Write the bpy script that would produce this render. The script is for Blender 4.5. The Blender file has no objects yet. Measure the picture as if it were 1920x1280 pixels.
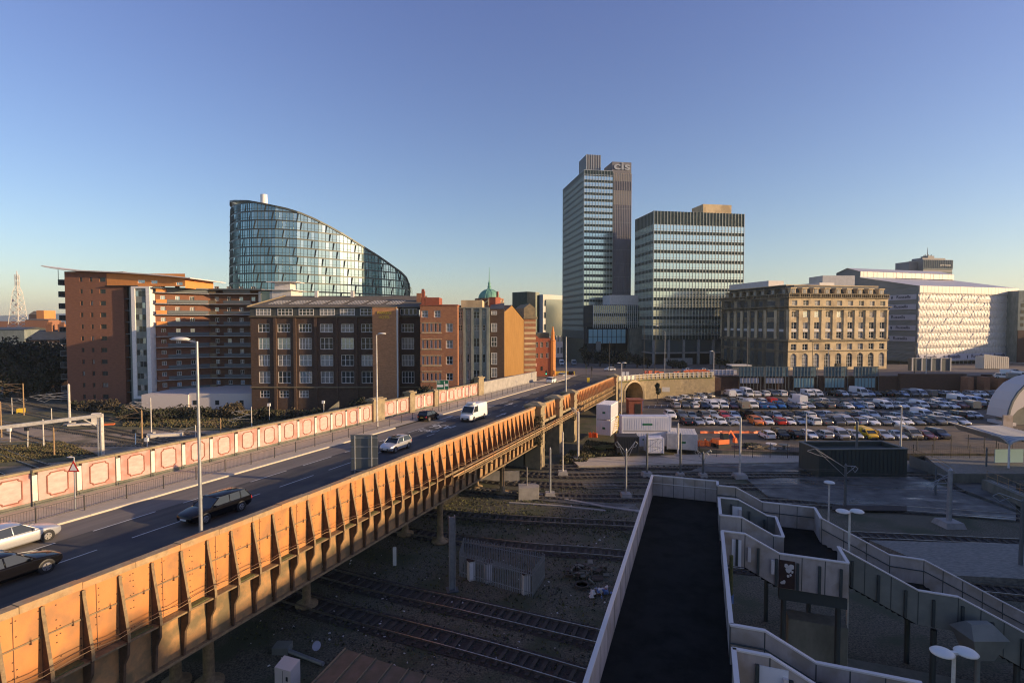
import bpy, bmesh, math, random
from mathutils import Vector, Matrix
RN = random.Random(11)
SC = bpy.context.scene
COL = SC.collection
PI = math.pi
# ---------------------------------------------------------------- camera, sky, sun, exposure
ZC = 23.0
PITCH = math.atan(0.037)
cd = bpy.data.cameras.new('camera'); cam = bpy.data.objects.new('camera', cd); COL.objects.link(cam)
cam.location = (0, 0, ZC); cam.rotation_euler = (PI/2 - PITCH, 0, 0)
cd.sensor_width = 36.0; cd.lens = 36.0*1000/1920; cd.clip_start = 0.3; cd.clip_end = 30000
SC.camera = cam
SUN_EL = math.radians(11.0); SUN_AZ = math.radians(101.0)      # clockwise from +Y
w = bpy.data.worlds.new('World'); SC.world = w; w.use_nodes = True
nt = w.node_tree; nt.nodes.clear()
sky = nt.nodes.new('ShaderNodeTexSky'); sky.sky_type = 'NISHITA'; sky.sun_disc = False
sky.sun_elevation = SUN_EL; sky.sun_rotation = SUN_AZ
sky.air_density = 1.05; sky.dust_density = 0.6; sky.ozone_density = 4.0; sky.altitude = 40
bg = nt.nodes.new('ShaderNodeBackground'); bg.inputs[1].default_value = 0.128
wo = nt.nodes.new('ShaderNodeOutputWorld')
tint = nt.nodes.new('ShaderNodeMix'); tint.data_type = 'RGBA'; tint.blend_type = 'MULTIPLY'; tint.inputs[0].default_value = 1.0
tc = nt.nodes.new('ShaderNodeTexCoord'); sx = nt.nodes.new('ShaderNodeSeparateXYZ'); nt.links.new(tc.outputs['Generated'], sx.inputs[0])
el = nt.nodes.new('ShaderNodeMapRange'); el.inputs[1].default_value = 0.0; el.inputs[2].default_value = 0.5; nt.links.new(sx.outputs[2], el.inputs[0])
tt = nt.nodes.new('ShaderNodeMix'); tt.data_type = 'RGBA'; tt.inputs[6].default_value = (1.40, 1.13, 0.96, 1); tt.inputs[7].default_value = (1.42, 0.98, 1.12, 1)
nt.links.new(el.outputs[0], tt.inputs[0]); nt.links.new(tt.outputs[2], tint.inputs[7])
nt.links.new(sky.outputs[0], tint.inputs[6]); nt.links.new(tint.outputs[2], bg.inputs[0]); nt.links.new(bg.outputs[0], wo.inputs[0])
sl = bpy.data.lights.new('sun', 'SUN'); sl.energy = 5.0; sl.angle = math.radians(0.6); sl.color = (1.0, 0.69, 0.38)
so = bpy.data.objects.new('sun', sl); COL.objects.link(so)
sdir = Vector((math.sin(SUN_AZ)*math.cos(SUN_EL), math.cos(SUN_AZ)*math.cos(SUN_EL), math.sin(SUN_EL)))
so.rotation_euler = (-sdir).to_track_quat('-Z', 'Y').to_euler(); so.location = (300, -80, 120)
SC.cycles.filter_width = 1.15
SC.view_settings.view_transform = 'Standard'; SC.view_settings.look = 'None'
SC.view_settings.exposure = 0.6; SC.view_settings.gamma = 1.0
# ---------------------------------------------------------------- pixel helpers (photo px of 1920x1280 -> metres)
sp_, cp_ = math.sin(PITCH), math.cos(PITCH)
def ray(x, y):
    u = (x-960)/1000; v = (640-y)/1000; k = cp_+v*sp_
    return u/k, (-sp_+v*cp_)/k
def G(x, y, z=0.0):
    a, b = ray(x, y); Y = (z-ZC)/b; return Vector((a*Y, Y, z))
def DP(x, y, Y):
    a, b = ray(x, y); return Vector((a*Y, Y, ZC+b*Y))
# road frame: s along the bridge, t to its right, height above carriageway
S_, C_ = 0.36423, 0.93131; SLOPE = 0.023272
def zr(s): return 10.0 - SLOPE*s
def RD(s, t, h=0.0): return Vector((s*S_+t*C_, s*C_-t*S_, zr(s)+h))
def s_at(x, y, t):
    a, b = ray(x, y); Y = t/(a*C_-S_); return (a*Y)*S_+Y*C_
# ---------------------------------------------------------------- materials
MATS = {}
def mat(name, col, rough=0.8, metal=0.0, col2=None, scale=1.0, bump=0.0, bscale=None, stretch=(1, 1, 1), spec=0.5, detail=6, rot=None, col3=None, scale3=0.15, lo=0.35, hi=0.65, emit=None, coat=0.0):
    if name in MATS: return MATS[name]
    m = bpy.data.materials.new(name); m.use_nodes = True; MATS[name] = m
    n = m.node_tree.nodes; L = m.node_tree.links; p = n['Principled BSDF']
    p.inputs['Base Color'].default_value = (*col, 1); p.inputs['Roughness'].default_value = rough
    p.inputs['Metallic'].default_value = metal; p.inputs['Specular IOR Level'].default_value = spec
    if coat: p.inputs['Coat Weight'].default_value = coat; p.inputs['Coat Roughness'].default_value = 0.05
    if emit: p.inputs['Emission Color'].default_value = (*emit[:3], 1); p.inputs['Emission Strength'].default_value = emit[3]
    if col2 or bump:
        g = n.new('ShaderNodeNewGeometry'); mp = n.new('ShaderNodeMapping'); mp.inputs['Scale'].default_value = stretch
        if rot is not None: mp.vector_type = 'TEXTURE'; mp.inputs['Rotation'].default_value = (0,0,rot); mp.inputs['Scale'].default_value = tuple(1/q for q in stretch)
        L.new(g.outputs['Position'], mp.inputs[0])
    out = None
    if col2:
        nz = n.new('ShaderNodeTexNoise'); nz.inputs['Scale'].default_value = scale; nz.inputs['Detail'].default_value = detail; nz.inputs['Roughness'].default_value = 0.65
        L.new(mp.outputs[0], nz.inputs[0])
        r = n.new('ShaderNodeMapRange'); r.inputs[1].default_value = lo; r.inputs[2].default_value = hi; L.new(nz.outputs[0], r.inputs[0])
        mx = n.new('ShaderNodeMix'); mx.data_type = 'RGBA'; mx.inputs[6].default_value = (*col, 1); mx.inputs[7].default_value = (*col2, 1)
        L.new(r.outputs[0], mx.inputs[0]); out = mx.outputs[2]
        if col3:
            n2 = n.new('ShaderNodeTexNoise'); n2.inputs['Scale'].default_value = scale3; n2.inputs['Detail'].default_value = 5; L.new(g.outputs['Position'], n2.inputs[0])
            r2 = n.new('ShaderNodeMapRange'); r2.inputs[1].default_value = 0.48; r2.inputs[2].default_value = 0.62; L.new(n2.outputs[0], r2.inputs[0])
            m2 = n.new('ShaderNodeMix'); m2.data_type = 'RGBA'; m2.inputs[7].default_value = (*col3, 1)
            L.new(out, m2.inputs[6]); L.new(r2.outputs[0], m2.inputs[0]); out = m2.outputs[2]
        L.new(out, p.inputs['Base Color'])
    if bump:
        nb = n.new('ShaderNodeTexNoise'); nb.inputs['Scale'].default_value = bscale or scale*3; nb.inputs['Detail'].default_value = 5
        L.new(mp.outputs[0], nb.inputs[0])
        b = n.new('ShaderNodeBump'); b.inputs['Strength'].default_value = bump; b.inputs['Distance'].default_value = 0.05
        L.new(nb.outputs[0], b.inputs['Height']); L.new(b.outputs[0], p.inputs['Normal'])
    return m
def wet_mat(name, col, col2, scale):
    m = mat(name, col, 0.7, col2=col2, scale=0.6, bump=0.3, bscale=8)
    n = m.node_tree.nodes; L = m.node_tree.links; p = n['Principled BSDF']
    g = n.new('ShaderNodeNewGeometry'); mp = n.new('ShaderNodeMapping'); mp.inputs['Scale'].default_value = (0.5, 1.6, 1)
    nz = n.new('ShaderNodeTexNoise'); nz.inputs['Scale'].default_value = scale; nz.inputs['Detail'].default_value = 4
    r = n.new('ShaderNodeMapRange'); r.inputs[1].default_value = 0.5; r.inputs[2].default_value = 0.66; r.inputs[3].default_value = 0.75; r.inputs[4].default_value = 0.12
    L.new(g.outputs['Position'], mp.inputs[0]); L.new(mp.outputs[0], nz.inputs[0]); L.new(nz.outputs[0], r.inputs[0]); L.new(r.outputs[0], p.inputs['Roughness'])
    return m
def glass(name, col, rough=0.06, metal=0.75, bump=0.06, bscale=0.35):
    m = mat(name, col, rough, metal, bump=bump, bscale=bscale); return m
M = dict(
 asphalt=mat('asphalt', (.058,.057,.053), .8, col2=(.105,.098,.086), scale=.9, bump=.12, bscale=25, stretch=(.06,1,1), rot=1.198, detail=8, spec=.25, col3=(.045,.047,.052), scale3=.25),
 sunasphalt=mat('sunlit_asphalt', (.20,.175,.145), .85, col2=(.13,.118,.10), scale=1.1, stretch=(.1,1,1), rot=1.198, bump=.15, bscale=25),
 paving=mat('paving_slab', (.40,.35,.27), .85, col2=(.48,.42,.33), scale=1.5, bump=.2, bscale=9),
 kerb=mat('kerb_stone', (.52,.46,.36), .85, col2=(.5,.45,.36), scale=3),
 paint=mat('road_paint', (.62,.62,.58), .7, col2=(.36,.36,.35), scale=6, lo=.45, hi=.7),
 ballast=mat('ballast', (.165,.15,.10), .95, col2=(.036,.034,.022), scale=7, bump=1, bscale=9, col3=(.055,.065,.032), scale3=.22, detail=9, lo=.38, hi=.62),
 sunballast=mat('sunlit_ballast', (.42,.33,.23), .95, col2=(.26,.20,.14), scale=4, bump=1.0, bscale=8, col3=(.13,.11,.06), scale3=.15),  # lighter copy of the ballast, the yard's sunlight put into its colour
 trackbed=mat('track_bed', (.055,.045,.037), .95, col2=(.03,.026,.022), scale=6, bump=.9, bscale=10),
 rail=mat('rail_steel', (.50,.48,.44), .32, .85, col2=(.34,.27,.21), scale=4),
 sleeper=mat('concrete_sleeper', (.075,.068,.055), .9, col2=(.04,.035,.03), scale=3),
 ground=mat('far_ground', (.10,.095,.075), .95, col2=(.16,.12,.085), scale=.012, col3=(.05,.06,.035), scale3=.006),
 grass=mat('rough_grass', (.10,.10,.035), .95, col2=(.16,.13,.06), scale=2.0, bump=1, bscale=6, col3=(.05,.06,.025), scale3=.3),
 leaf=mat('leaf_dark', (.022,.032,.014), .9, col2=(.035,.038,.02), scale=3),
 leafo=mat('leaf_olive', (.115,.088,.045), .9, col2=(.06,.05,.03), scale=3),
 twig=mat('twig', (.040,.034,.025), .9),
 bark=mat('bark', (.06,.045,.035), .95, col2=(.1,.08,.06), scale=5),
 town=mat('town_tarmac', (.15,.12,.10), .8, col2=(.11,.09,.08), scale=.5, bump=.2, bscale=8),
 carpark=mat('car_park_surface', (.15,.115,.08), .9, col2=(.08,.065,.05), scale=.8, bump=.3, bscale=6, col3=(.05,.05,.05), scale3=.1),
 slab=wet_mat('wet_concrete', (.045,.047,.04), (.14,.14,.125), .22),
 setts=mat('pale_setts', (.22,.21,.18), .6, col2=(.09,.088,.075), scale=4, stretch=(.5,1.6,1), bump=.5, bscale=3),
 orange=mat('orange_girder_paint', (.56,.245,.078), .5, col2=(.50,.205,.068), scale=1.3, bump=.12, bscale=6, stretch=(1,1,.4), col3=(.36,.18,.075), scale3=.7),
 orangedk=mat('grimy_girder_paint', (.25,.17,.08), .75, col2=(.40,.22,.09), scale=2.5, bump=.3, bscale=8, col3=(.16,.12,.06), scale3=.8),
 web=mat('shaded_brace_web', (.115,.068,.036), .85, col2=(.06,.04,.024), scale=4),  # brace sides turned from the sun, their shade put into the colour
 brace=mat('rusty_brace_paint', (.28,.20,.10), .75, col2=(.16,.11,.06), scale=4, bump=.3, bscale=10),
 moss=mat('moss', (.13,.13,.04), .95, col2=(.07,.08,.03), scale=6, bump=.8, bscale=12),
 cap=mat('parapet_cap', (.42,.30,.16), .8, col2=(.30,.20,.10), scale=2.5, bump=.4, bscale=7, col3=(.48,.25,.10), scale3=.7),
 rivet=mat('rust_rivet', (.10,.05,.03), .9),
 sandstone=mat('sandstone', (.34,.27,.16), .9, col2=(.20,.16,.10), scale=1.2, bump=.5, bscale=5, col3=(.26,.21,.12), scale3=.25),
 pink=mat('pink_paint', (.50,.30,.26), .85, col2=(.54,.37,.32), scale=1.1, stretch=(1,1,2), col3=(.46,.21,.17), scale3=.6),
 pinkpale=mat('pale_pink_paint', (.60,.42,.37), .8, col2=(.54,.32,.28), scale=1.6, stretch=(1,1,2.5)),
 mould=mat('brown_moulding', (.24,.10,.07), .8, col2=(.33,.15,.10), scale=5),
 cream=mat('cream_paint', (.68,.64,.55), .7, col2=(.54,.48,.40), scale=3, lo=.5, hi=.75),
 ironrail=mat('dark_railing', (.07,.065,.06), .6),
 galv=mat('galvanised_steel', (.36,.38,.40), .45, .5, col2=(.27,.29,.31), scale=3),
 galvdk=mat('weathered_galvanised_steel', (.12,.135,.14), .55, .4, col2=(.11,.13,.14), scale=2),
 mastwhite=mat('pale_mast_paint', (.62,.60,.55), .6, col2=(.45,.42,.36), scale=2),
 masttan=mat('tan_mast_paint', (.38,.26,.13), .8, col2=(.27,.17,.09), scale=2),
 concrete=mat('concrete', (.36,.34,.31), .9, col2=(.25,.24,.22), scale=.9, bump=.3, bscale=5),
 oldconc=mat('stained_concrete', (.20,.19,.15), .9, col2=(.11,.115,.085), scale=.8, bump=.4, bscale=5, stretch=(1,1,.4)),
 fbwall=mat('pinkish_panel', (.46,.385,.34), .8, col2=(.35,.295,.26), scale=1.6, stretch=(1,1,.35), bump=.15, bscale=6, detail=9, col3=(.33,.265,.21), scale3=.9),
 fbout=mat('grey_green_panel', (.20,.205,.175), .8, col2=(.15,.155,.135), scale=.8, bump=.1, bscale=6),
 fbcap=mat('pale_coping', (.62,.56,.52), .7),
 fbfloor=mat('bitumen_deck', (.009,.010,.009), .9, col2=(.021,.021,.019), scale=.8, bump=.3, bscale=12, spec=.08, col3=(.019,.020,.018), scale3=.9),
 fbpost=mat('dark_post', (.04,.05,.048), .6),
 rust=mat('rust', (.055,.024,.016), .9, col2=(.03,.015,.012), scale=4),
 white=mat('white_paint', (.80,.79,.76), .6, col2=(.70,.69,.66), scale=1.5),
 offwhite=mat('dirty_white', (.62,.60,.57), .7, col2=(.50,.48,.45), scale=1.2),
 contwhite=mat('white_container_paint', (.72,.71,.73), .5, col2=(.60,.59,.60), scale=1.1, lo=.5, hi=.8),
 black=mat('black_paint', (.02,.022,.025), .5),
 dark=mat('dark_void', (.012,.013,.012), .8),
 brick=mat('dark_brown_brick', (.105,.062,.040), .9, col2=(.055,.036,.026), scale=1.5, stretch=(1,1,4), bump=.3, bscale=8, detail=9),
 brick2=mat('orange_brown_brick', (.36,.17,.085), .9, col2=(.23,.10,.055), scale=1.4, stretch=(1,1,4), bump=.3, bscale=8, detail=9),
 brick3=mat('sunlit_brown_brick', (.56,.28,.13), .9, col2=(.36,.17,.08), scale=1.4, stretch=(1,1,4), bump=.3, bscale=8, detail=9), brickwing=mat('dull_brown_brick', (.17,.085,.05), .9, col2=(.10,.055,.035), scale=.6, stretch=(1,1,2)),
 brickapt=mat('red_brick', (.23,.105,.063), .9, col2=(.17,.078,.048), scale=1.0, stretch=(1,1,3), bump=.2, bscale=8),
 brickpub=mat('deep_red_brick', (.30,.09,.05), .9, col2=(.20,.06,.035), scale=1.5, stretch=(1,1,4)),
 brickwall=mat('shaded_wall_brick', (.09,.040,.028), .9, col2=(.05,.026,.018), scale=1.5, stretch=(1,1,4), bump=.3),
 orangeren=mat('orange_render', (.62,.26,.07), .8, col2=(.55,.22,.06), scale=.8),
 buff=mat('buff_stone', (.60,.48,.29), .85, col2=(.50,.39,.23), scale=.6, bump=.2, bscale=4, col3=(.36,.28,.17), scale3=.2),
 buffdk=mat('dark_buff_stone', (.25,.20,.12), .9, col2=(.15,.125,.08), scale=1.0, bump=.3, bscale=5),
 greystone=mat('grey_render', (.24,.27,.25), .9, col2=(.15,.18,.165), scale=.7, stretch=(1,1,.4), bump=.2),
 mustard=mat('mustard_cladding', (.42,.24,.07), .8, col2=(.34,.185,.05), scale=.8, stretch=(3,3,.3)),
 slate=mat('slate_roof', (.10,.085,.06), .95, col2=(.15,.125,.09), scale=.8, bump=.3, bscale=6),
 slatedk=mat('dark_slate_roof', (.045,.05,.045), .6, col2=(.07,.075,.07), scale=1),
 copper=mat('verdigris', (.17,.36,.27), .7, col2=(.11,.28,.21), scale=1.2),
 frame=mat('white_window_frame', (.74,.72,.68), .6),
 pane=glass('dark_window_glass', (.05,.06,.06), .08, .25), rlpane=mat('rooflight_glass', (.03,.035,.035), .5),
 panec=mat('curtained_window_glass', (.33,.32,.30), .15, .1, col2=(.14,.15,.15), scale=1.6, stretch=(1.5,1.5,.4)),
 paneb=glass('sky_window_glass', (.40,.50,.56), .08, .7),
 cglass=glass('curtain_wall_glass', (.60,.67,.62), .12, .85, .03),
 cglassd=glass('dark_curtain_glass', (.16,.20,.20), .12, .6, .05),
 spandrel=mat('green_black_spandrel', (.022,.036,.028), .35, .2, col2=(.05,.075,.06), scale=.6),
 mullion=mat('aluminium_mullion', (.42,.45,.43), .4, .6),
 mullw=mat('pale_mullion', (.62,.60,.55), .5),
 mosaic=mat('service_tower_panel', (.25,.24,.25), .5, 0, col2=(.205,.195,.21), scale=.5, stretch=(1,1,.3)),
 mosaicdk=mat('service_tower_dark_panel', (.13,.13,.15), .5),
 beige=mat('beige_louvre', (.62,.52,.38), .6),
 aglass=glass('blue_grey_glass', (.27,.37,.36), .09, .85, .05, .5),
 aglassp=glass('pale_blue_glass', (.40,.51,.50), .12, .8, .05, .5),
 aframe=mat('bronze_glazing_frame', (.05,.06,.055), .45, .4),
 wrap=mat('white_sheeting', (.50,.475,.43), .5, col2=(.43,.41,.38), scale=1.5, bump=.6, bscale=2.5),
 wrapdk=mat('grey_netting', (.17,.19,.185), .9, col2=(.23,.24,.235), scale=.5, stretch=(.4,.4,3)),
 wraproof=mat('sheeted_roof', (.45,.44,.46), .5, col2=(.38,.37,.40), scale=.5),
 banner=mat('banner_fabric', (.46,.46,.54), .8, col2=(.38,.39,.45), scale=1.5),
 ink=mat('banner_ink', (.015,.02,.06), .8),
 tealpanel=mat('teal_hoarding', (.06,.13,.17), .6, col2=(.09,.17,.21), scale=1.5),
 tealpale=mat('pale_teal_hoarding', (.22,.40,.44), .6),
 barrier=mat('orange_plastic', (.85,.20,.05), .5),
 yellow=mat('yellow_plastic', (.75,.52,.04), .5),
 signgreen=mat('road_sign_green', (.01,.13,.06), .5),
 blueplastic=mat('blue_plastic', (.08,.16,.35), .5),
 gold=mat('gold_lettering', (.75,.48,.08), .4, .5),
 tyre=mat('tyre_rubber', (.02,.02,.02), .85),
 rim=mat('alloy_rim', (.55,.55,.55), .3, .8),
 carglass=glass('car_glass', (.05,.06,.065), .05, .3, 0),
 headl=mat('headlamp', (.8,.82,.82), .15, .3),
 taill=mat('tail_lamp', (.5,.02,.02), .3),
 plate=mat('number_plate', (.7,.7,.65), .5),
 platey=mat('yellow_number_plate', (.75,.6,.1), .5),
 hedge=mat('far_trees', (.05,.055,.035), .95, col2=(.09,.075,.05), scale=.05),
 hill=mat('moorland', (.10,.11,.12), 1.0, col2=(.10,.105,.10), scale=.002),
 lamphead=mat('lamp_housing', (.62,.62,.60), .45),
)
CAR = {}
def carpaint(c):
    cols = dict(white=(.78,.78,.76), silver=(.50,.51,.52), grey=(.16,.17,.18), black=(.006,.006,.008), navy=(.012,.02,.05), blue=(.03,.16,.42), red=(.50,.03,.02), maroon=(.13,.02,.025), orange=(.75,.20,.03), yellow=(.80,.50,.02), green=(.03,.09,.06), gold=(.42,.38,.30), paleblue=(.35,.42,.55), cyan=(.03,.38,.60))
    metal = .5 if c in ('silver', 'grey', 'gold', 'paleblue', 'navy', 'blue') else 0.0
    return mat('car_paint_'+c, cols[c], .32 if c != 'black' else .09, metal, coat=.5 if c != 'black' else 0, spec=.5 if c != 'black' else .22)
# ---------------------------------------------------------------- mesh building
class MB:
    def __init__(s, mtx=None): s.v = []; s.f = []; s.mi = []; s.M = mtx or Matrix.Identity(4); s.cur = 0
    def add(s, vs, fs):
        b = len(s.v); s.v += [s.M @ Vector(p) for p in vs]
        for f in fs: s.f.append([b+i for i in f]); s.mi.append(s.cur)
        return s
    def hexa(s, p): return s.add(p, [(0,3,2,1),(4,5,6,7),(0,1,5,4),(1,2,6,5),(2,3,7,6),(3,0,4,7)])
    def box(s, x0, x1, y0, y1, z0, z1):
        return s.hexa([(x0,y0,z0),(x1,y0,z0),(x1,y1,z0),(x0,y1,z0),(x0,y0,z1),(x1,y0,z1),(x1,y1,z1),(x0,y1,z1)])
    def quad(s, a, b, c, d): return s.add([a,b,c,d], [(0,1,2,3)])
    def poly(s, pts): return s.add(pts, [tuple(range(len(pts)))])
    def prism(s, pts, z0, z1):
        n = len(pts); v = [(p[0],p[1],z0) for p in pts]+[(p[0],p[1],z1) for p in pts]
        return s.add(v, [tuple(range(n-1,-1,-1)), tuple(range(n,2*n))]+[(i,(i+1)%n,n+(i+1)%n,n+i) for i in range(n)])
    def sweep(s, prof, a, b, up=(0,0,1)):       # constant 2D profile (side, up) from a to b
        a = Vector(a); b = Vector(b); d = (b-a).normalized(); u = Vector(up); r = d.cross(u).normalized(); u = r.cross(d)
        n = len(prof); v = [a+r*p[0]+u*p[1] for p in prof]+[b+r*p[0]+u*p[1] for p in prof]
        return s.add(v, [tuple(range(n)), tuple(range(2*n-1,n-1,-1))]+[((i+1)%n,i,n+i,n+(i+1)%n) for i in range(n)])
    def bar(s, a, b, w, h, up=(0,0,1)):
        if (Vector(b)-Vector(a)).normalized().cross(Vector(up)).length < .01: up = (0,1,0)
        return s.sweep([(-w/2,-h/2),(w/2,-h/2),(w/2,h/2),(-w/2,h/2)], a, b, up)
    def tube(s, a, b, r, r2=None, n=8):
        a = Vector(a); b = Vector(b); r2 = r if r2 is None else r2; d = (b-a).normalized()
        u = Vector((0,0,1)) if abs(d.z) < .9 else Vector((1,0,0)); x = d.cross(u).normalized(); y = x.cross(d)
        v = []
        for c, rr in ((a,r),(b,r2)):
            for i in range(n): an = 2*PI*i/n; v.append(c+x*rr*math.cos(an)+y*rr*math.sin(an))
        return s.add(v, [tuple(range(n)), tuple(range(2*n-1,n-1,-1))]+[((i+1)%n,i,n+i,n+(i+1)%n) for i in range(n)])
    def path(s, pts, r, n=6):
        for a, b in zip(pts, pts[1:]): s.tube(a, b, r, n=n)
        return s
    def lathe(s, prof, c=(0,0,0), n=16, sx=1, sy=1):
        v = []; f = []; k = len(prof)
        for (r, z) in prof:
            for i in range(n): an = 2*PI*i/n; v.append((c[0]+r*sx*math.cos(an), c[1]+r*sy*math.sin(an), c[2]+z))
        for j in range(k-1):
            for i in range(n): f.append((j*n+i, j*n+(i+1)%n, (j+1)*n+(i+1)%n, (j+1)*n+i))
        f.append(tuple(range(n-1,-1,-1))); f.append(tuple((k-1)*n+i for i in range(n)))
        return s.add(v, f)
    def mesh(s, name, mats, smooth=False):
        me = bpy.data.meshes.new(name); me.from_pydata([tuple(p) for p in s.v], [], s.f)
        for m in (mats if isinstance(mats, (list, tuple)) else [mats]): me.materials.append(M[m] if isinstance(m, str) else m)
        me.polygons.foreach_set('material_index', s.mi)
        if smooth: me.polygons.foreach_set('use_smooth', [True]*len(s.f))
        me.update(); return me
def tag(o, label=None, cat=None, group=None, kind=None):
    if label: o['label'] = label
    if cat: o['category'] = cat
    if group: o['group'] = group
    if kind: o['kind'] = kind
    return o
TM = {}
def thing(name, label, cat, loc=(0,0,0), rz=0.0, group=None):
    o = bpy.data.objects.new(name, None); COL.objects.link(o); o.location = loc; o.rotation_euler = (0,0,rz)
    o.empty_display_size = .3
    TM[o.name] = Matrix.Translation(loc) @ Matrix.Rotation(rz, 4, 'Z')
    return tag(o, label, cat, group)
def obj(name, me, parent=None, mtx=None):
    o = bpy.data.objects.new(name, me); COL.objects.link(o)
    if parent: o.parent = parent
    if mtx is not None: o.matrix_local = mtx
    return o
def part(name, mb, mats, parent=None, world=False, smooth=False):
    """world=True: the builder's coordinates are world metres; moved into the parent's frame."""
    if world and parent is not None and parent.name in TM:
        inv = TM[parent.name].inverted(); mb.v = [inv @ p for p in mb.v]
    return obj(name, mb.mesh(name, mats, smooth), parent)
def single(name, mb, mats, label, cat, group=None, smooth=False, base=None):
    """a thing that is one mesh, built in world metres; origin at its base"""
    if base is None:
        xs = [p.x for p in mb.v]; ys = [p.y for p in mb.v]; zs = [p.z for p in mb.v]
        base = Vector(((min(xs)+max(xs))/2, (min(ys)+max(ys))/2, min(zs)))
    mb.v = [p-Vector(base) for p in mb.v]
    o = obj(name, mb.mesh(name, mats, smooth)); o.location = base
    return tag(o, label, cat, group)
def struct(name, mb, mats, smooth=False, kind='structure'):
    o = obj(name, mb.mesh(name, mats, smooth)); return tag(o, kind=kind)
def clone(root, loc=None, rz=None, label=None, group=None):
    r = root.copy(); COL.objects.link(r)
    if loc is not None: r.location = loc
    if rz is not None: r.rotation_euler = (0,0,rz)
    if label: r['label'] = label
    if group: r['group'] = group
    for ch in list(root.children):
        c = ch.copy(); COL.objects.link(c); c.parent = r
        for g in ch.children: d = g.copy(); COL.objects.link(d); d.parent = c
    return r
def text_mesh(s, size, mats, depth=0.02, bold=False, sx=1.0):
    cu = bpy.data.curves.new('txt', 'FONT'); cu.body = s; cu.size = size; cu.extrude = depth; cu.align_x = 'CENTER'; cu.align_y = 'CENTER'
    if bold: cu.offset = size*.02
    o = bpy.data.objects.new('txt', cu); COL.objects.link(o); bpy.context.view_layer.update()
    me = bpy.data.meshes.new_from_object(o.evaluated_get(bpy.context.evaluated_depsgraph_get()))
    bpy.data.objects.remove(o); bpy.data.curves.remove(cu)
    for v in me.vertices: v.co = Vector((v.co.x*sx, -v.co.z, v.co.y))    # stands in the local xz plane, faces -y
    me.materials.clear(); me.materials.append(M[mats]); return me
ORD = ['first','second','third','fourth','fifth','sixth','seventh','eighth','ninth','tenth','eleventh','twelfth','thirteenth','fourteenth','fifteenth','sixteenth','seventeenth','eighteenth','nineteenth','twentieth','twenty-first','twenty-second','twenty-third','twenty-fourth','twenty-fifth','twenty-sixth','twenty-seventh','twenty-eighth','twenty-ninth','thirtieth','thirty-first','thirty-second','thirty-third','thirty-fourth','thirty-fifth','thirty-sixth','thirty-seventh','thirty-eighth','thirty-ninth','fortieth']
def rotz(a): return Matrix.Rotation(a, 4, 'Z')
def tr(x, y, z): return Matrix.Translation((x,y,z))
# facade with real openings: frame x right along the wall, y into the building, z up
def facade(mb, W, z0, z1, ops, depth=.3):
    xs = sorted(set([0, W]+[v for o in ops for v in (o[0], o[1])])); zs = sorted(set([z0, z1]+[v for o in ops for v in (o[2], o[3])]))
    for i in range(len(xs)-1):
        run = None
        for j in range(len(zs)-1):
            cx = (xs[i]+xs[i+1])/2; cz = (zs[j]+zs[j+1])/2
            if any(o[0] < cx < o[1] and o[2] < cz < o[3] for o in ops):
                if run is not None: mb.quad((xs[i],0,run),(xs[i+1],0,run),(xs[i+1],0,zs[j]),(xs[i],0,zs[j])); run = None
            elif run is None: run = zs[j]
        if run is not None: mb.quad((xs[i],0,run),(xs[i+1],0,run),(xs[i+1],0,z1),(xs[i],0,z1))
    for (a, b, c, d) in ops:
        mb.quad((a,0,c),(a,depth,c),(a,depth,d),(a,0,d)); mb.quad((b,0,d),(b,depth,d),(b,depth,c),(b,0,c))
        mb.quad((a,0,c),(b,0,c),(b,depth,c),(a,depth,c)); mb.quad((a,depth,d),(b,depth,d),(b,0,d),(a,0,d))
        mb.quad((a,depth,c),(b,depth,c),(b,depth,d),(a,depth,d))
WINC = {}
def win_mesh(w, h, nx, ny, fr='frame', pane='pane', fw=.09, arch=False):
    k = (round(w,2), round(h,2), nx, ny, fr, pane, fw, arch)
    if k in WINC: return WINC[k]
    f = MB(); t = .06
    if not arch:
        f.box(0,fw,-t,0,0,h); f.box(w-fw,w,-t,0,0,h); f.box(fw,w-fw,-t,0,0,fw); f.box(fw,w-fw,-t,0,h-fw,h)
        for i in range(1, nx): x = w*i/nx; f.box(x-fw/2,x+fw/2,-t*.9,0,fw,h-fw)
        for j in range(1, ny): z = h*j/ny; f.box(fw,w-fw,-t*.8,0,z-fw/3,z+fw/3)
        p = MB(); p.box(fw*.5,w-fw*.5,-.02,-.005,fw*.5,h-fw*.5)
    else:
        r = w/2; hc = h-r; pts = [(r+r*math.cos(a), hc+r*math.sin(a)) for a in [PI*i/10 for i in range(11)]]
        outl = [(w,0)]+pts+[(0,0)]
        for a, b in zip(outl, outl[1:]+outl[:1]): f.bar((a[0],-t/2,a[1]),(b[0],-t/2,b[1]),fw,t,(0,1,0))
        for i in range(1, nx): x = w*i/nx; f.box(x-fw/3,x+fw/3,-t*.9,0,0,hc+math.sqrt(max(0,r*r-(x-r)**2)))
        for j in range(1, ny): z = hc*j/(ny-1) if ny > 1 else hc; f.box(0,w,-t*.8,0,z-fw/3,z+fw/3)
        p = MB(); p.poly([(x,-.02,z) for x, z in reversed(outl)]); p.poly([(x,-.005,z) for x, z in outl])
    WINC[k] = (f.mesh('window', fr), p.mesh('pane', pane)); return WINC[k]
def window(parent, F, x, z, w, h, nx=2, ny=2, depth=.25, fr='frame', pane=None, fw=.09, arch=False, name='window'):
    if pane is None: pane = RN.choice(['pane','pane','panec','paneb'])
    fm, pm = win_mesh(w, h, nx, ny, fr, pane, fw, arch)
    o = obj(name, fm, parent, F @ tr(x, depth-.01, z)); obj('pane', pm, o); return o
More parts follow.
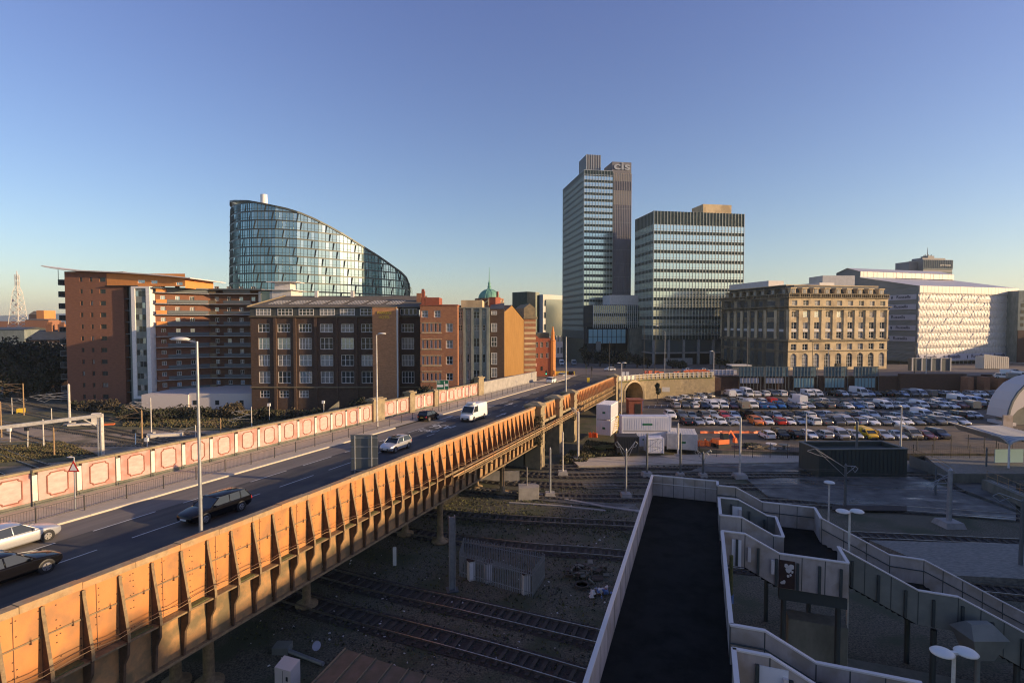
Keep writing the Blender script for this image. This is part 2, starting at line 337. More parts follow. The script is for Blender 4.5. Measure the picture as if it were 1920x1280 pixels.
# ---------------------------------------------------------------- terrain
def sheet(name, pts, z, m, kind='structure'):
    mb = MB(); mb.poly([(p[0],p[1],z if not callable(z) else z(p[0],p[1])) for p in pts]); return struct(name, mb, m, kind=kind)
sheet('ground', [(-5600,-150),(5600,-150),(5600,5300),(-5600,5300)], -0.05, 'ground')
# rail yard ballast, slightly above
def gridsheet(name, x0, x1, y0, y1, nx, ny, zf, m, kind='structure'):
    mb = MB(); v = []; f = []
    for j in range(ny+1):
        for i in range(nx+1):
            x = x0+(x1-x0)*i/nx; y = y0+(y1-y0)*j/ny; v.append((x,y,zf(x,y)))
    for j in range(ny):
        for i in range(nx): a = j*(nx+1)+i; f.append((a,a+1,a+nx+2,a+nx+1))
    mb.add(v, f); return struct(name, mb, m, kind=kind)
RN.seed(3)
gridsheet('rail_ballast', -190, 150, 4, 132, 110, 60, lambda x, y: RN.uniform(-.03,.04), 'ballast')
# moorland on the skyline
def hills(name, y, x0, x1, hf, m, seed):
    r = random.Random(seed); mb = MB(); n = 60; ph = [r.uniform(0,6) for _ in range(4)]
    prev = None
    for i in range(n+1):
        t = i/n; x = x0+(x1-x0)*t
        h = hf*(.62+.2*math.sin(2.1*t*3+ph[0])+.13*math.sin(5*t*3+ph[1])+.05*math.sin(17*t+ph[2]))
        cur = [(x,y-600,-.5),(x,y,h),(x,y+600,-.5)]
        if prev: mb.quad(prev[0],cur[0],cur[1],prev[1]); mb.quad(prev[1],cur[1],cur[2],prev[2])
        prev = cur
    return struct(name, mb, m)
hills('hills', 4400, -5500, 5500, 165, 'hill', 5)
gridsheet('yard_ballast', -190, -8, 79, 131, 60, 24, lambda x, y: .07+RN.uniform(-.03,.04), 'sunballast')
# town level round the junction: 6 m at the bridge end, falling to the level of the far street
def ztown(x, y):
    pts = [(120,7.0),(150,6.35),(165,5.9),(200,4.9),(250,3.0),(300,.12),(2000,.12)]
    if y <= pts[0][0]: return pts[0][1]
    for (a, za), (b, zb) in zip(pts, pts[1:]):
        if y <= b: return za+(zb-za)*(y-a)/(b-a)
    return .12
W_CURVE = [(30.0,146.5),(33.5,149),(38,151.5),(43,153.5),(50,155.5),(60,157.5)]      # top edge of the curved stone wall
W_BACK = [(60,157.5),(62,169),(150,170),(162,166),(240,166),(700,180)]
LEFT_E = [RD(s,-46.0) for s in (118,135,150,165,180)]
def town_ground():
    mb = MB()
    front = [(RD(118,-46.0).x, RD(118,-46.0).y)]+[(RD(118+i*5,-27.2 if i else -46).x, RD(118+i*5,-27.2 if i else -46).y) for i in range(0,1)]
    # columns running away from the camera, each starting at the front edge
    xs = sorted(set([-14,-8,-2,4,10,16,22,28]+[p[0] for p in W_CURVE+W_BACK]+[80,100,125,200,300,450]))
    def yf(x):
        fr = [(-14,126.5),(4,125.5),(10.9,122),(27,143),(30,146.5)]+W_CURVE[1:]+W_BACK[1:]
        for (a, ya), (b, yb) in zip(fr, fr[1:]):
            if a <= x <= b: return ya+(yb-ya)*(x-a)/max(b-a, .001)
        return fr[-1][1]
    ys = [165.5,175,185,200,225,250,275,300,420,700,1200]
    for x0, x1 in zip(xs, xs[1:]):
        c0 = [yf(x0+.001)]+[y for y in ys if y > yf(x0+.001)+.5]; c1 = [yf(x1-.001)]+[y for y in ys if y > yf(x1-.001)+.5]
        n = min(len(c0), len(c1)); c0 = [c0[0]]+c0[len(c0)-n+1:]; c1 = [c1[0]]+c1[len(c1)-n+1:]
        for j in range(n-1):
            mb.quad(*[(x,y,ztown(x,y)-.02) for x, y in ((x0,c0[j]),(x1,c1[j]),(x1,c1[j+1]),(x0,c0[j+1]))])
    return struct('town_ground', mb, 'town')
town_ground()
# ---------------------------------------------------------------- road over the bridge
def strip(name, s0, s1, t0, t1, h, m, ds=6, kind='structure'):
    mb = MB(); n = max(1, int((s1-s0)/ds))
    for i in range(n):
        a = s0+(s1-s0)*i/n; b = s0+(s1-s0)*(i+1)/n
        mb.quad(RD(a,t0,h), RD(a,t1,h), RD(b,t1,h), RD(b,t0,h))
    return struct(name, mb, m, kind=kind)
strip('road', -20, 168, -41.2, -26.8, 0.0, 'asphalt')
strip('sunlit_lane', -20, 135, -41.0, -37.72, 0.004, 'sunasphalt')  # paler overlay strip: sunlight on this lane put into the colour
# pavement: a real step with a kerb face; widens into the road past the lay-by
mb = MB()
for i in range(33):
    a = -20+i*5.5; b = a+5.5
    mb.quad(RD(a,-46.6,.13),RD(a,-41.05,.13),RD(b,-41.05,.13),RD(b,-46.6,.13))
struct('pavement', mb, 'paving')
mb = MB()
for i in range(19*6):
    a = -20+i*1.5; b = a+1.485
    if a > 60 and a < 72: continue
    mb.hexa([RD(a,-41.05,-.1),RD(a,-40.75,-.1),RD(b,-40.75,-.1),RD(b,-41.05,-.1),RD(a,-41.05,.135),RD(a,-40.75,.13),RD(b,-40.75,.13),RD(b,-41.05,.135)])
struct('kerb', mb, 'kerb')
mb = MB(); mb.cur = 0
for i in range(20):                                     # centre line: long dashes
    a = -3+i*6.2
    for t in (-37.6,):
        mb.quad(RD(a,t-.06,.006),RD(a,t+.06,.006),RD(a+4.1,t+.06,.006),RD(a+4.1,t-.06,.006))
for i in range(26):
    a = -2+i*6.0
    mb.quad(RD(a,-34.22,.006),RD(a,-34.12,.006),RD(a+(4.0 if i < 9 else 2),-34.12,.006),RD(a+(4.0 if i < 9 else 2),-34.22,.006))
for i in range(14):
    a = 60+i*5.5
    mb.quad(RD(a,-30.8,.006),RD(a,-30.7,.006),RD(a+2.4,-30.7,.006),RD(a+2.4,-30.8,.006))
for i in range(8):                                      # stop lines and junction marks
    a = 160+i*1.2
    mb.quad(RD(a,-40,.012),RD(a,-34,.012),RD(a+.25,-34,.012),RD(a+.25,-40,.012)) if i == 0 else None
struct('road_marking', mb, 'paint')
# lane letters and arrow on the carriageway near the silver hatchback
def road_letters(body, s, t, size):
    cu = bpy.data.curves.new('t', 'FONT'); cu.body = body; cu.size = size; cu.align_x = 'CENTER'
    o = bpy.data.objects.new('t', cu); COL.objects.link(o); bpy.context.view_layer.update()
    me = bpy.data.meshes.new_from_object(o.evaluated_get(bpy.context.evaluated_depsgraph_get())); bpy.data.objects.remove(o)
    for v in me.vertices: p = RD(s-v.co.y*1.9, t-v.co.x, .009); v.co = p
    me.materials.clear(); me.materials.append(M['paint']); o = obj('road_lettering', me); tag(o, kind='structure')
road_letters('A56', 66, -35.8, 1.9); road_letters('(M62)', 62, -35.9, 1.1)
mb = MB()
def arrow(s, t, l=4.5):
    mb.quad(RD(s,t-.1,.009),RD(s,t+.1,.009),RD(s+l*.6,t+.1,.009),RD(s+l*.6,t-.1,.009)); mb.poly([RD(s+l*.6,t-.38,.009),RD(s+l*.6,t+.38,.009),RD(s+l,t,.009)])
arrow(76,-32.4); arrow(88,-35.9); arrow(88,-32.4); arrow(70,-39)
struct('lane_arrow', mb, 'paint')
# ---------------------------------------------------------------- the road bridge (Empty at its near end)
BR = thing('road_bridge', 'long orange riveted girder road bridge with raking braces, stone piers and pipes over the railway', 'bridge', RD(0,-26.5,-10+0), -math.radians(21.36))
BR.location = (RD(0,-26.5).x, RD(0,-26.5).y, 0); TM[BR.name] = Matrix.Translation(BR.location) @ rotz(-math.radians(21.36))
TO = -26.5                      # outer face of the parapet girder
P1, P2, P3, P4 = s_at(1008,765,TO), s_at(1044,750,TO), s_at(1072,738,TO), s_at(1152,705,TO)
def bpart(name, mb, m, smooth=False): return part(name, mb, m, BR, world=True, smooth=smooth)
def slab(mb, s0, s1, t0, t1, h0, h1):
    mb.hexa([RD(s0,t0,h0),RD(s0,t1,h0),RD(s1,t1,h0),RD(s1,t0,h0),RD(s0,t0,h1),RD(s0,t1,h1),RD(s1,t1,h1),RD(s1,t0,h1)])
mb = MB()
for i in range(20): slab(mb, -20+i*9, -20+(i+1)*9, -46.5, -26.9, -1.1, -.03)
bpart('deck', mb, 'oldconc')
mb = MB()
for t in (-30,-34,-38,-42,-46):
    slab(mb, -20, P1-1, t-.3, t+.3, -3.6, -1.12)
    slab(mb, P3+1, P4-1, t-.3, t+.3, -3.2, -1.12)
for i in range(24): slab(mb, -16+i*4, -15.7+i*4, -46, -27.2, -2.6, -1.13) if -16+i*4 < P1-2 else None
bpart('cross_girders', mb, 'brace')
BAY = 1.55; S0 = 13.3-BAY*14
nb = int((P1-.6-S0)/BAY)
panels = []
for k in range(nb):
    a = S0+k*BAY; b = a+BAY
    if b > P1-.5: break
    mb = MB(); slab(mb, a, b-.012, TO-.10, TO, -1.75, 1.40)
    if k > 10 and k < 50:
        mr = mb; mb.cur = 1
        if k % 2: slab(mb, a+.55, a+.575, TO, TO+.012, -1.7, 1.38)
        for q in range(9):
            for ss in (a+.12, a+.50, a+.64, a+1.42):
                if RN.random() < .6:
                    h = -1.5+q*.33+RN.uniform(-.03,.03); slab(mr, ss, ss+.045, TO, TO+.02, h, h+.045)
    bpart('girder_panel', mb, ['orange','rivet'])
    # raking brace: wedge plate with a flange, foot out on the bottom chord
    mbr = MB(); mbr.cur = 1; th = .05
    prof = [(0,1.35),(.09,1.35),(.12,1.0),(.62,-1.35),(.65,-1.75),(0,-1.75)]
    v = [RD(a-th/2, TO+x, h) for x, h in prof]+[RD(a+th/2, TO+x, h) for x, h in prof]; n = 6
    mbr.add(v, [tuple(range(n-1,-1,-1)), tuple(range(n,2*n))]+[(i,(i+1)%n,n+(i+1)%n,n+i) for i in range(n)])
    mbr.cur = 0
    for (x0, h0), (x1, h1) in zip(prof[1:4], prof[2:5]):
        mbr.hexa([RD(a-.07,TO+x0,h0),RD(a+.07,TO+x0,h0),RD(a+.07,TO+x1,h1),RD(a-.07,TO+x1,h1),RD(a-.07,TO+x0+.03,h0),RD(a+.07,TO+x0+.03,h0),RD(a+.07,TO+x1+.03,h1),RD(a-.07,TO+x1+.03,h1)])
    # lower gusset, a tapering blade below the foot
    mbr.cur = 1
    gp = [(0,-1.77),(.62,-1.77),(.58,-2.4),(.30,-2.9),(.20,-4.25),(0,-4.25)]
    v = [RD(a-.06, TO+x, h) for x, h in gp]+[RD(a+.06, TO+x, h) for x, h in gp]
    mbr.add(v, [tuple(range(n-1,-1,-1)), tuple(range(n,2*n))]+[(i,(i+1)%n,n+(i+1)%n,n+i) for i in range(n)])
    bpart('brace', mbr, ['brace','web'])
NB = k
mb = MB()                                               # parapet coping, in lengths
k = 0; s = S0
while s < P1-.5:
    e = min(s+BAY*1.5-.02, P1-.5); slab(mb, s, e, TO-.45, TO+.07, 1.40, 1.70+(.03 if k % 3 == 0 else 0)); s += BAY*1.5; k += 1
bpart('coping', mb, 'cap')
mb = MB(); slab(mb, S0, P1-.5, TO-.44, TO-.12, -.2, 1.39); bpart('inner_parapet', mb, 'orangedk')
mb = MB(); slab(mb, S0, P1-.5, TO+.003, TO+.05, .02, .09); slab(mb, S0, P1-.5, TO+.003, TO+.55, -1.85, -1.76); bpart('chord', mb, 'brace')
mb = MB()
for i in range(95):
    a = S0+i*.775+.36
    if a < P1-1 and a > 8 and i % 2: mb.tube(RD(a,TO+.06,-.06),RD(a,TO+.06,.28),.035,.0,n=5)
bpart('spikes', mb, 'rivet')
mb = MB()
for i in range(nb):
    a = S0+i*BAY; b = a+BAY
    if b < P1-.5: slab(mb, a+.07, b-.07, TO-.12, TO-.04, -4.25, -1.86)
bpart('lower_girder_web', mb, 'orangedk')
mb = MB(); slab(mb, S0, P1-.5, TO-.25, TO+.20, -4.42, -4.26); bpart('bottom_flange', mb, 'brace')
mb = MB()
for i in range(nb):
    a = S0+i*BAY
    if i % 2 == 0 and a+BAY < P1-.6: slab(mb, a+.15, a+BAY-.25, TO+.02, TO+.45, -1.755, -1.70)
bpart('moss', mb, 'moss')
# thin cables slung along the girder
for (h0, h1, t, r, m_) in ((-1.05,-.95,.72,.018,'rivet'),(-1.25,-1.1,.70,.015,'masttan')):
    mb = MB(); pts = []
    for i in range(80):
        s = 4+i*BAY/2*1.28
        if s > P1: break
        pts.append(RD(s, TO+t, h0+(.06 if i % 3 else -.05)+RN.uniform(-.02,.02)))
    mb.path(pts, r, 5); bpart('cable', mb, m_)
# pipes bracketed to the girder from about s=47 onward
for i, (t, h, r) in enumerate(((.80,-1.55,.09),(1.0,-1.85,.09),(.85,-2.15,.07),(1.15,-1.45,.05),(.75,-2.45,.10))):
    mb = MB(); a = 47+i*1.4
    mb.path([RD(a,TO+t,h-.0),RD((a+P3)/2,TO+t,h+.02),RD(P3+2,TO+t,h)], r, 7); bpart('pipe', mb, 'cap' if i % 2 else 'brace')
mb = MB()
for i in range(22):
    s = 48+i*2.6
    if s < P3+2: mb.bar(RD(s,TO,-2.75),RD(s,TO+1.35,-2.6),.06,.08); mb.bar(RD(s,TO+1.3,-2.6),RD(s,TO+1.3,-1.3),.05,.05)
bpart('pipe_brackets', mb, 'brace')
# iron columns with round bases
for px, py in ((830,1015),(760,1000),(955,925),(330,1279),(893,912),(392,1279)):
    g = G(px, py, .1); s = g.x*S_+g.y*C_; t = g.x*C_-g.y*S_; t = min(t, TO-.5); g = RD(s, t); g.z = 0
    if s < 12: continue
    mb = MB(); mb.lathe([(.9,0),(.9,.22),(.40,.3),(.34,.8),(.30,zr(s)-4.9),(.46,zr(s)-4.75),(.46,zr(s)-4.42)], (g.x,g.y,0), 14); bpart('iron_column', mb, 'brace', True)
for s, t in ((20,-36),(20,-45),(47.5,-36),(47.5,-45),(66,-36),(66,-45),(33.5,-31),(33.5,-40)):
    g = RD(s,t); mb = MB(); mb.lathe([(.9,0),(.9,.22),(.38,.3),(.32,.8),(.30,zr(s)-4.4),(.4,zr(s)-3.62)], (g.x,g.y,0), 12); bpart('iron_column', mb, 'brace', True)
# stone piers: square shaft, neck, spreading capstone
def pier(s, top=2.25, w=1.5, tw=1.25, tt=TO+.75):
    mb = MB(); z0 = -zr(s)+.05
    slab(mb, s-w/2, s+w/2, tt-2*tw, tt, z0, 1.35); slab(mb, s-w/2-.12, s+w/2+.12, tt-2*tw-.12, tt+.12, .1, .32)
    slab(mb, s-w/2-.1, s+w/2+.1, tt-2*tw-.1, tt+.1, 1.352, 1.55); slab(mb, s-w/2-.25, s+w/2+.25, tt-2*tw-.25, tt+.25, 1.552, 1.85)
    a = RD(s-w/2,tt-2*tw,1.852); pr = [RD(s-w/2-.2,tt-2*tw-.2,1.852),RD(s-w/2-.2,tt+.2,1.852),RD(s+w/2+.2,tt+.2,1.852),RD(s+w/2+.2,tt-2*tw-.2,1.852),
        RD(s-w/4,tt-1.4*tw,top),RD(s-w/4,tt-.6*tw,top),RD(s+w/4,tt-.6*tw,top),RD(s+w/4,tt-1.4*tw,top)]
    mb.hexa(pr); p = bpart('stone_pier', mb, 'sandstone'); return p
for s in (P1+.3, P2+.2, P3+.1): pier(s, w=2.0, top=2.3)
pier(P4, top=2.3, w=2.4)
# masonry between piers under the deck, and short orange infill panels above it
mb = MB()
for (a, b) in ((P1+1.4,P2-.9),(P2+1.3,P3-1.0)):
    m2 = MB(); slab(m2, a, b, TO-.12, TO, -.9, 1.55); bpart('infill_panel', m2, 'orange')
    slab(mb, a, b, TO-.4, TO+.02, 1.56, 1.72)
    for i in range(4):
        s = a+(b-a)*(i+.4)/4; m3 = MB(); m3.hexa([RD(s-.03,TO,-.9),RD(s-.03,TO+.5,-.9),RD(s+.03,TO+.5,-.9),RD(s+.03,TO,-.9),RD(s-.03,TO,1.3),RD(s-.03,TO+.1,1.3),RD(s+.03,TO+.1,1.3),RD(s+.03,TO,1.3)]); bpart('brace', m3, 'brace')
for (a, b) in ((P1+1.3,P2-.8),(P2+1.2,P3-.9)): slab(mb, a, b, TO-.5, TO+.15, -1.4, -.92)
bpart('stone_coping', mb, 'sandstone')
for s in (P1, P3):                                       # abutment walls running back under the road
    mb = MB(); slab(mb, s-.5, s+.5, -46, TO-2.2, -zr(s)+.05, -3.65); bpart('abutment_wall', mb, 'oldconc')
# far span: smaller bays, open lattice girder below
n2 = 30; ds = (P4-1.2-(P3+1.2))/n2
for k in range(n2):
    a = P3+1.2+k*ds; b = a+ds
    mb = MB(); slab(mb, a, b-.01, TO-.12, TO, -.62, 1.42); bpart('girder_panel', mb, 'orange')
    m3 = MB(); m3.hexa([RD(a-.05,TO,-.75),RD(a-.05,TO+.62,-.75),RD(a+.05,TO+.62,-.75),RD(a+.05,TO,-.75),RD(a-.05,TO,1.3),RD(a-.05,TO+.12,1.3),RD(a+.05,TO+.12,1.3),RD(a+.05,TO,1.3)]); bpart('brace', m3, 'cap')
mb = MB(); slab(mb, P3+1, P4-1, TO-.4, TO+.08, 1.43, 1.6); bpart('coping', mb, 'cap')
mb = MB()
for (h0, h1) in ((-.85,-.7),(-1.9,-1.75),(-3.0,-2.85)): slab(mb, P3+1, P4-1, TO-.1, TO+.5, h0, h1)
for k in range(n2): a = P3+1.2+k*ds; slab(mb, a-.06, a+.06, TO+.3, TO+.42, -2.85, -.85)
bpart('lattice_girder', mb, 'brace')
mb = MB(); slab(mb, P3+1, P4-1, TO-.35, TO-.25, -3.4, -.63); bpart('lower_girder_web', mb, 'orangedk')
# ---------------------------------------------------------------- pink panelled wall on the far side of the pavement
PW = thing('panelled_wall', 'long pink parapet wall with moulded oval panels and white pilasters beside the pavement', 'wall', (RD(0,-46.5).x, RD(0,-46.5).y, 0), -math.radians(21.36))
def ppart(name, mb, m, parent=None):
    o = part(name, mb, m, PW, world=True)
    if parent: o.parent = parent
    return o
TP = -46.4
def oct_pts(w, h, c):
    return [(-w+c,-h),(w-c,-h),(w-c,-h+c*.5),(w,-h+c),(w,h-c),(w-c,h-c*.5),(w-c,h),(-w+c,h),(-w+c,h-c*.5),(-w,h-c),(-w,-h+c),(-w+c,-h+c*.5)]
def pink_run(s0, s1, bay, mould=True):
    s = s0; n = int((s1-s0)/bay+.5); bay = (s1-s0)/n
    for i in range(n):
        a = s0+i*bay; b = a+bay; mb = MB(); slab(mb, a+.42, b-.03, TP-.3, TP, .45, 2.55); p = ppart('wall_panel', mb, 'pink')
        m1 = MB(); slab(m1, a+.03, a+.36, TP-.28, TP+.035, .5, 2.38); ppart('pilaster', m1, 'cream')
        m1 = MB(); slab(m1, a-.03, a+.03, TP-.32, TP+.05, .15, 2.6); ppart('downpipe', m1, 'ironrail')
        c = (a+b)/2+.2; hw = bay*.235; hh = .84; pts = oct_pts(hw, hh, .2)
        m2 = MB(); m2.poly([RD(c+x,TP+.006,1.5+y) for x, y in pts]); ppart('pale_field', m2, 'pinkpale', p)
        m2 = MB()
        for (x0, y0), (x1, y1) in zip(pts, pts[1:]+pts[:1]):
            A = RD(c+x0,TP+.02,1.5+y0); B = RD(c+x1,TP+.02,1.5+y1); m2.tube(A, B, .05, n=5)
        ppart('oval_moulding', m2, 'mould', p)
def wall_base(s0, s1):
    mb = MB(); slab(mb, s0, s1, TP-.33, TP-.01, -.5, .449); ppart('brick_base', mb, 'oldconc')
    mb = MB(); slab(mb, s0, s1, TP-.34, TP-.30, .45, 2.6); ppart('wall_back', mb, 'oldconc')
    mb = MB(); k = int((s1-s0)/2.8); 
    for i in range(k): slab(mb, s0+i*(s1-s0)/k, s0+(i+1)*(s1-s0)/k-.02, TP-.42, TP+.1, 2.6, 2.78)
    ppart('wall_coping', mb, 'sandstone')
SA, SB, SC_, SD = s_at(697,780,TP), s_at(719,780,TP), s_at(766,765,TP), s_at(776,765,TP)
SE, SF, SG, SH = s_at(812,750,TP), s_at(821,750,TP), s_at(895,730,TP), s_at(905,730,TP)
pink_run(-6, SA, 2.85); pink_run(SB, SC_, 2.9); pink_run(SD, SE, 2.9); pink_run(SF, SG, 3.0)
wall_base(-8, SG)
def ppier(s0, s1, top):
    mb = MB(); slab(mb, s0, s1, TP-.8, TP+.3, -.5, top-.45); slab(mb, s0-.2, s1+.2, TP-1.0, TP+.5, top-.449, top-.15); slab(mb, s0+.1, s1-.1, TP-.6, TP+.1, top-.149, top)
    ppart('stone_pier', mb, 'sandstone')
ppier(SA+.05, SB-.05, 3.5); ppier(SC_+.05, SD-.05, 3.6); ppier(SE+.05, SF-.05, 3.1); ppier(SG+.05, SH-.05, 4.0)
mb = MB(); S_END = 137
slab(mb, SH, S_END, TP-.5, TP, -.8, 2.5); slab(mb, SH, S_END, TP-.6, TP+.1, 2.5, 2.7); single('retaining_wall', mb, 'concrete', 'plain grey stone wall running on from the pink wall to the junction', 'wall')
# railings along the pavement edge
RLG = thing('pedestrian_railing', 'dark iron pedestrian railing along the kerb of the bridge pavement', 'railing', RD(0,-42.1,.13), -math.radians(21.36))
TR_ = -42.1
for i in range(50):
    s = -8+i*2.9
    if s > 128: break
    mb = MB(); mb.box(0,0,0,0,0,0) if False else None
    mb.bar(RD(s,TR_,.13),RD(s,TR_,1.22),.07,.07); part('post', mb, 'ironrail', RLG, world=True)
    mb = MB(); mb.bar(RD(s+.05,TR_,1.12),RD(s+2.85,TR_,1.12),.04,.04); mb.bar(RD(s+.05,TR_,.32),RD(s+2.85,TR_,.32),.035,.035)
    if s < 75:
        for j in range(1, 19): mb.bar(RD(s+j*.15,TR_,.32),RD(s+j*.15,TR_,1.12),.012,.012)
    part('rail_panel', mb, 'ironrail', RLG, world=True)
# ---------------------------------------------------------------- buildings
def bldg(name, label, corner, ang, cat='building'):
    return thing(name, label, cat, (corner[0], corner[1], corner[2] if len(corner) > 2 else 0), ang)
def shell(mb, W, Dp, z0, z1, F=None, front=True, top=True):
    """plain box shell without its front face (x 0..W, y 0..D)"""
    if front: mb.quad((0,0,z0),(W,0,z0),(W,0,z1),(0,0,z1))
    mb.quad((W,0,z0),(W,Dp,z0),(W,Dp,z1),(W,0,z1)); mb.quad((W,Dp,z0),(0,Dp,z0),(0,Dp,z1),(W,Dp,z1)); mb.quad((0,Dp,z0),(0,0,z0),(0,0,z1),(0,Dp,z1))
    if top: mb.quad((0,0,z1),(W,0,z1),(W,Dp,z1),(0,Dp,z1))
I4 = Matrix.Identity(4)
# ---- tall office tower: glazed slab + mosaic service tower
def curtain(parent, F, W, z0, levels, bay, mull='mullion', topband=0, gl=('cglass','spandrel'), light=.62, name='floor_glazing', rnd=.0):
    """levels: list of (zbottom, ztop) of floors; each floor one glazing strip and one spandrel strip, mullions over all"""
    for (a, b) in levels:
        h = b-a; za = a+h*(1-light)
        mb = MB(F); mb.box(0,W,-.02,.3,za,b-.0); o = part(name, mb, gl[0], parent)
        mb = MB(F); mb.box(0,W,.06,.3,a,za); o2 = part('spandrel_strip', mb, gl[1], parent)
        mb = MB(F); mb.box(0,W,-.10,-.021,za-.06,za+.10); mb.box(0,W,-.08,-.021,za+h*.17,za+h*.21); mb.box(0,W,-.10,.05,b-.09,b+.03); part('transom', mb, mull, parent)
def mullions(parent, F, W, z0, z1, bay, m='mullion', wd=.10, dp=.28):
    n = max(1, int(W/bay+.5))
    mb = MB(F)
    for i in range(n+1): x = W*i/n; mb.box(x-wd/2,x+wd/2,-dp,-.015,z0,z1)
    part('mullions', mb, m, parent)
VD = Vector((.986,.168)); ANG = math.atan2(.168,.986)
# frames: right face F0 (x along VD); left face: x runs from the far end to the corner
def face_left(L): return rotz(-PI/2) @ tr(-L,0,0)          # local x: far end -> corner, y into the building
T1 = bldg('office_tower', 'tallest glass office tower with a windowless ribbed service shaft on its right', (37.5,280,0), ANG, 'office tower')
Wt, Lt = 15.6, 41.6; Ztop = 101.7
mb = MB(); shell(mb, Wt+.2, Lt, .3, Ztop-.3, front=False); mb.box(.35,Wt-.1,.35,Lt-.3,.4,Ztop-.4); part('core', mb, 'spandrel', T1)
fl = [(17+3.27*i, 17+3.27*(i+1)) for i in range(25)]
FL = face_left(Lt)
curtain(T1, I4, Wt, 17, fl, 1.55, light=.60); curtain(T1, FL, Lt, 17, fl, 1.6, light=.60)
zt = fl[-1][1]
for F_, W_ in ((I4, Wt), (FL, Lt)):
    mb = MB(F_); mb.box(0,W_,.02,.3,zt,Ztop-2.4); mb.box(0,W_,.02,.3,Ztop-2.1,Ztop); part('roof_louvre', mb, 'spandrel', T1)
    mb = MB(F_); mb.box(0,W_,-.05,.05,Ztop-2.4,Ztop-2.1); mb.box(0,W_,-.1,.3,Ztop,Ztop+.2); part('transom', mb, 'mullion', T1)
    mullions(T1, F_, W_, 14, Ztop, 1.55)
mb = MB(); mb.box(2,Wt-1,2,Lt-2,.3,17); part('ground_storey', mb, 'dark', T1)
# service shaft
XS0, XS1 = Wt+.05, 26.2
zs = [.3, 76.5, 84.3, 88.6, 92.8, 97.5, 104.6]
seq = [('mosaic',.3,80.5),('beige',80.6,87.8),('mosaicdk',87.9,92.3),('beige',92.4,96.3),('mosaicdk',96.4,101.9)]
zsc = 107.0/101.9
for m_, a, b in seq:
    mb = MB(); mb.box(XS0,XS1,1.0,14,a*zsc,b*zsc); part('shaft_cladding', mb, m_, T1)
mb = MB()
for i in range(12): x = XS0+(XS1-XS0)*i/11; mb.box(x-.14,x+.14,.72,.999,.3,96.3*zsc)
part('shaft_ribs', mb, 'mosaic', T1)
mb = MB()
for i in range(10): z = 25+i*7.2; mb.box(XS0,XS1,.85,.999,z,z+.12)
part('shaft_joints', mb, 'mullion', T1)
mb = MB(); mb.box(4.6,12.6,11,24,Ztop,113.2); part('plant_block', mb, 'mosaicdk', T1)
mb = MB()
for i in range(7): x = 4.6+8*i/6; mb.box(x-.12,x+.12,10.8,10.999,Ztop,113.2)
for i in range(8): y = 11+13*i/7; mb.box(4.4,4.599,y-.1,y+.1,Ztop,113.2)
part('plant_block_ribs', mb, 'mullion', T1)
o = obj('roof_lettering', text_mesh('cis', 5.6, 'galv', .12, True, 1.6), T1, tr((XS0+XS1)/2, .72, 104.7))
# podium in front-right of the tower
PD = bldg('podium_block', 'low glazed podium block with pale fins between the two office towers', (DP(1112,640,262).x, 262, 0), ANG, 'building')
pw = 27
curtain(PD, I4, pw, 20.5, [(20.3,25.6),(25.6,31)], 1.0, gl=('cglassd','spandrel'), light=.7); mullions(PD, I4, pw, 19.8, 31.2, 1.05, 'mullw', .16, .35)
mb = MB(); mb.box(0,pw,.31,16,20.3,31.3); mb.box(1.5,pw,2.5,15,2,20.2); part('core', mb, 'dark', PD)
mb = MB(); mb.box(9,pw,1,12,31.35,36.2); part('roof_plant', mb, 'offwhite', PD)
mb = MB(tr(-3,-2.2,0)); mb.box(-.6,19.6,.35,6,12.2,19.9); part('hall_surround', mb, 'dark', PD)
for i in range(8):
    mb = MB(tr(-3,-2.2,0)); mb.box(.1+i*2.4,2.15+i*2.4,.25,.34,12.5,19.3); part('hall_window', mb, 'tealpale', PD)
mb = MB(tr(-3,-2.2,0)); mb.box(0,19.2,.1,.24,15.6,15.75); part('transom', mb, 'dark', PD)
mb = MB(); mb.box(17.5,pw+3,-4,-.5,2.5,19.8); part('stone_block', mb, 'oldconc', PD)
# ---- second office block
T2 = bldg('office_block', 'broad glass office block with dark top band and pale ribbon floors', (66,250,0), ANG, 'office block')
W2, L2 = 46, 21.5; Z2 = 74.5
mb = MB(); shell(mb, W2, L2, 14.5, Z2-.2, front=False); mb.box(.35,W2-.3,.35,L2-.3,14.5,Z2-.3); part('core', mb, 'spandrel', T2)
FL2 = face_left(L2)
fl = [(15.2+4.42*i, 15.2+4.42*(i+1)) for i in range(12)]
for F_, W_ in ((I4, W2), (FL2, L2)):
    curtain(T2, F_, W_, 15, fl, 1.65, light=.66)
    mb = MB(F_); mb.box(0,W_,.04,.3,fl[-1][1],Z2); part('roof_screen', mb, 'spandrel', T2)
    mb = MB(F_); mb.box(0,W_,-.08,.3,fl[-1][1]-.1,fl[-1][1]+.12); part('transom', mb, 'mullion', T2)
    mullions(T2, F_, W_, 14.6, Z2+.1, 1.65, 'mullion', .13, .3)
mb = MB(); mb.box(28,43,6,17,Z2,Z2+5.4); part('roof_plant', mb, 'buff', T2)
mb = MB(); mb.box(0,W2,.9,L2,8.6,14.4); part('lower_glazing', mb, 'cglassd', T2)
mb = MB(); mb.box(-.3,W2+.3,.2,L2,7.9,8.55); mb.box(-.3,W2+.3,.4,L2,14.45,14.7); part('ledge', mb, 'concrete', T2)
for i in range(7):
    mb = MB(); mb.box(.2+i*7.6,1.2+i*7.6,.2,1.2,1.5,14.4); part('column', mb, 'concrete', T2)
mb = MB(); mb.box(1,W2-1,4,L2,1.5,7.85); part('recess', mb, 'dark', T2)
mb = MB(); mb.box(3,17,-6,-5.4,1.2,6.2); single_o = part('garden_wall', mb, 'concrete', T2)
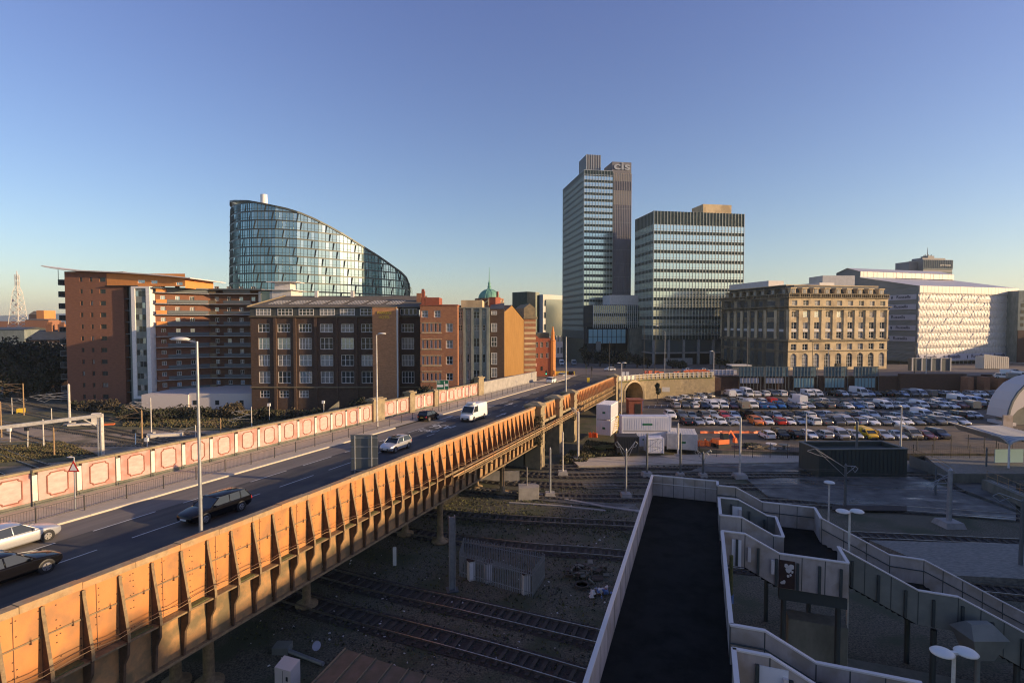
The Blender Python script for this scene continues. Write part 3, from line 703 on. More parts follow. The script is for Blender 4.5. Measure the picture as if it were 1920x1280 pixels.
mb = MB(); mb.box(25.2,27.2,-8,-6.5,1.2,9.6); part('stone_pylon', mb, 'concrete', T2)
# ---- curved sloping glass headquarters
CB = thing('curved_glass_building', 'curved glass office building whose roof slopes down to the right in a long curve', 'office building', (-90,300,0))
plan_px = [(452,330),(441,312),(435.5,298),(436,289),(442,283),(455,278),(480,275),(520,275),(560,279),(600,286),(640,294),(680,303),(715,313),(740,322),(755,330),(763,338),(766.5,347),(764,360)]
plan = []
for a, b in zip(plan_px, plan_px[1:]):
    for i in range(6): t = i/6; plan.append((a[0]+(b[0]-a[0])*t, a[1]+(b[1]-a[1])*t))
plan.append(plan_px[-1])
prof = [(430,381),(445,379.5),(470,380),(500,385.5),(540,394),(566,402),(590,412),(620,427),(650,444),(680,463),(710,482),(735,500),(750,511),(760,521),(765,534),(768,556)]
def topy(x):
    for (a, ya), (b, yb) in zip(prof, prof[1:]):
        if x <= b: return ya+(yb-ya)*(x-a)/(b-a)
    return prof[-1][1]
P = []
for (px, Y) in plan:
    X = (px-960)/1000*Y; P.append((X, Y, min(87.6, ZC+(603-topy(px))/1000*Y)))
cen = Vector((-95, 325))
def flare(i, z):
    X, Y, zt_ = P[i]; d = Vector((X, Y))-cen; d.normalize(); k = (75-z)*.028
    return (X+d.x*k, Y+d.y*k)
FH = 4.52
for fnum in range(18):
    za = 3+fnum*FH; zb = za+FH; g = MB(); sp = MB(); dk = MB(); off = fnum*2.5+40
    acc = 0
    for i in range(len(P)-1):
        acc += math.hypot(P[i+1][0]-P[i][0], P[i+1][1]-P[i][1])
        t0, t1 = min(zb-.75, P[i][2]), min(zb-.75, P[i+1][2])
        if t0 <= za+.1 and t1 <= za+.1: continue
        t0 = max(t0, za+.05); t1 = max(t1, za+.05)
        a0 = flare(i, za); a1 = flare(i+1, za); b0 = flare(i, t0); b1 = flare(i+1, t1)
        g.cur = 1 if ((int((acc+off)/1.4)*7+fnum*3) % 5 == 0) else 0
        g.quad((*a0,za),(*a1,za),(*b1,t1),(*b0,t0))
        # floor edge
        u0, u1 = min(zb, P[i][2]), min(zb, P[i+1][2])
        if u0 > t0 or u1 > t1:
            c0 = flare(i, u0); c1 = flare(i+1, u1); sp.quad((*b0,t0),(*b1,t1),(*c1,max(u1,t1)),(*c0,max(u0,t0)))
        dd = Vector((P[i][0], P[i][1]))-cen; dd.normalize()
        pa = Vector((a0[0]+dd.x*.12, a0[1]+dd.y*.12, za)); pb = Vector((b0[0]+dd.x*.12, b0[1]+dd.y*.12, t0))
        k0 = int((acc+off)/12.2); k1 = int((acc+off-math.hypot(P[i+1][0]-P[i][0], P[i+1][1]-P[i][1]))/12.2)
        dk.cur = 0
        if k0 != k1 and t0-za > .5: dk.bar(pa, pb+Vector((.7,0,0)), .6, .3, (0,1,0))
        elif t0-za > .3: dk.bar(pa, pb, .13, .2, (0,1,0))
        if t0-za > .6: dk.bar((pa.x,pa.y,za+1.05), (a1[0]+dd.x*.1,a1[1]+dd.y*.1,za+1.05), .10, .10)
    if g.v:
        part('floor_glazing', g, ['aglass','aglassp'], CB, world=True); part('floor_edge', sp, 'aframe', CB, world=True) if sp.v else None
        part('glazing_bars', dk, 'aframe', CB, world=True)
mb = MB()
for i in range(len(P)-1): a = flare(i, P[i][2]); b = flare(i+1, P[i+1][2]); mb.bar((*a,P[i][2]+.2),(*b,P[i+1][2]+.2),1.0,.9)
part('roof_edge', mb, 'aframe', CB, world=True)
mb = MB(); back = [(p[0]*.96+ -95*.04, p[1]+22, p[2]-2) for p in P]
for i in range(len(P)-1): mb.quad(P[i], P[i+1], back[i+1], back[i])
mb.poly([(p[0],p[1],3) for p in P]); part('roof', mb, 'aglassp', CB, world=True)
mb = MB(); inner = [(p[0]*.93-95*.07, p[1]+8, p[2]-6) for p in P[14:-14]]
for a, b in zip(inner, inner[1:]): mb.quad((a[0],a[1],3),(b[0],b[1],3),b,a)
part('inner_wall', mb, 'cglassd', CB, world=True)
c = DP(495,387,284); mb = MB(); mb.lathe([(1.5,-2),(1.35,6.2)], (c.x,c.y,c.z), 12, 1.3, 1); part('roof_flue', mb, 'white', CB, world=True)
# ---- stone office building with mansard
SB_A = math.atan2(.208,.978)
ST = bldg('stone_building', 'buff stone office building with arched ground floor windows and a mansard roof', (103.6,200,4.2), SB_A)
WS, LS = 44.7, 42.6
def zz(y): return 23+(603-y)*.2-4.2
def stone_face(F, W, cols, wds, lit):
    z = [(.6,zz(664)),(zz(657),zz(645)),(zz(635),zz(622)),(zz(617),zz(603)),(zz(597),zz(584)),(zz(572.5),zz(563))]
    z = [(zz(690),zz(663)),(zz(656.5),zz(645)),(zz(635),zz(622.5)),(zz(616.5),zz(604)),(zz(594.5),zz(583.5)),(zz(572.2),zz(562.8))]
    ops = []
    for cx, wd in zip(cols, wds):
        for k, (a, b) in enumerate(z):
            ww = wd*(1.12 if k == 0 else 1)
            ops.append((cx-ww/2, cx+ww/2, a, b))
    mb = MB(F); facade(mb, W, 0, zz(558), ops, .45); part('wall', mb, 'buff', ST)
    for n_, (a, b, c, d) in enumerate(ops):
        k = n_ % 6
        wide = (b-a) > 3.2
        if k == 0: window(ST, F, a, c, b-a, d-c, 3 if not wide else 5, 4, .42, 'frame', RN.choice(['pane','pane','panec']), .10, True)
        else: window(ST, F, a, c, b-a, d-c, 2 if not wide else 4, 2, .40, 'frame', RN.choice(['pane','panec','panec','pane']) if k != 4 or RN.random() > .25 else 'paneb', .09)
    if True:        # arch spandrels that turn the rectangular openings into arches
        mb = MB(F)
        for (a, b, c, d) in ops[0::6]:
            r = (b-a)/2; cx = (a+b)/2; N = 8
            for sgn in (-1, 1):
                pts = [(cx+sgn*r, d)]+[(cx+sgn*r*math.cos(PI/2*i/N), d-r+r*math.sin(PI/2*i/N)) for i in range(N+1)]
                mb.poly([(x,.02,z_) for x, z_ in pts]); mb.poly([(x,.42,z_) for x, z_ in pts])
                for p, q in zip(pts[1:], pts[2:]): mb.quad((p[0],.02,p[1]),(q[0],.02,q[1]),(q[0],.42,q[1]),(p[0],.42,p[1]))
        part('arch_heads', mb, 'buff', ST)
    mb = MB(F)
    for cx, wd in zip(cols, wds):
        mb.box(cx-wd/2, cx+wd/2, -.02, .25, zz(622), zz(617.3))
    part('spandrel_panel', mb, 'offwhite', ST)
    mb = MB(F)                                           # giant pilasters between the bays
    edges = [0]+[(a+b)/2 for a, b in zip(cols, cols[1:])]+[W]
    for e in edges: x0 = max(0, e-.75); x1 = min(W, e+.75); mb.box(x0, x1, -.35, -.002, zz(636), zz(581)); mb.box(x0-.12 if x0 > 0 else 0, min(W, x1+.12), -.48, -.351, zz(583), zz(581))
    part('pilasters', mb, 'buff', ST)
    mb = MB(F); mb.box(-.9 if not lit else -.9,W+.9,-1.0,-.003,zz(575.5),zz(573.6)); mb.box(-.3,W+.3,-.45,-.003,zz(581),zz(579.3)); part('cornice', mb, 'buffdk', ST)
    mb = MB(F); mb.box(-.35,W+.35,-.6,-.004,zz(640),zz(637)); mb.box(-.2,W+.2,-.3,-.004,zz(659.5),zz(658)); part('string_course', mb, 'buffdk', ST)
    mb = MB(F); mb.box(-.3,W+.3,-.5,.3,zz(558),zz(556.5)); mb.box(-.3,W+.3,-.4,.2,zz(551),zz(549.5))
    n = int(W/.9)
    for i in range(n+1):
        x = W*i/n; wdd = .5 if i % 5 == 0 else .18
        mb.box(x-wdd/2, x+wdd/2, -.35, .15, zz(556.5), zz(551))
    part('balustrade', mb, 'buffdk', ST)
    mb = MB(F); mb.quad((0,1.2,zz(558)),(W,1.2,zz(558)),(W-1.5,3.4,zz(534)),(1.5,3.4,zz(534))); part('mansard', mb, 'slatedk', ST)
    for cx, wd in zip(cols, wds):
        m3 = MB(F); m3.box(cx-1.1, cx+1.1, .8, 3.5, zz(556), zz(540.5)); m3.box(cx-1.35, cx+1.35, .4, 3.6, zz(540.5), zz(538.5)); d_ = part('dormer', m3, 'buff' if lit else 'buffdk', ST)  # dormers of the unlit face get darker stone, shade as colour
        m4 = MB(F); m4.box(cx-.65, cx+.65, .72, .79, zz(551.5), zz(541.8)); q = part('dormer_window', m4, 'panec', ST); q.parent = d_
bw = WS/9
stone_face(I4, WS, [bw*(i+.5) for i in range(9)], [2.35]*9, True)
FLs = face_left(LS)
stone_face(FLs, LS, [3.5+4.6*i for i in range(5)]+[26.8,32.8,38.9], [2.1]*5+[2.2,4.3,2.3], False)
mb = MB(); mb.box(.45,WS-.2,.45,LS-.3,0,zz(558)); shell(mb, WS, LS, 0, zz(558), front=False, top=True); mb.box(2.5,WS-2.5,3.5,LS-3,zz(558),zz(534)); part('rear_walls', mb, 'slatedk', ST)
mb = MB(); mb.box(1.3,WS-1.3,3.2,LS-2,zz(534),zz(532.6)); part('roof_edge', mb, 'buff', ST)
mb = MB(); mb.box(2,9,14,40,zz(534),zz(521)); mb.box(24,31,12,24,zz(534),zz(524)); part('roof_plant', mb, 'offwhite', ST)
mb = MB(); mb.box(bw*4.5-1.1,bw*4.5+1.1,-.3,.5,0,zz(683)); part('entrance', mb, 'dark', ST)
# ---- building wrapped in scaffold sheeting
WA = math.atan2(.299,.954)
WR = bldg('wrapped_building', 'large building wrapped in white scaffold sheeting under a temporary stepped roof', (190,250,3.2), WA)
WW, WL = 68.7, 74; zb_, ze = .8, 39.8-3.2
def wrap_face():
    r = random.Random(8); nx, nz = 150, 76; mb = MB(); v = []
    def hgt(x, z):
        lift = 3.6; q = (z/lift) % 1; k = int(z/lift)
        d = .30*math.sin(PI*q)**.7                                    # bellies between the lifts
        xm = (x+k*3.8) % 11.2
        d += .26*max(0, 1-abs(xm-(1.2+q*3.2))/.45)*(1 if (k*3+int((x+k*3.8)/11.2)) % 4 else 0)                     # diagonal folds over the braces
        d += .12*max(0, 1-abs((x % 2.3)-1.1)/.25)
        return -d+r.uniform(-.05,.05)+.08*math.sin(x*2.9+k*2)*math.sin(z*1.7)
    for j in range(nz+1):
        for i in range(nx+1):
            x = WW*i/nx; z = zb_+(33.2-zb_)*j/nz; e = .0 if i in (0, nx) else 1
            v.append((x, hgt(x, z)*e, z))
    f = [(j*(nx+1)+i, j*(nx+1)+i+1, (j+1)*(nx+1)+i+1, (j+1)*(nx+1)+i) for j in range(nz) for i in range(nx)]
    mb.add(v, f); part('front_sheeting', mb, 'wrap', WR)
wrap_face()
mb = MB()
for i in range(28): x = WW*i/28; mb.box(x+.06, x+WW/28-.06, -.55, -.2, 33.3, ze)
mb.box(0,WW,-.19,0,33.2,ze); part('eaves_sheeting', mb, 'wrap', WR)
FW = face_left(WL)
r8 = random.Random(4)
mb = MB(FW); nx, nz = 60, 50; v = []
for j in range(nz+1):
    for i in range(nx+1): v.append((WL*i/nx, -.3*abs(math.sin(j*.9))*r8.uniform(.2,1), zb_+(ze-.1-zb_)*j/nz))
mb.add(v, [(j*(nx+1)+i, j*(nx+1)+i+1, (j+1)*(nx+1)+i+1, (j+1)*(nx+1)+i) for j in range(nz) for i in range(nx)]); part('side_netting', mb, 'wrapdk', WR)
def banner(F, x0, x1, z, h, words, rep):
    mb = MB(F); mb.box(x0, x1, -.62, -.5, z, z+h); b_ = part('banner', mb, 'banner', WR)
    for x in rep:
        o = obj('banner_lettering', text_mesh('Russells', h*.78, 'ink', .01, True, 1.12), b_, F @ tr(x, -.66, z+h*.56))
        m5 = MB(F); m5.lathe([(0,0)], n=3) if False else None
        q = [(x-h*2.05-.95,z+h*.85),(x-h*2.05-.5,z+h*.62),(x-h*2.05,z+h*.9),(x-h*2.05-.1,z+h*.35),(x-h*2.05-.5,z+h*.12),(x-h*2.05-.85,z+h*.35)]
        m5.poly([(a,-.65,c) for a, c in q]); part('banner_emblem', m5, 'ink', b_)
for k, zk in enumerate((30.2, 25.6, 20.6, 15.6, 10.4)):
    banner(FW, WL-(15 if k % 2 else 14), WL-.5, zk, 2.5, '', [WL-6.5-(k % 3)*1.2])
banner(I4, .8, WW-1.5, 1.3, 3.1, '', [8,24,40,56])
mb = MB()                                                # stepped temporary roof, running along the long side
pr = [(0,ze),(30,46-3.2),(30,49.2-3.2),(37,51.5-3.2),(44,49.2-3.2),(44,46-3.2),(74,ze)]
for k, ((y0, a), (y1, b)) in enumerate(zip(pr, pr[1:])):
    if k in (0, 2, 3, 5): mb.quad((-.6,y0,a),(WW+.6,y0,a),(WW+.6,y1,b),(-.6,y1,b))
part('temporary_roof', mb, 'wraproof', WR)
mb = MB()
for i in range(30):
    x = WW*i/30; mb.box(x+.08, x+WW/30-.04, 29.7-(i % 3)*.06, 30.1, 46.3-3.2, 49.1-3.2)
part('clerestory_sheeting', mb, 'wrap', WR)
mb = MB()
for x in (0, WW): mb = MB(); mb.poly([(x,y,z) for y, z in pr]+[(x,74,20),(x,0,20)]); part('gable_sheeting', mb, 'wrapdk', WR)
mb = MB(); mb.quad((WW,0,0),(WW,74,0),(WW,74,ze),(WW,0,ze)); mb.quad((0,74,0),(WW,74,0),(WW,74,ze),(0,74,ze)); part('rear_sheeting', mb, 'wrapdk', WR)
mb = MB()
for i in range(24): x = .5+i*2.9; mb.tube((x,.5,-1.5),(x,.5,.9),.07,n=5); mb.tube((x,2.5,-1.5),(x,2.5,.9),.07,n=5)
part('scaffold_legs', mb, 'galv', WR)
mb = MB(); mb.box(0,WW,3,8,-1.2,.7); part('shopfront', mb, 'dark', WR)
# ---- brick hotel (left-centre)
HZ = 137.0; hx0 = DP(470,640,HZ).x
HT = bldg('brick_hotel', 'long dark brick hotel with white windows and rooflights in its sloping roof', (hx0,HZ,0), 0)
def hx(px): return (px-960)/1000*HZ-hx0
def hz(y): return ZC+(603-y)/1000*HZ
HW = hx(788)
cols = [494.5,532,572,612,651,689]; rows = [(684,709+9.5),(663-8,686),(633,655),(606,623.5)]
ops = []; meta = []
rowz = [(hz(718.5),hz(696)),(hz(686),hz(665)),(hz(655),hz(633)),(hz(623),hz(607))]
for r_, (a, b) in enumerate(rowz):
    for c_, cx in enumerate(cols):
        wd = 2.9 if c_ == 0 else 3.3; ops.append((hx(cx)-wd/2, hx(cx)+wd/2, a, b)); meta.append((4 if RN.random() < .3 else 3, 2))
    ops.append((hx(764.5)-1.6, hx(764.5)+1.6, a, b)); meta.append((4,2))
for cx in (494.5,531,568): ops.append((hx(cx)-1.25, hx(cx)+1.25, hz(746), hz(732))); meta.append((3,2))
mb = MB(); facade(mb, HW, 0, hz(592), ops, .3); shell(mb, HW, 22, 0, hz(592), front=False); part('wall', mb, 'brick', HT)
for (a, b, c, d), (nx, ny) in zip(ops, meta): window(HT, I4, a, c, b-a, d-c, nx, ny, .28, 'frame', RN.choice(['pane','panec','pane','panec','paneb']), .13)
mb = MB()
for x in (hx(516),hx(553),hx(592),hx(631),hx(668)): mb.box(x-.35, x+.35, -.35, -.002, 0, hz(596))
part('brick_piers', mb, 'brick', HT)
mb = MB(); mb.box(-.2,HW+.2,-.5,.1,hz(594),hz(592.5)); mb.box(-.1,HW,-.4,-.002,hz(727),hz(725)); part('string_course', mb, 'buffdk', HT)
mb = MB(); mb.box(0,hx(703),-.1,.6,hz(592.4),hz(576)); ATT = part('attic_wall', mb, 'slatedk', HT)
for cx in (495,535.5,575,614.5,652,690): window(HT, I4, hx(cx)-1.9, hz(591.5), 3.8, 1.85, 4, 2, -.11, 'frame', RN.choice(['pane','panec']), .13, name='attic_window')
mb = MB(); zt_ = hz(575.5); zr_ = hz(551)
mb.add([(-.6,-.5,zt_),(HW,-.5,zt_),(HW,11,zr_),(4.5,11,zr_),(-.6,22,zt_),(HW,22,zt_)], [(0,1,2,3),(3,2,5,4),(0,3,4),(1,5,2)]); part('roof', mb, 'slate', HT)
mb = MB(); mb.bar((-.6,-.5,zt_+.1),(4.5,11,zr_+.1),.4,.3); mb.box(-.7,HW,-.70,-.52,zt_-.10,zt_+.03); part('roof_flashing', mb, 'buffdk', HT)
sl_ = (zr_-zt_)/11.5
for i, cx in enumerate((509,548.5,586,622.5,660,697,733)):
    x = hx(cx); m_ = MB(); 
    for q in range(5): xx = x-1.6+q*.8; m_.bar((xx,2.1,zt_+2.6*sl_+.08),(xx+1.2,5.6,zt_+6.1*sl_+.08),.10,.03)
    for (y_, o_) in ((2.1,0),(5.6,1.2)): m_.bar((x-1.65+o_,y_,zt_+(y_+.5)*sl_+.08),(x+1.65+o_,y_,zt_+(y_+.5)*sl_+.08),.12,.03)
    f_ = part('rooflight', m_, 'frame', HT)
    m_ = MB(); m_.quad((x-1.6,2.1,zt_+2.6*sl_+.06),(x+1.6,2.1,zt_+2.6*sl_+.06),(x+2.8,5.6,zt_+6.1*sl_+.06),(x-.4,5.6,zt_+6.1*sl_+.06)); part('pane', m_, 'rlpane', f_)
for cx in (568,640): mb = MB(); mb.box(hx(cx)-.4,hx(cx)+.4,9.5,10.5,zr_-1.5,zr_+1.3); part('chimney', mb, 'offwhite', HT)
TX0, TX1 = hx(704.5), hx(748.5)
mb = MB(); mb.box(TX0,TX1,-3.2,2,0,hz(577)); part('stair_tower', mb, 'brick3', HT)  # brighter brick on this tower only, sunlight put into the colour
mb = MB(); mb.box(TX1+.01,TX1+.35,-3.25,-2.6,0,hz(579)); part('drainpipe', mb, 'mullw', HT)
mb = MB(); mb.box(TX0-.1,TX1+.1,-3.3,2.1,hz(577),hz(575.5)); part('tower_coping', mb, 'buffdk', HT)
o = obj('sign_lettering', text_mesh('PARKERS', .95, 'gold', .05, True, .95), HT, tr((TX0+TX1)/2, -3.27, hz(587)))
o = obj('sign_lettering', text_mesh('HOTEL', .95, 'gold', .05, True, .95), HT, tr((TX0+TX1)/2, -3.27, hz(595)))
mb = MB(); mb.box(TX1+.6,HW-.3,-.12,.0,hz(592),hz(577)); part('attic_wall', mb, 'slatedk', HT)
for i in range(4): window(HT, I4, hx(754+i*8)-.35, hz(590), 1.0, 1.6, 1, 1, -.14, 'frame', 'pane', .09, name='attic_window')
for k in range(2):
    mb = MB(); c = (hx(780)+k*1.5, 5, hz(575)); mb.box(c[0]-.6,c[0]+.6,4.4,5.6,hz(580),hz(548 if k == 0 else 556)); part('chimney', mb, 'brick2', HT)
# ---- brick annexe right of the hotel
AX = DP(788,640,131); AN = bldg('brick_annexe', 'narrow orange brown brick block with slit windows beside the hotel', (AX.x,131,0), 0)
def ax(px): return (px-788)/1000*131
def az(y): return ZC+(603-y)/1000*131
AW = ax(858); ops = []; meta = []
for (a, b) in ((595,582),):
    for cx in (796.5,820): ops.append((ax(cx)-.8,ax(cx)+.8,az(a),az(b))); meta.append((2,2))
for (a, b) in ((622,606),(653,637.5),(683.5,667.5),(713.5,699.5)):
    for i in range(5): cx = 793+i*7.9; ops.append((ax(cx)-.27,ax(cx)+.27,az(a),az(b))); meta.append((1,1))
    ops.append((ax(842.5)-.85,ax(842.5)+.85,az(a),az(b))); meta.append((2,2))
mb = MB(); facade(mb, AW, 0, az(573), ops, .3); shell(mb, AW, 20, 0, az(573), front=False); part('wall', mb, 'brick2', AN)
for (a, b, c, d), (nx, ny) in zip(ops, meta): window(AN, I4, a, c, b-a, d-c, nx, ny, .28, 'frame', RN.choice(['pane','panec','pane']), .12)
mb = MB()
for a in (622,653,683.5,713.5): mb.box(ax(790.5),ax(828),-.1,-.002,az(a)-.35,az(a)-.08); mb.box(ax(790.5),ax(828),-.08,-.002,az(a-16.5),az(a-17.8))
part('stone_bands', mb, 'buff', AN)
mb = MB(); mb.box(-.1,AW+.1,-.15,20,az(573),az(571)); mb.box(1.0,4.4,2,8,az(571),az(557)); mb.box(0,.8,2,3,az(571),az(545)); mb.box(.05,.65,2.1,2.9,az(545),az(541)); part('parapet', mb, 'brickpub', AN)
# ---- grey rendered building
GX = DP(858,640,134); GB = bldg('grey_building', 'grey stained concrete building with tall dark windows behind the pink wall', (GX.x,134,0), 0)
def gx(px): return (px-858)/1000*134
def gz(y): return ZC+(603-y)/1000*134
GW = gx(918); ops = []
for (a, b) in ((597,584),(620,609),(650,634),(680,664),(711,694)):
    for cx, wd in ((863.5,1.0),(878,.7),(893.5,1.55),(907.5,.7)): ops.append((gx(cx)-wd/2*1.0,gx(cx)+wd/2,gz(a),gz(b)))
mb = MB(); facade(mb, GW, 0, gz(576), ops, .35); shell(mb, GW, 20, 0, gz(576), front=False); part('wall', mb, 'greystone', GB)
for (a, b, c, d) in ops: window(GB, I4, a, c, b-a, d-c, 2 if b-a > .9 else 1, 2, .33, 'mullion' if RN.random() < .7 else 'frame', RN.choice(['pane','pane','panec']), .09)
mb = MB()
for px in (870.5,885.5,901,914.5): mb.box(gx(px)-.28,gx(px)+.28,-.3,-.002,0,gz(578))
mb.box(-.1,GW+.1,-.35,.2,gz(578),gz(576)); part('pilasters', mb, 'greystone', GB)
mb = MB(); mb.box(gx(864),gx(904),1,14,gz(576),gz(562.5)); part('roof_block', mb, 'buff', GB)
mb = MB(); mb.box(GW+.02,gx(945),1.2,16,0,gz(579)); part('side_wing', mb, 'brick', GB)
for (a, b) in ((590,583),(622,606),(650,632),(684,662),(708,690)):
    window(GB, I4, gx(920.5), gz(a), 1.5, gz(b)-gz(a), 2, 2, 1.1, 'frame', RN.choice(['pane','panec']), .1)
mb = MB(); mb.quad((GW,1.1,gz(579)),(gx(945),1.1,gz(579)),(gx(945),7,gz(566)),(GW,7,gz(570))); part('wing_roof', mb, 'slatedk', GB)
# ---- mustard clad gable building
ga = DP(934.5,640,139); gb_ = DP(982,640,151.5); gang = math.atan2(gb_.y-ga.y, gb_.x-ga.x); gl_ = (gb_-ga).length
gang2 = gang
MG = bldg('gabled_building', 'tall blank mustard clad gable with a pointed roof beside the grey building', (ga.x,ga.y,0), gang)
ez0 = ZC+(603-594)/1000*139.0; ez1 = ZC+(603-600)/1000*151; apx = gl_*.50; apz = ZC+(603-572.5)/1000*145
mb = MB(); mb.add([(0,0,2),(gl_,0,2),(gl_,0,ez1),(apx,0,apz),(0,0,ez0),(0,14,2),(gl_,14,2),(gl_,14,ez1),(apx,14,apz),(0,14,ez0)], [(0,1,2,3,4),(6,5,9,8,7),(1,6,7,2),(5,0,4,9)]); part('wall', mb, 'mustard', MG)
mb = MB()
for i in range(34): x = .25+i*(gl_-.4)/33; h = ez0+(apz-ez0)*x/apx if x < apx else apz+(ez1-apz)*(x-apx)/(gl_-apx); mb.box(x-.05,x+.05,-.07,-.002,2,h-.1)
part('cladding_ribs', mb, 'mustard', MG)
mb = MB(); mb.quad((-.1,-.2,ez0),(apx,-.2,apz+.1),(apx,14,apz+.1),(-.1,14,ez0)); mb.quad((apx,-.2,apz+.1),(gl_+.1,-.2,ez1),(gl_+.1,14,ez1),(apx,14,apz+.1)); part('roof', mb, 'slate', MG)
mb = MB(); mb.box(apx-3.5,apx-.8,3,5,apz-3,apz+2.2); mb.box(apx-1.4,apx-1.0,3.5,4,apz+2.2,apz+3.8); part('chimney', mb, 'brickpub', MG)
# ---- banded building behind the gable, and the copper dome
bx = DP(983,640,156); BB = bldg('banded_building', 'narrow stone building with striped brick bands just right of the mustard gable', (bx.x,156,0), math.radians(12))
bwid = 22/1000*156
mb = MB(); shell(mb, bwid, 14, 2, 23.8)
for i in range(11): z = 7+i*1.55; mb.box(-.02,bwid+.02,-.12,-.002,z,z+.55)
part('wall', mb, 'buff', BB)
mb = MB()
for i in range(11): z = 7.62+i*1.55; mb.box(0,bwid,-.05,-.002,z,z+.85)
part('brick_bands', mb, 'brick2', BB)
mb = MB(); mb.box(-.3,bwid+.5,-.5,14,23.8,24.4); mb.box(0,bwid,.5,13,24.4,27); mb.add([(0,.5,27),(bwid,.5,27),(bwid/2,.5,28.3),(0,13,27),(bwid,13,27),(bwid/2,13,28.3)], [(0,1,2),(1,4,5,2),(3,0,2,5)]); part('roof', mb, 'buffdk', BB)
dc = DP(917.5,640,175); DM = thing('domed_building', 'brick rotunda with a green copper dome and tall finial', 'building', (dc.x,175,0))
def dz(y): return ZC+(603-y)/1000*175
mb = MB(); mb.lathe([(4.4,0),(4.4,dz(563)),(4.7,dz(562)),(4.7,dz(560))], (0,0,0), 12); part('drum', mb, 'brick2', DM)
mb = MB()
for i in range(12):
    an = 2*PI*i/12; mb.bar((4.5*math.cos(an),4.5*math.sin(an),dz(575)),(4.5*math.cos(an),4.5*math.sin(an),dz(562)),.5,.5); mb.bar((4.6*math.cos(an),4.6*math.sin(an),dz(575)),(4.6*math.cos(an+.52),4.6*math.sin(an+.52),dz(563)),.35,.35)
part('stone_tracery', mb, 'buff', DM)
mb = MB(); mb.lathe([(3.5*math.cos(a)+.02, dz(561)+3.25*math.sin(a)) for a in [PI/2*i/9 for i in range(10)]], (0,0,0), 24); part('dome', mb, 'copper', DM, smooth=True)
mb = MB()
for i in range(10):
    an = 2*PI*i/10; pts = [Vector((3.53*math.cos(a)*math.cos(an),3.53*math.cos(a)*math.sin(an),dz(561)+3.28*math.sin(a))) for a in [PI/2*j/7 for j in range(8)]]; mb.path(pts, .09, 4)
part('dome_ribs', mb, 'copper', DM)
z = dz(543); mb = MB(); mb.lathe([(.75,z),(.5,z+.6),(.6,z+1.0),(.35,z+1.4),(.45,z+2.0),(.2,z+2.6),(.12,z+3.2),(.06,dz(502))], (0,0,0), 10); part('finial', mb, 'copper', DM)
# ---- red brick public house with a turret
pz = 168; px_ = DP(1001,640,pz); PB = bldg('red_brick_pub', 'two storey red brick corner pub with a slim pointed turret lit by the sun', (px_.x,pz,0), math.radians(4))
pw_ = 31/1000*pz
def pbz(y): return ZC+(603-y)/1000*pz
ops = [(c-.45,c+.45,pbz(a),pbz(b)) for c in (.9,2.5,4.3) for a, b in ((671,662),(651,641))]
mb = MB(); facade(mb, pw_, 3, pbz(634), ops, .25); shell(mb, pw_, 12, 3, pbz(634), front=False); mb.add([(0,0,pbz(634)),(1.7,0,pbz(634)),(.85,0,pbz(629)),(0,.5,pbz(634)),(1.7,.5,pbz(634)),(.85,.5,pbz(629))], [(0,1,2),(1,4,5,2),(3,0,2,5)]); part('wall', mb, 'brickpub', PB)
for (a, b, c, d) in ops: window(PB, I4, a, c, b-a, d-c, 2, 2, .23, 'frame', 'pane', .08)
mb = MB(); mb.box(.2,pw_-.2,1,11,pbz(634),pbz(624)); part('roof', mb, 'slatedk', PB)
mb = MB(); mb.box(.15,.95,-.08,-.002,pbz(687),pbz(681)); part('poster', mb, 'pinkpale', PB)
mb = MB(); mb.box(2.2,2.8,-.05,-.002,pbz(695),pbz(687)); part('door', mb, 'dark', PB)
mb = MB(); mb.lathe([(.85,3),(.85,pbz(640)),(1.0,pbz(639)),(.6,pbz(636)),(.45,pbz(626)),(.55,pbz(625)),(.12,pbz(612))], (pw_+.9,.4,0), 8); part('turret', mb, 'orangeren', PB)
# ---- apartment block, far left
AZ = 149.0; a0 = DP(124.5,640,AZ); AP = bldg('apartment_block', 'tall red brick apartment block with an upswept roof and long access balconies', (a0.x,AZ,0), 0)
def qx(px): return (px-124.5)/1000*AZ
def qz(y): return ZC+(603-y)/1000*AZ
W1 = qx(234); ops = []; meta = []
ys = [524.5+21.95*i for i in range(11)]
for y in ys:
    for cx, wd in ((155.2,.75),(174,.75),(195,1.7)): ops.append((qx(cx+(y-640)*.0)-wd/2,qx(cx)+wd/2,qz(y+4.2),qz(y-4.2))); meta.append(1 if wd < 1 else 2)
mb = MB(); facade(mb, W1, 0, qz(509.5), ops, .3); shell(mb, W1, 16, 0, qz(509.5), front=False); part('brick_wing', mb, 'brickapt', AP)
for (a, b, c, d), n_ in zip(ops, meta): window(AP, I4, a, c, b-a, d-c, n_, 1, .28, 'ironrail', RN.choice(['pane','pane','pane','panec']), .09)
mb = MB()                                               # upswept roof: thin curved slab, thrown up at the left
pts = [(-5.1,qz(500.8)),(-4,qz(502.6)),(-2,qz(505)),(0,qz(507)),(4,qz(509.2)),(9,qz(510.5)),(16,qz(512.5)),(24,qz(516)),(31,qz(520)),(35.8,qz(523.3))]
for (x0, z0), (x1, z1) in zip(pts, pts[1:]): mb.hexa([(x0,-1.4,z0),(x1,-1.4,z1),(x1,17,z1),(x0,17,z0),(x0,-1.4,z0+.28),(x1,-1.4,z1+.28),(x1,17,z1+.28),(x0,17,z0+.28)])
part('upswept_roof', mb, 'offwhite', AP)
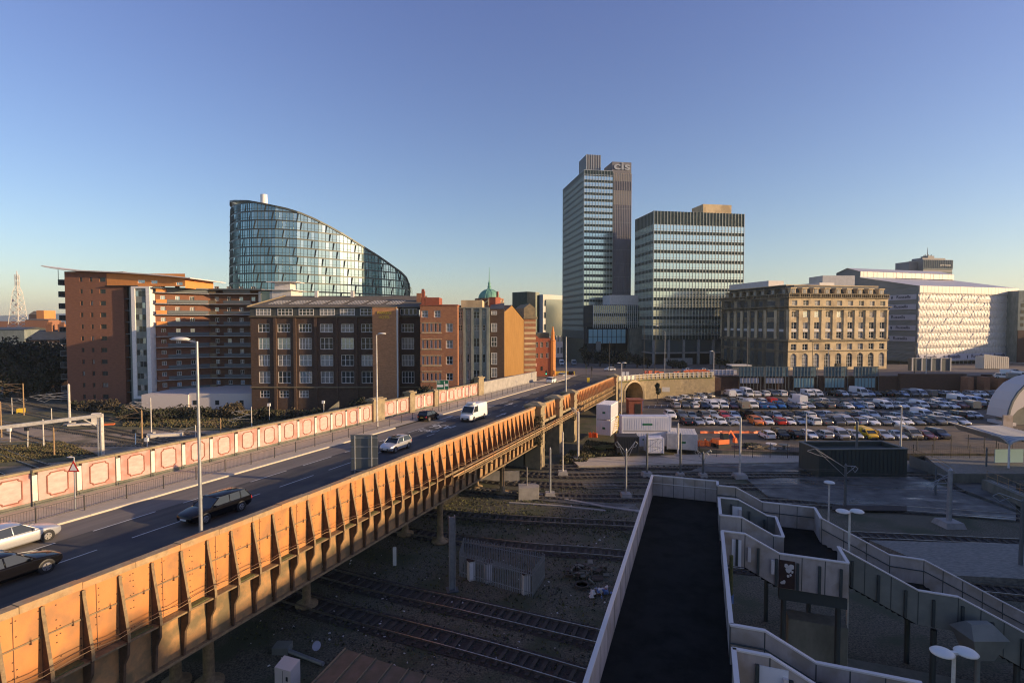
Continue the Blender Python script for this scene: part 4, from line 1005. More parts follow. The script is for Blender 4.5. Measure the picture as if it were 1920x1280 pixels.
# orange penthouse to the right of the brick wing
ppx0, ppx1 = qx(203.5), qx(350); ang_p = 0
mb = MB(); opp = [(qx(268)-1,qx(268)+1,qz(531),qz(525)),(qx(292)-.9,qx(292)+.9,qz(532),qz(526)),(qx(339)-.9,qx(339)+.9,qz(535),qz(529))]
mb2 = MB(tr(ppx0,-.05,0)); facade(mb2, ppx1-ppx0, qz(537), qz(513.5), [(a-ppx0,b-ppx0,c,d) for a, b, c, d in opp], .25)
mb2.M = I4; mb2.quad((ppx1,-.05,qz(540)),(ppx1,14,qz(540)),(ppx1,14,qz(521)),(ppx1,-.05,qz(521))); part('penthouse', mb2, 'orangeren', AP)
for (a, b, c, d) in opp: window(AP, tr(0,-.05,0), a, c, b-a, d-c, 3, 1, .23, 'frame', 'paneb', .1)
# balconies at the left end
for i in range(11):
    z = qz(534+22.2*i); mb = MB(); mb.box(-2.3,-.01,.5,5.5,z-.1,z+.12); mb.box(-2.3,-2.22,.5,5.5,z+.12,z+1.5)
    mb.box(-2.2,-.01,.5,.56,z+1.38,z+1.5)
    for q in range(6): mb.box(-2.2+q*.4,-2.16+q*.4,.5,.56,z+.12,z+1.4)
    part('end_balcony', mb, 'galvdk', AP)
mb = MB(); mb.box(-2.3,-2.2,.6,.7,qz(534),qz(505)); part('balcony_post', mb, 'galvdk', AP)
# recess beside the white stair tower
mb = MB(); mb.box(W1,qx(243),1.5,12,0,qz(537)); mb.box(qx(203),qx(262),-.6,2,qz(537),qz(535.6)); part('recess', mb, 'dark', AP)
mb = MB()
for i in range(10): z = qz(560+22*i); mb.box(W1+.02,qx(243)+.02,.4,1.5,z-.12,z+.1)
part('recess_slabs', mb, 'galvdk', AP)
mb = MB(); mb.box(qx(243),qx(255.5),.3,10,0,qz(538)); part('stair_tower_flank', mb, 'greystone', AP)
X0, X1 = qx(253.5), qx(288)
mb = MB(); z0_, z1_ = qz(747), qz(537.5)
mb.box(X0,X0+1.05,-1.2,6,z0_,z1_); mb.box(X1-1.05,X1,-1.2,6,z0_,z1_); mb.box(X0+1.05,X1-1.05,-1.2,6,z1_-.5,z1_); mb.box(X0+1.05,X1-1.05,-1.2,6,z0_,z0_+.8); part('stair_tower_frame', mb, 'white', AP)
mb = MB(); mb.box(X0+1.05,X1-1.05,-.95,6,z0_+.8,z1_-.5); part('stair_tower_infill', mb, 'greystone', AP)
for i in range(10):
    z = qz(549+21.9*i+2)
    for q in range(3): mb = MB(); mb.box(X0+1.15+q*.92,X0+1.9+q*.92,-1.0,-.951,z-.7,z+.75); part('stair_window', mb, 'pane' if (q+i) % 3 else 'paneb', AP)
# access-balcony wing: bends back, then frontal
SEG = [((qx(288),1.0),(qx(362),9.0)),((qx(362),9.0),(qx(446)*1.06,9.5))]
for si, (A, B) in enumerate(SEG):
    an = math.atan2(B[1]-A[1], B[0]-A[0]); L_ = math.hypot(B[0]-A[0], B[1]-A[1]); F = tr(A[0],A[1],0) @ rotz(an)
    zt2 = qz(541); z_b = 3.2; ops = []
    fh = 3.09; levels = [z_b+.3+i*fh for i in range(10)]
    xs = [1.3+i*3.55 for i in range(int((L_-1)/3.55))]
    for z in levels:
        for x in xs: ops.append((x,x+1.15,z+.9,z+2.1))
    mb = MB(F); facade(mb, L_, z_b, zt2, ops, .2); mb.box(0,L_,.25,9,z_b,zt2); part('balcony_wing_wall', mb, 'brickapt' if si == 0 else 'brickwing', AP)
    for (a, b, c, d) in ops: window(AP, F, a, c, b-a, d-c, 2, 1, .19, 'frame', RN.choice(['panec','paneb','pane']), .1)
    for li, z in enumerate(levels):
        mb = MB(F); mb.box(0,L_,-1.5,-.002,z-.22,z-.02); part('balcony_slab', mb, 'galv', AP)
        mb = MB(F)
        if si == 0:
            mb.cur = 0; mb.box(.2,2.7,-1.5,-1.42,z+.0,z+1.05)
            mb.cur = 1; mb.box(2.8,L_*.95,-1.5,-1.46,z+.1,z+1.0)
        else:
            mb.cur = 1; mb.box(4.5,L_*.8,-1.5,-1.46,z+.1,z+.95); mb.cur = 0; mb.box(.3,2.4,-1.5,-1.42,z+.0,z+1.0)
        part('balcony_front', mb, [('orangeren' if li > 5 else 'brickapt') if si == 0 else 'buffdk', 'galvdk'], AP)
    mb = MB(F); mb.box(-.5,L_+.5,-2.2,9,zt2+.02,zt2+.4); part('wing_roof', mb, 'galvdk', AP)
c0, c1 = qx(441)*1.06, qx(470)*1.06
mb = MB(tr(0,8.6,0)); mb.box(c0,c0+.7,-.3,8,qz(738),qz(543)); mb.box(c1-1.3,c1-.6,-.3,8,qz(738),qz(543)); part('end_stair_frame', mb, 'galv', AP)
mb = MB(tr(0,8.6,0)); mb.box(c0+.7,c1-1.3,-.1,8,qz(738),qz(543)); part('end_stair_glazing', mb, 'cglassd', AP)
mb = MB(tr(0,8.6,0)); mb.box(c1-.6,c1+5,-.3,8,qz(738),qz(541)); part('end_wall', mb, 'offwhite', AP)
mb = MB(tr(0,8.6,0)); mb.box(c0-1.5,c1+6,-1.2,9,qz(541),qz(539.8)); mb.box(c0+4.2,c0+8.8,1,5,qz(539.8),qz(525)); mb.box(c0+2.2,c0+11,-.2,6.5,qz(525),qz(523.4)); part('roof_pavilion', mb, 'offwhite', AP)
PY = -10.0; pk = (AZ+PY)/AZ; xo = lambda px: (px-960)/1000*(AZ+PY)-a0.x
mb = MB(); mb.box(xo(262),xo(350),PY,9,0,3.9); mb.box(xo(350)+.01,xo(471),PY+.4,9,0,4.2)
part('podium_wall', mb, 'fbcap', AP)
for cx in (361,403,449): mb = MB(); mb.box(xo(cx)-.5,xo(cx)+.5,PY+.34,PY+.398,1.2,2.4); part('podium_window', mb, 'pane', AP)
# ---- distant blocks
def simple_block(name, label, x0, x1, y0, y1, ztop, zb=0, wallm='concrete', rows=4, colsn=6, winm='pane', rz=0, depth=14):
    a = DP(x0,640,y0); b = DP(x1,640,y1); an = math.atan2(b.y-a.y, b.x-a.x); L_ = (b-a).length
    o = bldg(name, label, (a.x,a.y,zb), an); mb = MB(); H = ztop-zb; ops = []
    for i in range(rows):
        for j in range(colsn): ops.append((L_*(j+.2)/colsn, L_*(j+.8)/colsn, H*(i+.35)/(rows+.3), H*(i+.85)/(rows+.3)))
    facade(mb, L_, 0, H, ops, .3); shell(mb, L_, depth, 0, H, front=False); part('wall', mb, wallm, o)
    for (p, q, r, s) in ops: m_ = MB(); m_.box(p,q,.26,.29,r,s); part('window', m_, winm, o)
    return o, L_, H
o, L_, H = simple_block('background_office', 'grey office block with a gridded glass front in the gap left of the tallest tower', 1018, 1062, 330, 345, ZC+(603-553)/1000*335, .2, 'offwhite', 5, 7, 'cglassd')
mb = MB(); mb.box(2.5,L_-1,-.25,-.1,H*.35,H*.93); part('glass_front', mb, 'cglassd', o)
mb = MB(); mb.box(-11,-.05,3,16,0,H+1.5); part('dark_wing', mb, 'spandrel', o)
# city tower on the skyline, right
cx0 = DP(1727,640,520); CT = bldg('distant_tower', 'dark tower with rooftop aerials on the skyline above the wrapped building', (cx0.x,cx0.y,0), math.radians(8))
cw = 62/1000*520
def cz(y): return ZC+(603-y)/1000*520
mb = MB(); mb.box(0,cw,0,16,0,cz(487)); mb.box(-9.5,-.02,6,22,0,cz(490)); part('body', mb, 'mosaicdk', CT)
mb = MB()
for i in range(17): x = cw*i/16; mb.box(x-.22,x+.22,-.5,-.002,cz(503),cz(487.5))
part('fins', mb, 'greystone', CT)
mb = MB(); mb.box(0,cw,-.55,-.003,cz(505.5),cz(503.4)); mb.box(0,cw,-.3,-.003,cz(512),cz(509)); part('pale_band', mb, 'greystone', CT)  # bands in a paler grey than the body
mb = MB(); mb.box(1,cw*.82,2,14,cz(487),cz(483.5)); mb.box(cw*.28,cw*.5,4,12,cz(483.5),cz(479)); part('plant_storey', mb, 'mosaicdk', CT)
mb = MB(); mb.tube((cw*.39,8,cz(479)),(cw*.39,8,cz(462)),.45,.12)
for q in range(9): mb.tube((cw*(.22+q*.035),7,cz(481)),(cw*(.22+q*.035),7,cz(478-(q*7) % 3)),.3)
part('aerials', mb, 'mosaicdk', CT)
obj('sign_lettering', text_mesh('CITY TOWER', 2.0, 'cream', .05, True, 1.0), CT, tr(cw*.74, -.62, cz(497.5)))
# lower blocks peeping between things
def plain(name, label, x0, x1, y, ytop, zb, m, roof=None, dep=12, cat='building', ang=0):
    a = DP(x0,640,y); b = DP(x1,640,y); o = thing(name, label, cat, (a.x,y,zb), ang)
    H = ZC+(603-ytop)/1000*y-zb; L_ = b.x-a.x; mb = MB(); shell(mb, L_, dep, 0, H); part('wall', mb, m, o)
    if roof: mb = MB(); mb.add([(-.3,-.3,H),(L_+.3,-.3,H),(L_+.3,dep/2,H+roof[1]),(-.3,dep/2,H+roof[1]),(-.3,dep,H),(L_+.3,dep,H)], [(0,1,2,3),(3,2,5,4),(0,3,4),(1,5,2)]); part('roof', mb, roof[0], o)
    return o, L_, H
o, L_, H = plain('roof_blocks', 'pale rooftop building rising behind the stone building', 1540, 1600, 262, 517, 4, 'offwhite')
o, L_, H = plain('tall_brick_block', 'brown and grey block at the right edge beyond the wrapped building', 1907, 1990, 262, 545, 3, 'greystone')
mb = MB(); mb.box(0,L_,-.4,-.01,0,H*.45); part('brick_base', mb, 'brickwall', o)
for i in range(5):
    for j in range(4): m_ = MB(); m_.box(1.2+j*3.2,2.8+j*3.2,-.05,-.005,H*.5+i*3.2 if i < 4 else H*.12,H*.5+i*3.2+1.7 if i < 4 else H*.12+1.6); part('window', m_, 'pane', o)
# terraced houses and low town, far left
for i, (x0, x1, y, yt, m_, rf) in enumerate(((48,124,185,637,'brick',('slatedk',3.4)),(-30,46,215,618,'greystone',('slatedk',1.0)),(-40,22,330,620,'brick2',('slate',1.5)),(48,92,420,600,'brick2',('slate',1.0)),(70,84,470,582,'orangeren',None),(0,50,520,602,'brick2',None),(56,72,560,590,'brick',('slate',4)))):
    o, L_, H = plain('town_house' if i != 1 else 'flat_roofed_shed', ['terrace of brick houses with two sunlit chimney stacks behind the dark trees','flat roofed grey shed behind the dark trees at the left edge','low brown workshop left of the mast foot','long low brick block right of the mast','small orange brick block high on the far left slope','long sunlit brick warehouse far left behind the mast','small dark church-like block above the far left rooftops'][i], x0, x1, y, yt, 0, m_, rf)
    if i == 0:
        for q in range(9): mm = MB(); mm.box(1+q*1.55,1.9+q*1.55,-.06,-.005,H-3.0,H-.8); part('window', mm, 'frame' if q % 3 else 'panec', o)
        for x in (4.0,8.3): mm = MB(); mm.box(x-1.1,x+1.1,4.8,6,H+1.2,H+5.4); [mm.tube((x-.8+k*.4,5.4,H+5.4),(x-.8+k*.4,5.4,H+6.2),.14,n=6) for k in range(5)]; part('chimney', mm, 'brick2', o)
# distant city grain: many small blocks on the plain
RN.seed(21)
far_px = sorted([RN.choice([RN.uniform(-20,125), RN.uniform(-20,125), RN.uniform(770,1050), RN.uniform(1180,1200)]) for _ in range(38)])
for i, px in enumerate(far_px):
    y = RN.uniform(380, 1500)
    wd = RN.uniform(10,34); h = RN.uniform(6,13)+(3 if y > 800 else 0)
    a = DP(px,640,y); mb = MB(); mb.box(a.x,a.x+wd,y,y+RN.uniform(10,20),0,h); mb.cur = 1
    mb.add([(a.x,y,h+.01),(a.x+wd,y,h+.01),(a.x+wd,y+8,h+2.5),(a.x,y+8,h+2.5),(a.x,y+16,h),(a.x+wd,y+16,h)], [(0,1,2,3),(3,2,5,4)])
    fm = RN.choice(['brick2','brick','offwhite','brickapt','greystone']); single('distant_building', mb, [fm,'slate'], 'tiny %s far-off building, %s from the left among the distant rooftops' % (dict(brick2='orange brown',brick='dark brown',offwhite='off-white',brickapt='red brick',greystone='grey')[fm], ORD[i]), 'building', 'distant city rooftops')
# ---------------------------------------------------------------- vehicles
def loft(mb, secs):
    """secs: list of rings (same length); closed across the width"""
    n = len(secs[0]); b = len(mb.v); v = [p for s in secs for p in s]
    f = []
    for k in range(len(secs)-1):
        for i in range(n): f.append((k*n+i, k*n+(i+1)%n, (k+1)*n+(i+1)%n, (k+1)*n+i))
    f.append(tuple(range(n-1,-1,-1))); f.append(tuple((len(secs)-1)*n+i for i in range(n))); mb.add(v, f)
KIND = {
 'hatchback': dict(L=4.05, W=1.72, belt=.92, roof=1.46, hood=.92, ws=(1.02,.35), rear=(-1.55,-1.92), nose=.72, tail=.95, wr=.31, ax=(1.27,-1.25)),
 'saloon': dict(L=4.6, W=1.80, belt=.90, roof=1.43, hood=.90, ws=(1.0,.25), rear=(-1.0,-1.72), nose=.70, tail=.98, wr=.32, ax=(1.42,-1.38)),
 'estate': dict(L=4.75, W=1.82, belt=.92, roof=1.46, hood=.92, ws=(1.05,.3), rear=(-1.85,-2.2), nose=.70, tail=.98, wr=.33, ax=(1.45,-1.35)),
 'SUV': dict(L=4.5, W=1.86, belt=1.08, roof=1.68, hood=1.08, ws=(1.1,.5), rear=(-1.85,-2.1), nose=.88, tail=1.08, wr=.36, ax=(1.40,-1.32)),
 'van': dict(L=4.9, W=1.95, belt=1.15, roof=1.95, hood=1.12, ws=(1.75,.95), rear=(-2.40,-2.43), nose=.9, tail=1.15, wr=.34, ax=(1.60,-1.45)),
 'high_van': dict(L=5.9, W=2.05, belt=1.35, roof=2.50, hood=1.25, ws=(2.30,1.45), rear=(-2.92,-2.94), nose=1.0, tail=1.35, wr=.36, ax=(1.95,-1.75)),
}
VM = {}
def car_meshes(kind, paint, hi):
    key = (kind, paint, hi)
    if key in VM: return VM[key]
    k = KIND[kind]; L, W = k['L'], k['W']; hw = W/2; hl = L/2; van = 'van' in kind
    pm = carpaint(paint); mb = MB(); secs = []
    st = [(hl,.62,.42,k['nose']-.18),(hl-.07,.80,.30,k['nose']-.03),(hl-.30,.93,.22,k['nose']+.04),(k['ax'][0],.99,.20,k['hood']-.05),(k['ws'][0]-.02,1.0,.20,k['belt']),(0,1.0,.20,k['belt']+.01),(k['ax'][1],1.0,.20,k['belt']+.03),(-hl+.35,.96,.24,k['tail']),(-hl+.06,.88,.32,k['tail']-.03),(-hl,.80,.42,k['tail']-.12)]
    if van: st[0] = (hl,.72,.40,k['nose']-.1); st[-1] = (-hl,.97,.36,k['tail']-.02); st[-2] = (-hl+.04,.99,.3,k['tail']); st[-3] = (-hl+.3,1.0,.24,k['tail'])
    for x, wf, zb_, zt_ in st:
        a = hw*wf; mid = zb_+(zt_-zb_)*.5; cr = .04
        ring = [(-a*.88,zb_),(-a*.985,zb_+.10),(-a,mid),(-a*.965,zt_-.06),(-a*.90,zt_),(0,zt_+cr),(a*.90,zt_),(a*.965,zt_-.06),(a,mid),(a*.985,zb_+.10),(a*.88,zb_)]
        secs.append([(x, y, z) for y, z in ring])
    loft(mb, secs)
    gl = MB(); roof = k['roof']; b = k['belt']-.01; (wx, rx), (rr, rb) = k['ws'], k['rear']; tw = hw*(.74 if not van else .88); bw = hw*.93
    # greenhouse glass hull
    def ring4(x, y0, z0): return [(x,-y0,z0),(x,y0,z0)]
    g = [(wx,-bw,b),(wx,bw,b),(rb,bw,b),(rb,-bw,b),(rx,-tw,roof-.05),(rx,tw,roof-.05),(rr,tw,roof-.05),(rr,-tw,roof-.05)]
    if not van: gl.hexa([g[3],g[0],g[1],g[2],g[7],g[4],g[5],g[6]])
    else:
        xc = rx-.95; gl.hexa([(xc,-bw,b),(wx,-bw,b),(wx,bw,b),(xc,bw,b),(xc,-tw*1.0,roof-.32),(rx+.12,-tw,roof-.32),(rx+.12,tw,roof-.32),(xc,tw,roof-.32)])
        # cargo body
        zc = roof; bx = MB(); s2 = []
        for x, e, zt3 in ((rx+.30,.94,roof-.30),(rx+.02,.97,roof-.08),(rx-.4,.99,zc),(rr+.25,.99,zc),(rr,.97,zc-.06)):
            a = hw*e; s2.append([(x,y,z) for y, z in [(-a,b-.02),(-a*.97,b+(zt3-b)*.6),(-a*.90,zt3-.08),(-a*.78,zt3),(0,zt3+.03),(a*.78,zt3),(a*.90,zt3-.08),(a*.97,b+(zt3-b)*.6),(a,b-.02)]])
        # keep the cab glazing open: the cargo shell starts behind the doors, roof runs over the cab
        s3 = s2[2:]; s3 = [[(xc-.03, y, z) for _, y, z in s2[2]]]+s2[3:]
        loft(mb, s3); mb.hexa([(xc-.03,-hw*.86,roof-.3),(rx+.2,-hw*.82,roof-.33),(rx+.2,hw*.82,roof-.33),(xc-.03,hw*.86,roof-.3),(xc-.03,-hw*.80,zc+.01),(rx-.25,-hw*.72,zc-.10),(rx-.25,hw*.72,zc-.10),(xc-.03,hw*.80,zc+.01)])
    if not van:
        s2 = []
        for x, e, z in ((rx+.08,.94,roof-.075),(rx-.25,1.0,roof-.02),((rx+rr)/2,1.02,roof+.01),(rr+.15,1.0,roof-.02),(rr-.10,.95,roof-.085)):
            a = tw*e; s2.append([(x,y,zz_) for y, zz_ in [(-a,z-.05),(-a*.97,z-.005),(0,z+.035),(a*.97,z-.005),(a,z-.05)]])
        loft(mb, s2)
    for sgn in (-1, 1):                                  # pillars and door frames
        top = roof-.06
        if not van:
            for (x0, x1) in ((wx,rx),(rb,rr)): mb.bar((x0,sgn*bw*.995,b),(x1,sgn*tw*1.005,top),.075,.06)
            for xm in ((wx+rb)/2+.12,)+(() if kind == 'hatchback' else ((rb*.66+wx*.34)-.25,)): mb.bar((xm,sgn*bw*1.0,b),(xm-.05,sgn*tw*1.01,top),.07,.05)
            mb.bar((wx,sgn*bw,b+.01),(rb,sgn*bw,b+.01),.05,.05)
        else: mb.bar((wx,sgn*bw*.995,b),(rx+.12,sgn*tw,roof-.3),.09,.08)
        mb.bar((wx-.28,sgn*(hw*.95),b+.06),(wx-.28,sgn*(hw+.17),b+.08),.12,.13)
    mb.cur = 1                                           # sills, grille, arches, roof vent in dark trim
    mb.box(hl-.06,hl+.012,-hw*.42,hw*.42,.34,.56); 
    if van:
        mb.box(hl-.06,hl+.02,-hw*.6,hw*.6,.30,.62)
        for sgn in (-1,1): mb.box(k['ax'][1]+.45,k['ax'][0]-.5,sgn*hw*1.0-.01,sgn*hw*1.0+.01,.32,.52)
    for sgn in (-1,1):
        for x in k['ax']: mb.tube((x,sgn*(hw*.80),k['wr']+.01),(x,sgn*(hw+.004),k['wr']+.01),k['wr']+.065,n=16)
    wl = MB(); r = k['wr']; wl.tube((0,-.1,0),(0,.1,0),r,n=18); wl.cur = 1; wl.tube((0,.1,0),(0,.112,0),r*.66,r*.62,n=12)
    if hi:
        wl.cur = 0
        for q in range(5): an = 2*PI*q/5; wl.bar((r*.25*math.cos(an),.113,r*.25*math.sin(an)),(r*.55*math.cos(an),.113,r*.55*math.sin(an)),.02,.07,(0,1,0))
    hd = MB(); hd.hexa([(hl-.36,.0,-.06),(hl-.02-hl,0,0),(0,0,0),(0,0,0)]*2) if False else None
    hd.hexa([(-.34,-.16,-.07),(.02,-.13,-.08),(-.03,.10,-.07),(-.40,.17,-.06),(-.36,-.12,.06),(-.04,-.10,.05),(-.09,.08,.05),(-.42,.14,.07)])
    tl = MB(); tl.hexa([(-.03,-.14,-.10),(.10,-.14,-.10),(.20,.10,-.10),(0,.10,-.10),(-.0,-.13,.11),(.12,-.13,.11),(.24,.09,.11),(.05,.09,.11)])
    pl = MB(); pl.box(-.012,.012,-.25,.25,-.055,.055)
    VM[key] = dict(body=mb.mesh('body',[pm,'black']), windows=gl.mesh('windows','carglass'), wheel=wl.mesh('wheel',['tyre','rim']), head=hd.mesh('headlight','headl'), tail=tl.mesh('tail_light','taill'), plate=pl.mesh('number_plate','plate'), platey=pl.mesh('number_plate','platey'))
    if hi:
        for nm in ('body',):
            me = VM[key][nm]
            for p in me.polygons: p.use_smooth = False
            o = bpy.data.objects.new('tmp', me); COL.objects.link(o); m = o.modifiers.new('b','BEVEL'); m.width = .035; m.segments = 2; m.limit_method = 'ANGLE'; m.angle_limit = math.radians(24); m.use_clamp_overlap = True
            bpy.context.view_layer.update(); me2 = bpy.data.meshes.new_from_object(o.evaluated_get(bpy.context.evaluated_depsgraph_get())); bpy.data.objects.remove(o)
            for p in me2.polygons: p.use_smooth = True
            VM[key][nm] = me2
    return VM[key]
def vehicle(kind, paint, loc, rz, label, group=None, hi=False, name=None, sc=1.0):
    ms = car_meshes(kind, paint, hi); k = KIND[kind]; L, W = k['L'], k['W']
    cat = 'van' if 'van' in kind else 'car'
    o = thing(name or ('parked_'+cat), label, cat, loc, rz, group); o.scale = (sc,sc,sc)
    obj('body', ms['body'], o); obj('windows', ms['windows'], o)
    for x in k['ax']:
        for sgn in (-1,1): obj('wheel', ms['wheel'], o, tr(x, sgn*(W/2-.085), k['wr']) @ (I4 if sgn > 0 else rotz(PI)))
    for sgn in (-1,1):
        obj('headlight', ms['head'], o, tr(L/2-.03, sgn*W*.33, k['nose']-.10) @ (Matrix.Diagonal((1,sgn,1,1))))
        obj('tail_light', ms['tail'], o, tr(-L/2-.0, sgn*W*.38, k['tail']-.22) @ (Matrix.Diagonal((1,sgn,1,1))))
    if hi:
        obj('number_plate', ms['plate'], o, tr(L/2+.02, 0, .45)); obj('number_plate', ms['platey'], o, tr(-L/2-.01, 0, .62))
    return o
RZF = math.atan2(C_, S_)            # heading along +s (away); RZF+pi comes towards the camera
def on_road(px, py, h=0.0):
    a, b = ray(px, py); Y = (-(13.0-h))/(b+SLOPE*(a*S_+C_)); s = a*Y*S_+Y*C_; t = a*Y*C_-Y*S_; return RD(s, t, .01)
TILT = -math.atan(SLOPE)
def road_vehicle(kind, paint, px, py, away, label, sc=1.0, name='car', rz=0):
    p = on_road(px, py); o = vehicle(kind, paint, p, (RZF if away else RZF+PI)+rz, label, hi=True, name=name, sc=sc)
    e = Vector((0, (-TILT if away else TILT), (RZF if away else RZF+PI)+rz)); o.rotation_euler = e; return o
road_vehicle('saloon','silver', 20,1026, True, 'silver saloon at the left edge of the bridge road nearest the pavement', 1.0)
road_vehicle('saloon','black', 4,1090, True, 'dark blue-black saloon at the left edge of the bridge road beside the silver one', 1.04)
road_vehicle('estate','black', 404,966, False, 'black estate car driving towards the camera past the tall lamp post', 1.02)
road_vehicle('hatchback','silver', 742,843, False, 'silver hatchback with a dark roof just right of the grey sign back', 1.03)
road_vehicle('hatchback','black', 804,787, True, 'small black hatchback driving away in the far lane beside the pavement', 1.0)
rv = road_vehicle('high_van','white', 888,786, False, 'large white panel van with a roof refrigeration unit on the bridge road', .98, name='van')
mb = MB(); mb.hexa([(.7,-.65,2.5),(1.55,-.6,2.42),(1.55,.6,2.42),(.7,.65,2.5),(.7,-.6,2.78),(1.4,-.5,2.66),(1.4,.5,2.66),(.7,.6,2.78)]); part('roof_unit', mb, 'offwhite', rv)
mb = MB(); mb.box(-.55,.65,-.42,.42,1.475,1.49); o = part('sunroof', mb, 'carglass', bpy.data.objects['car.003'])
road_vehicle('SUV','white', 1034,718, True, 'white people carrier on the bridge road just before the junction', 1.0)
def town_vehicle(kind, paint, px, py, rz, label, **kw):
    p = G(px, py, 3); 
    for _ in range(8): p = G(px, py, ztown(p.x, p.y))
    p.z += .01
    return vehicle(kind, paint, p, rz, label, hi=False, name='van' if 'van' in kind else 'car', **kw)
town_vehicle('hatchback','silver',1054,707,RZF,'silver hatchback waiting at the junction beside the yellow barriers')
town_vehicle('hatchback','black',1072,704,RZF+.1,'black hatchback waiting at the junction right of the silver one')
town_vehicle('hatchback','white',1143,695,RZF+2.0,'pale hatchback crossing the junction behind the bridge end pier')
town_vehicle('high_van','white',1053,684,PI*1.5,'white van coming down the street, left of a pair of vans', sc=.95)
town_vehicle('high_van','offwhite' if False else 'silver',1076,684,PI*1.5,'silver van coming down the street, right of a pair of vans', sc=.95)
town_vehicle('hatchback','grey',1051,655,PI*1.5,'grey car far up the street on its left side')
town_vehicle('hatchback','maroon',1073,660,PI*1.5,'maroon car far up the street in the middle lane')
town_vehicle('saloon','white',1096,668,PI*1.5+.2,'white saloon up the street on its right side')
town_vehicle('van','white',1051,633,PI*1.5,'tiny white van farthest up the street')
town_vehicle('saloon','paleblue',1291,697,.05,'pale blue saloon on the road above the curved stone wall')
town_vehicle('saloon','white',1322,698,.05,'white saloon on the road above the curved stone wall, right of the pale blue one')
for i, (px, py, c) in enumerate(((1893,704,'white'),(1905,700,'silver'),(1915,708,'white'),(1880,709,'white'),(1908,712,'grey'))):
    town_vehicle('hatchback' if i % 2 else 'van', c, px, py, -.6, '%s %s parked on the upper road at the right edge, %s of that cluster' % (c, 'car' if i % 2 else 'van', ORD[i]))
# ---------------------------------------------------------------- car park
mb = MB(); mb.poly([(26,96,1),(36,90.5,1),(60,88.5,1),(98,88,1),(170,92,1),(170,172,1),(62,172,1),(60,160,1),(50,158,1),(38,154,1),(24,150,1),(26,130,1)]); struct('car_park_ground', mb, 'carpark')
mb = MB(); mb.poly([(26,96,-.04),(36,90.5,-.04),(60,88.5,-.04),(98,88,-.04),(98,88,1),(60,88.5,1),(36,90.5,1),(26,96,1)])
for (a, b) in (((26,96),(36,90.5)),((36,90.5),(60,88.5)),((60,88.5),(98,88)),((26,130),(26,96))): mb.quad((*a,-.04),(*b,-.04),(*b,1),(*a,1))
struct('car_park_edge', mb, 'oldconc')
mb = MB()
for i in range(7): p = G(1215+i*12, 765-i*1.0, 1.01); mb.quad((p.x,p.y,1.01),(p.x+.12,p.y,1.01),(p.x+1.6,p.y+4.6,1.01),(p.x+1.5,p.y+4.6,1.01))
struct('parking_bay_marking', mb, 'paint')
RN.seed(77)
COLS = ['white']*14+['silver']*13+['grey']*9+['black']*10+['navy']*6+['paleblue']*3+['blue']*1+['maroon']*1+['gold']+['green']
KINDS = ['hatchback']*9+['saloon']*4+['estate']*3+['SUV']*4+['van']*2
def row(name, y, px0, px1, pitch, force={}, skew=0, wob=.3, flip=.45, gap=.04):
    x = (px0-960)/1000*y; x1 = (px1-960)/1000*y; i = 0; n = 0
    while x < x1:
        if RN.random() > gap or i in force:
            k, c = force.get(i, (RN.choice(KINDS), RN.choice(COLS)))
            rz = (-PI/2 if RN.random() > flip else PI/2)+RN.uniform(-.04,.04)+skew
            vehicle(k, c, (x, y+RN.uniform(-wob,wob)+skew*(x)*0, 1.004), rz, '%s %s, %s from the left in %s' % (c.replace('paleblue','pale blue'), k.replace('_',' '), ORD[n], name), 'cars parked in the car park', sc=RN.uniform(.98,1.1)); n += 1
        x += pitch*RN.uniform(.95,1.06); i += 1
row('the car park row under the wall', 157.5, 1368, 1880, 2.55, {0:('van','white'),1:('van','white'),2:('high_van','white'),10:('van','white'),15:('high_van','white'),22:('van','silver'),23:('van','grey')})
row('the fifth car park row', 142, 1290, 1868, 2.4, {3:('hatchback','white'),9:('van','red'),12:('high_van','white'),25:('hatchback','cyan'),30:('high_van','white')})
row('the fourth car park row', 135.5, 1268, 1850, 2.4, {0:('hatchback','silver'),2:('hatchback','white'),5:('van','white'),9:('saloon','blue'),10:('saloon','blue'),22:('van','white')}, flip=.2)
row('the third car park row', 121.5, 1258, 1835, 2.42, {0:('SUV','white'),5:('hatchback','red'),24:('van','white')})
row('the second car park row', 114, 1288, 1815, 2.42, {1:('saloon','silver'),2:('hatchback','white'),3:('hatchback','white'),6:('SUV','orange'),7:('hatchback','white'),8:('hatchback','red')}, flip=.15)
row('the nearest car park row', 100.5, 1440, 1790, 2.7, {0:('hatchback','white'),1:('SUV','black'),3:('hatchback','white'),4:('hatchback','silver'),7:('van','yellow'),9:('saloon','silver'),11:('saloon','maroon')}, flip=.1)
vehicle('saloon','black', (93,98.5,1.004), 2.8, 'black saloon parked askew at the right end of the front row', 'cars parked in the car park')
for i, (px, py, c, k) in enumerate(((1258,752,'silver','saloon'),(1271,752,'silver','saloon'),(1285,750,'white','hatchback'),(1301,748,'gold','saloon'),(1313,746,'paleblue','hatchback'),(1328,745,'gold','hatchback'))):
    p = G(px, py, 1); vehicle(k, c, (p.x,p.y,1.004), -PI/2+.45, '%s %s at the foot of the curved stone wall, %s from the arch' % (c.replace('paleblue','pale blue'), k, ORD[i]), 'cars parked in the car park')
